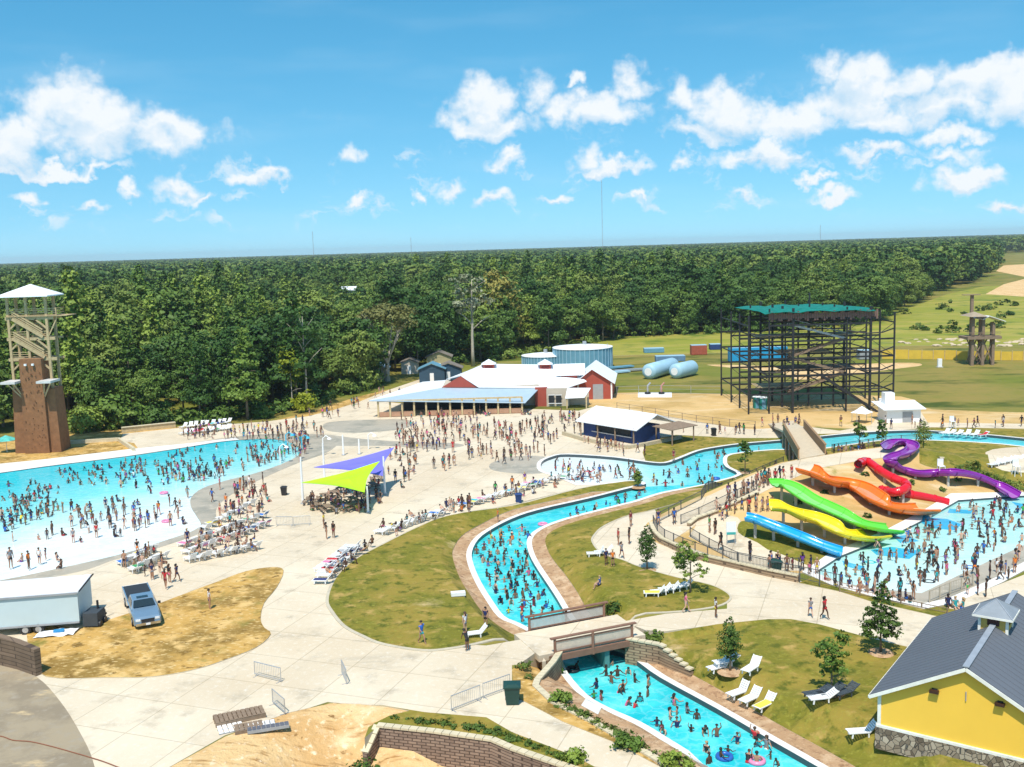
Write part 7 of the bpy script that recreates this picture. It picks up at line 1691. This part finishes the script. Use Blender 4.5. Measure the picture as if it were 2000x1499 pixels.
# named people in the foreground
NP = [(410,1192,'stand','white','navy','standing alone on the dry lawn','person in white top and dark shorts standing alone on the dry lawn',1.05,'tanned'),
 (824,1260,'walk','blue','teal','','person in blue shirt and teal shorts walking on the left lawn',1.08,'tanned'),
 (913,1273,'lean','black','black','','person in black stooping on the road edge left of the near footbridge',1.02,'brown'),
 (909,1238,'stand','white','grey','','person in white top standing just behind the stooping person in black',1.0,'light'),
 (949,1228,'stand','navy','black','','person in navy standing on the river bank by the upper railing',1.0,'tanned'),
 (1583,1207,'walk','grey','blue','','shorter person in grey top and blue shorts walking on the curving path',.92,'light'),
 (1610,1211,'walk','red','red','','person in red striding along the curving path',1.08,'dark'),
 (1398,1208,'stand','white','yellow','','person in bright yellow shorts standing on the path past the footbridge',.98,'brown'),
 (1340,1198,'walk','pink','grey','','person in pale pink top walking at the lawn corner past the footbridge',.98,'light'),
 (1171,1146,'sit','blue','navy','','person in blue sitting on the lawn inside the path loop',1.0,'light'),
 (1184,1106,'stand','navy','black','','person in dark clothes beside the sunbeds on the lawn corner',.95,'brown'),
 (1197,1108,'stand','orange','black','','person in orange top beside the sunbeds on the lawn corner',.95,'tanned'),
 (1214,1092,'walk','grey','navy','','person in grey top stepping onto the path loop',.95,'tanned'),
 (1208,1066,'stand','red','black','','person in red standing alone inside the path loop',1.0,'tanned'),
 (1229,1064,'stand','black','navy','','person in black left of the slim leaning tree',1.0,'brown'),
 (1232,1030,'stand','maroon','grey','','person in maroon at the top of the path loop',1.0,'tanned'),
 (1386,1042,'stand','green','white','','person in bright green shirt on the lower slide terrace',1.05,'tanned'),
 (1397,1046,'stand','black','black','','person in black beside the one in green shirt on the terrace',1.0,'brown'),
 (1408,1078,'walk','black','black','','person in black walking inside the terrace fence left of the notice board',1.1,'brown'),
 (1465,1098,'stand','black','navy','','person in black standing inside the fence right of the notice board',1.15,'dark'),
 (1286,1028,'stand','navy','blue','','person in navy at the foot of the queue ramp',1.05,'tanned'),
 (1317,1026,'stand','blue','navy','','person in blue at the gate of the queue ramp',1.05,'brown'),
 (1852,1186,'sit','navy','navy','','person in navy sitting on the low wooden fence by the yellow building',1.1,'dark'),
 (1866,1190,'sit','teal','teal','','person in light teal sitting next to the one in navy',1.05,'light'),
 (1880,1192,'sit','teal','blue','','person in darker teal sitting closest to the grey roof',1.05,'tanned'),
 (638,1054,'stand','black','black','','person in black, left one of the pair below the shade sails',1.05,'tanned'),
 (652,1052,'stand','black','maroon','','person in black, right one of the pair below the shade sails',1.05,'brown'),
 (633,1033,'stand','yellow','navy','','person in yellow shirt behind the pair below the shade sails',1.0,'tanned'),
 (22,1112,'stand','grey','black','','tall person in grey top standing on the pool edge behind the trailer',1.25,'tanned'),
 (57,1114,'stand','orange','black','','person in bright orange shirt on the pool edge behind the trailer',1.1,'brown'),
 (78,1104,'stand','white','navy','','person in navy shorts right of the one in orange',1.0,'light'),
 (90,1096,'stand',None,'pink','','child in pink right of the navy shorts behind the trailer',.75,'light'),
 (112,1098,'sit',None,'navy','','person in navy sitting at the water edge behind the trailer',1.0,'light'),
 (120,1112,'sit',None,'black','','person in black squatting at the trailer roof corner',1.0,'brown'),
 (324,1152,'walk','red','maroon','','person in red walking between truck and sunbeds',1.1,'tanned'),
 (332,1140,'stand','black','pink','','person in black top and pink shorts near the sunbeds behind the truck',1.05,'tanned'),
 (346,1138,'walk','navy','navy','','person in navy walking by the edge of the dry lawn',1.0,'brown'),
 (298,1134,'stand','navy','grey','','person in navy beside the pickup truck',1.0,'tanned'),
 (367,1068,'stand','navy','navy','','person in navy standing on the ramp edge of the wave pool',1.1,'tanned'),
 (269,1085,'stand','black','orange','','person in orange shorts on the ramp edge, left one',.95,'light'),
 (292,1088,'stand',None,'green','','person in green shorts on the ramp edge, right one',.9,'tanned'),
 (430,958,'stand','pink','pink','','person in pink on the curved ramp of the wave pool',1.0,'light'),
 (415,982,'walk','blue','navy','','person in blue walking on the wide part of the pool ramp',1.0,'brown'),
 (470,960,'stand','orange','orange','','person in orange on the stepped edge near the pool ramp',1.0,'tanned'),
 (1316,902,'stand','maroon','red','','person in maroon on the grass edge above the wide river',1.0,'tanned'),
 (885,885,'stand','red','red','','person in bright red alone among the plaza crowd',1.15,'tanned'),
 (973,1022,'stand','orange','navy','','person in orange on the grass strip by the river bend',.95,'tanned')]
for (x, y, k, tp, bt, z, lb, s, tn) in NP: person(x, y, k, z, tp, bt, 'ground' if not (100 < x < 125 and y > 1090) else 'ground', None, s, tn, lb)
SEE = 'in the near river below the footbridge'
RV = [(1122,1300),(1197,1297),(1184,1317),(1226,1312),(1194,1332),(1165,1342),(1160,1362),(1174,1364),(1217,1347),(1208,1350),(1267,1337),(1265,1357),(1222,1375),(1238,1380),(1317,1375),(1322,1393),(1309,1402),(1342,1390),(1361,1402),(1283,1416),(1292,1424),(1288,1439),(1350,1427),(1375,1430),(1400,1436),(1322,1418),(1380,1467),(1422,1472),(1408,1482),(1474,1440),(1486,1456),(1497,1460),(1460,1487),(1478,1490),(1385,1489),(1240,1330),(1206,1318),(1300,1430),(1250,1368),(1440,1450),(1505,1480),(1520,1492)]
for i, (x, y) in enumerate(RV):
    person(x, y+3, g.choice(['wade','wade','stand','wave','lean']), ('just below the near footbridge' if y < 1350 else ('midway down the near river' if y < 1420 else 'at the bottom end of the near river')), None, g.choice(['black','navy','red','white','navy','pink','black','teal']), 'water')
def zr(x, y): return 'in the long river bend' if y < 1130 else 'in the river above the footbridge'
fill([(930,1080),(950,1055),(1010,1030),(1040,1040),(1025,1075),(1040,1120),(1075,1180),(1090,1200),(1030,1222),(1000,1215),(960,1160)], 86, zr, 'water', ['wade','wade','stand','lean','wave'], .9, .35)
fill([(1085,1015),(1250,960),(1290,962),(1120,1018)], 16, 'in the straight river stretch', 'water', ['wade','stand'], 1, .4)
fill([(1240,945),(1310,915),(1380,890),(1470,876),(1500,880),(1415,893),(1410,915),(1435,930),(1390,943),(1300,960)], 36, 'in the wide river mouth', 'water', ['wade','stand','lean'], 1, .4)
fill([(1080,905),(1200,903),(1260,915),(1250,935),(1150,942),(1085,930)], 30, 'in the white beach pool', 'pool', ['stand','walk','lean','sit'], 1, .5)
def zw(x, y):
    a = 'left' if x < 130 else ('middle' if x < 290 else 'right');
    return f"in the {'deep' if y < 985-(x)*.1 else 'shallow'} {a} wave pool"
fill([(-5,955),(130,918),(380,880),(440,872),(560,868),(580,885),(490,922),(400,945),(300,955),(180,990),(100,1010),(0,1045)], 250, zw, 'wave', ['wade','stand','lean','walk','wave','lean','sit'], .7, .68)
fill([(130,1000),(300,962),(385,955),(362,985),(375,1020),(300,1045),(170,1060)], 52, zw, 'wave', ['stand','sit','walk','lean','stand'], 1, .6)
fill([(0,1045),(130,1010),(170,1060),(120,1095),(0,1110)], 9, zw, 'wave', ['stand','sit'], 1, .3)
fill([(415,862),(470,842),(590,826),(640,850),(600,880),(590,905),(540,900),(560,868)], 84, 'at the far end of the wave pool', 'ground', ['stand','walk','stand','wave'], .8, .5)
fill([(360,862),(420,858),(430,840),(350,845)], 22, 'by the sunbeds past the wave pool', 'ground', ['stand','sit'], .8, .4)
fill([(560,830),(600,812),(700,780),(760,765),(790,770),(720,800),(640,822)], 20, 'on the sloping path to the cabins', 'ground', ['walk','stand'], .8, .5)
fill([(785,820),(860,815),(920,822),(930,880),(800,885),(760,850)], 92, 'in front of the restaurant porch', 'ground', ['stand','walk','stand','lean'], .8, .5)
fill([(925,828),(1060,830),(1100,870),(1060,895),(990,910),(900,900)], 84, 'between restaurant and kiosk', 'ground', ['stand','walk','stand'], .8, .5)
fill([(1040,815),(1130,812),(1135,845),(1090,870),(1040,860)], 34, 'beside the navy kiosk', 'ground', ['stand','walk','sit'], .8, .5)
fill([(1140,866),(1240,878),(1270,872),(1260,895),(1150,888)], 16, 'in front of the navy kiosk', 'ground', ['stand','walk'], .8, .5)
fill([(840,905),(890,905),(890,925),(840,925)], 8, 'on the open plaza', 'ground', ['stand'], .9, .6)
fill([(870,985),(920,985),(920,1005),(870,1005)], 12, 'in the group by the lawn kerb', 'ground', ['stand','stand','sit'], .7, .6)
fill([(755,890),(810,880),(815,905),(800,960),(760,950)], 26, 'right of the shade sails', 'ground', ['stand','sit','stand'], .8, .5)
fill([(600,975),(700,960),(740,940),(745,985),(710,1005),(610,1005)], 46, 'in the shade under the sails', 'ground', ['sit','stand','sit'], .7, .5)
fill([(440,960),(520,945),(530,1000),(505,1050),(430,1050),(420,1000)], 48, 'among the sunbeds below the pool ramp', 'ground', ['stand','walk','sit'], .9, .5)
fill([(360,1060),(500,1030),(500,1080),(370,1100)], 26, 'in the lower sunbed rows', 'bed', ['lie','sit','sit'], 1, .3)
fill([(240,1110),(300,1085),(330,1110),(290,1135)], 14, 'by the sunbeds behind the truck', 'ground', ['sit','stand'], 1, .4)
fill([(640,1110),(710,1070),(735,1070),(700,1100),(650,1135)], 10, 'on the sunbeds at the lawn bend', 'bed', ['lie','sit'], 1, .3)
fill([(740,1040),(860,1000),(900,1000),(770,1052)], 12, 'along the left lawn kerb', 'bed', ['lie','sit','sit'], 1, .3)
fill([(930,975),(1060,935),(1180,935),(1060,962),(950,990)], 24, 'by the kerb near the beach pool', 'ground', ['stand','sit','sit'], 1, .4)
def zs_(x, y): return 'in the slide pool '+('below the blue slide' if x < 1720 else ('near the slide ends' if y < 1050 else ('in the middle' if x < 1850 else 'by the right edge')))
fill([(1660,1105),(1750,1060),(1830,1020),(1880,992),(2000,985),(2000,1060),(1900,1105),(1800,1150),(1700,1140),(1640,1130)], 108, zs_, 'pool', ['stand','wade','walk','lean','sit','stand'], 1, .45)
fill([(1880,1130),(1990,1085),(2000,1120),(1960,1165),(1890,1180)], 16, 'on the deck right of the slide pool', 'ground', ['stand','walk'], 1, .4)
fill([(1415,978),(1480,945),(1560,905),(1610,888),(1625,897),(1580,922),(1500,955),(1430,985)], 62, 'queueing at the top of the slides', 'ground', ['stand','stand','walk'], .7, .5)
fill([(1625,892),(1740,876),(1745,884),(1640,902)], 20, 'on the terrace above the red slide', 'ground', ['stand'], .7, .3)
fill([(1395,1005),(1500,985),(1510,1000),(1450,1010),(1410,1020)], 16, 'on the upper steps by the blue slide', 'ground', ['stand','walk'], .8, .4)
fill([(1480,1110),(1590,1118),(1600,1126),(1500,1122)], 10, 'along the fence below the blue slide', 'ground', ['stand'], .8, .2)
fill([(1600,1130),(1720,1160),(1800,1176),(1790,1184),(1640,1150)], 18, 'on the rail at the near pool edge', 'ground', ['stand','sit'], .8, .4)
fill([(1480,830),(1560,825),(1600,845),(1510,850)], 16, 'at the far end of the plank bridge', 'ground', ['stand','walk'], .8, .4)
fill([(1620,835),(1700,828),(1900,826),(2000,830),(2000,836),(1700,842)], 20, 'on the far path behind the river', 'ground', ['stand','walk'], .8, .5)
fill([(1320,835),(1480,850),(1470,856),(1330,846)], 10, 'on the white path right of the kiosk', 'ground', ['stand','walk'], .8, .3)
fill([(860,815),(1000,806),(1040,812),(880,820)], 14, 'under the restaurant porch', 'ground', ['stand','sit'], .7, .4)

def unlit_sort(s): return -(s['s']*(s['py']-480))
SPECS = [s for s in SPECS if 0 <= s['px'] <= 2000]
SPECS.sort(key=lambda s: (not s['man'], unlit_sort(s)))
IND_P, CROWD = SPECS[:298], SPECS[298:]
def transform(s): return Matrix.Translation((s['x'], s['y'], s['z'])) @ Matrix.Rotation(s['rz'], 4, 'Z') @ Matrix.Scale(s['s'], 4)
def setmat(o, m): o.material_slots[0].link = 'OBJECT'; o.material_slots[0].material = m
VERB = {'stand':'standing','walk':'walking','wade':'wading','wave':'waving','lean':'stooping','sit':'sitting','lie':'lying'}
GARM = {'shirt':'top','suit':'swimsuit','trunks':'trunks'}
for s in IND_P:
    K = KINDS[s['kind']]; o = bpy.data.objects.new('person', K['body']); COL.objects.link(o); setmat(o, M_(SKINS, s['skin'], 'skin_')); o.matrix_world = transform(s)
    lb = s['label'] or f"{'child' if s['s'] < .85 else 'person'} in {s['top'] or s['bottom']} {GARM[s['outfit']]} {VERB[s['kind']]} {s['zone']}"
    tag(o, lb, 'person', 'people '+(s['zone'] or 'standing and walking on the lawns and paths')); o['_s'] = 1
    def part(nm, me, m): c = bpy.data.objects.new(nm, me); COL.objects.link(c); c.parent = o; setmat(c, m)
    part('hair', K['long' if s['long'] else 'hair'], M_(HAIRS, s['hair'], 'hair_'))
    if s['outfit'] == 'suit': part('swimsuit', K['suit'], M_(CLOTH, s['bottom'], 'cloth_'))
    else: part('shorts', K['shorts'], M_(CLOTH, s['bottom'], 'cloth_'))
    if s['outfit'] == 'shirt': part('shirt', K['shirt'], M_(CLOTH, s['top'], 'cloth_'))
    del o['_s']
def crowd(specs):
    m, nt, b = newmat('crowd_colours'); at = nt.nodes.new('ShaderNodeAttribute'); at.attribute_name = 'col'; nt.links.new(at.outputs['Color'], b.inputs['Base Color']); b.inputs['Roughness'].default_value = .65
    cache = {}
    def arr(me):
        if me.name not in cache:
            v = np.empty(len(me.vertices)*3); me.vertices.foreach_get('co', v); v = v.reshape(-1, 3)
            ls = np.empty(len(me.loops), int); me.loops.foreach_get('vertex_index', ls); lt = np.empty(len(me.polygons), int); me.polygons.foreach_get('loop_total', lt); cache[me.name] = (v, ls, lt)
        return cache[me.name]
    VV, LL, TT, CC, n0 = [], [], [], [], 0
    for s in specs:
        K = KINDS[s['kind']]; mw = np.array(transform(s)); parts = [(K['body'], SKINS[s['skin']]), (K['long' if s['long'] else 'hair'], HAIRS[s['hair']])]
        parts.append((K['suit'], CLOTH[s['bottom']]) if s['outfit'] == 'suit' else (K['shorts'], CLOTH[s['bottom']]))
        if s['outfit'] == 'shirt': parts.append((K['shirt'], CLOTH[s['top']]))
        for me, c in parts:
            v, ls, lt = arr(me); VV.append(v @ mw[:3,:3].T + mw[:3,3]); LL.append(ls+n0); TT.append(lt); CC.append(np.tile(list(c)+[1.0], (len(lt), 1))); n0 += len(v)
    V = np.concatenate(VV); L = np.concatenate(LL); T = np.concatenate(TT); C = np.concatenate(CC)
    me = bpy.data.meshes.new('distant_crowd'); me.vertices.add(len(V)); me.vertices.foreach_set('co', V.ravel()); me.loops.add(len(L)); me.loops.foreach_set('vertex_index', L); me.polygons.add(len(T))
    st = np.concatenate([[0], np.cumsum(T)[:-1]]); me.polygons.foreach_set('loop_start', st); me.update(calc_edges=True)
    a = me.attributes.new('col', 'FLOAT_COLOR', 'FACE'); a.data.foreach_set('color', C.ravel()); me.materials.append(m); o = bpy.data.objects.new('distant_crowd', me); COL.objects.link(o)
    stuff(o, 'rest of the crowd of small far bathers on the plaza and in the far pool', 'crowd')
crowd(CROWD)
print('people', len(IND_P), len(CROWD))

# swim rings floating in the river
def ring_proto(c, nm):
    m = MB(); n, k = 24, 8; vs = []; fs = []
    for i in range(n):
        a = i*2*math.pi/n
        for j in range(k): b = j*2*math.pi/k; r = .42+.15*math.cos(b); vs.append((r*math.cos(a), r*math.sin(a), .15*math.sin(b)))
    for i in range(n):
        for j in range(k): fs.append((i*k+j, ((i+1) % n)*k+j, ((i+1) % n)*k+(j+1) % k, i*k+(j+1) % k))
    m.add(vs, fs); return m.build('swim_ring', mat('ring_'+nm, c, .3, .05, 2), None, True)
RP = [(ring_proto((.03,.12,.42),'blue'),'blue'), (ring_proto((.02,.02,.025),'black'),'black'), (ring_proto((.70,.25,.40),'pink'),'pink'), (ring_proto((.03,.40,.45),'teal'),'teal')]
for i, (x, y, k, w) in enumerate([(1415,1478,0,'at the bottom end of the near river'),(1478,1486,2,'at the bottom end of the near river'),(1118,1308,1,'under the left end of the near footbridge'),(1030,1220,3,'just above the near footbridge'),(1060,1024,2,'at the top of the river bend'),(1398,935,0,'in the wide river mouth'),(1365,890,3,'in the wide river mouth'),(320,963,2,'in the shallow part of the wave pool'),(325,1018,2,'at the right edge of the wave pool'),(1700,1100,3,'in the slide pool'),(1895,1110,0,'in the slide pool'),(1815,1138,1,'in the slide pool')]):
    o, nm = RP[k]; c = o if not USED.get(nm) else copy_tree(o); USED[nm] = 1; c.location = G(x, y, -.22) if x > 400 else P(x, y, .1)
    tag(c, f'{nm} swim ring floating {w}', 'swim ring', 'swim rings')

# ------------------------------------------------------------ labels: number those that are otherwise alike
ORD = ['first','second','third','fourth','fifth','sixth','seventh','eighth','ninth','tenth','eleventh','twelfth','thirteenth','fourteenth','fifteenth','sixteenth']
def finalize():
    bpy.context.view_layer.update(); by = {}
    for o in THINGS: by.setdefault(o['label'], []).append(o)
    for lb, os_ in by.items():
        if len(os_) > 1:
            if len(os_) <= 16:
                os_.sort(key=lambda o: proj(o.matrix_world.translation if o.type == 'EMPTY' or o.matrix_world.translation.length > 1 else Vector(o.bound_box[0]))[0])
                for i, o in enumerate(os_): o['label'] = lb+', '+ORD[i]+' from left'
            elif not os_[0].get('group'): print('NOGROUP', lb)
    for o in THINGS:
        if len(o['label'].split()) > 16: print('LONG', len(o['label'].split()), o['label'])
finalize()
# ------------------------------------------------------------ air
m = MB(); m.box((0, 3900, 30), (16000, 8200, 66)); hz = m.build('haze', DUMMY); hz.data.materials.clear()
hm = bpy.data.materials.new('thin_haze'); hm.use_nodes = True; nt = hm.node_tree; nt.nodes.clear(); ou = nt.nodes.new('ShaderNodeOutputMaterial'); pv = nt.nodes.new('ShaderNodeVolumePrincipled')
pv.inputs['Color'].default_value = (.88,.95,1.0,1); pv.inputs['Density'].default_value = .00010; pv.inputs['Anisotropy'].default_value = .2; nt.links.new(pv.outputs[0], ou.inputs['Volume']); hz.data.materials.append(hm)
stuff(hz, 'thin pale blue haze over the far forest', 'haze')
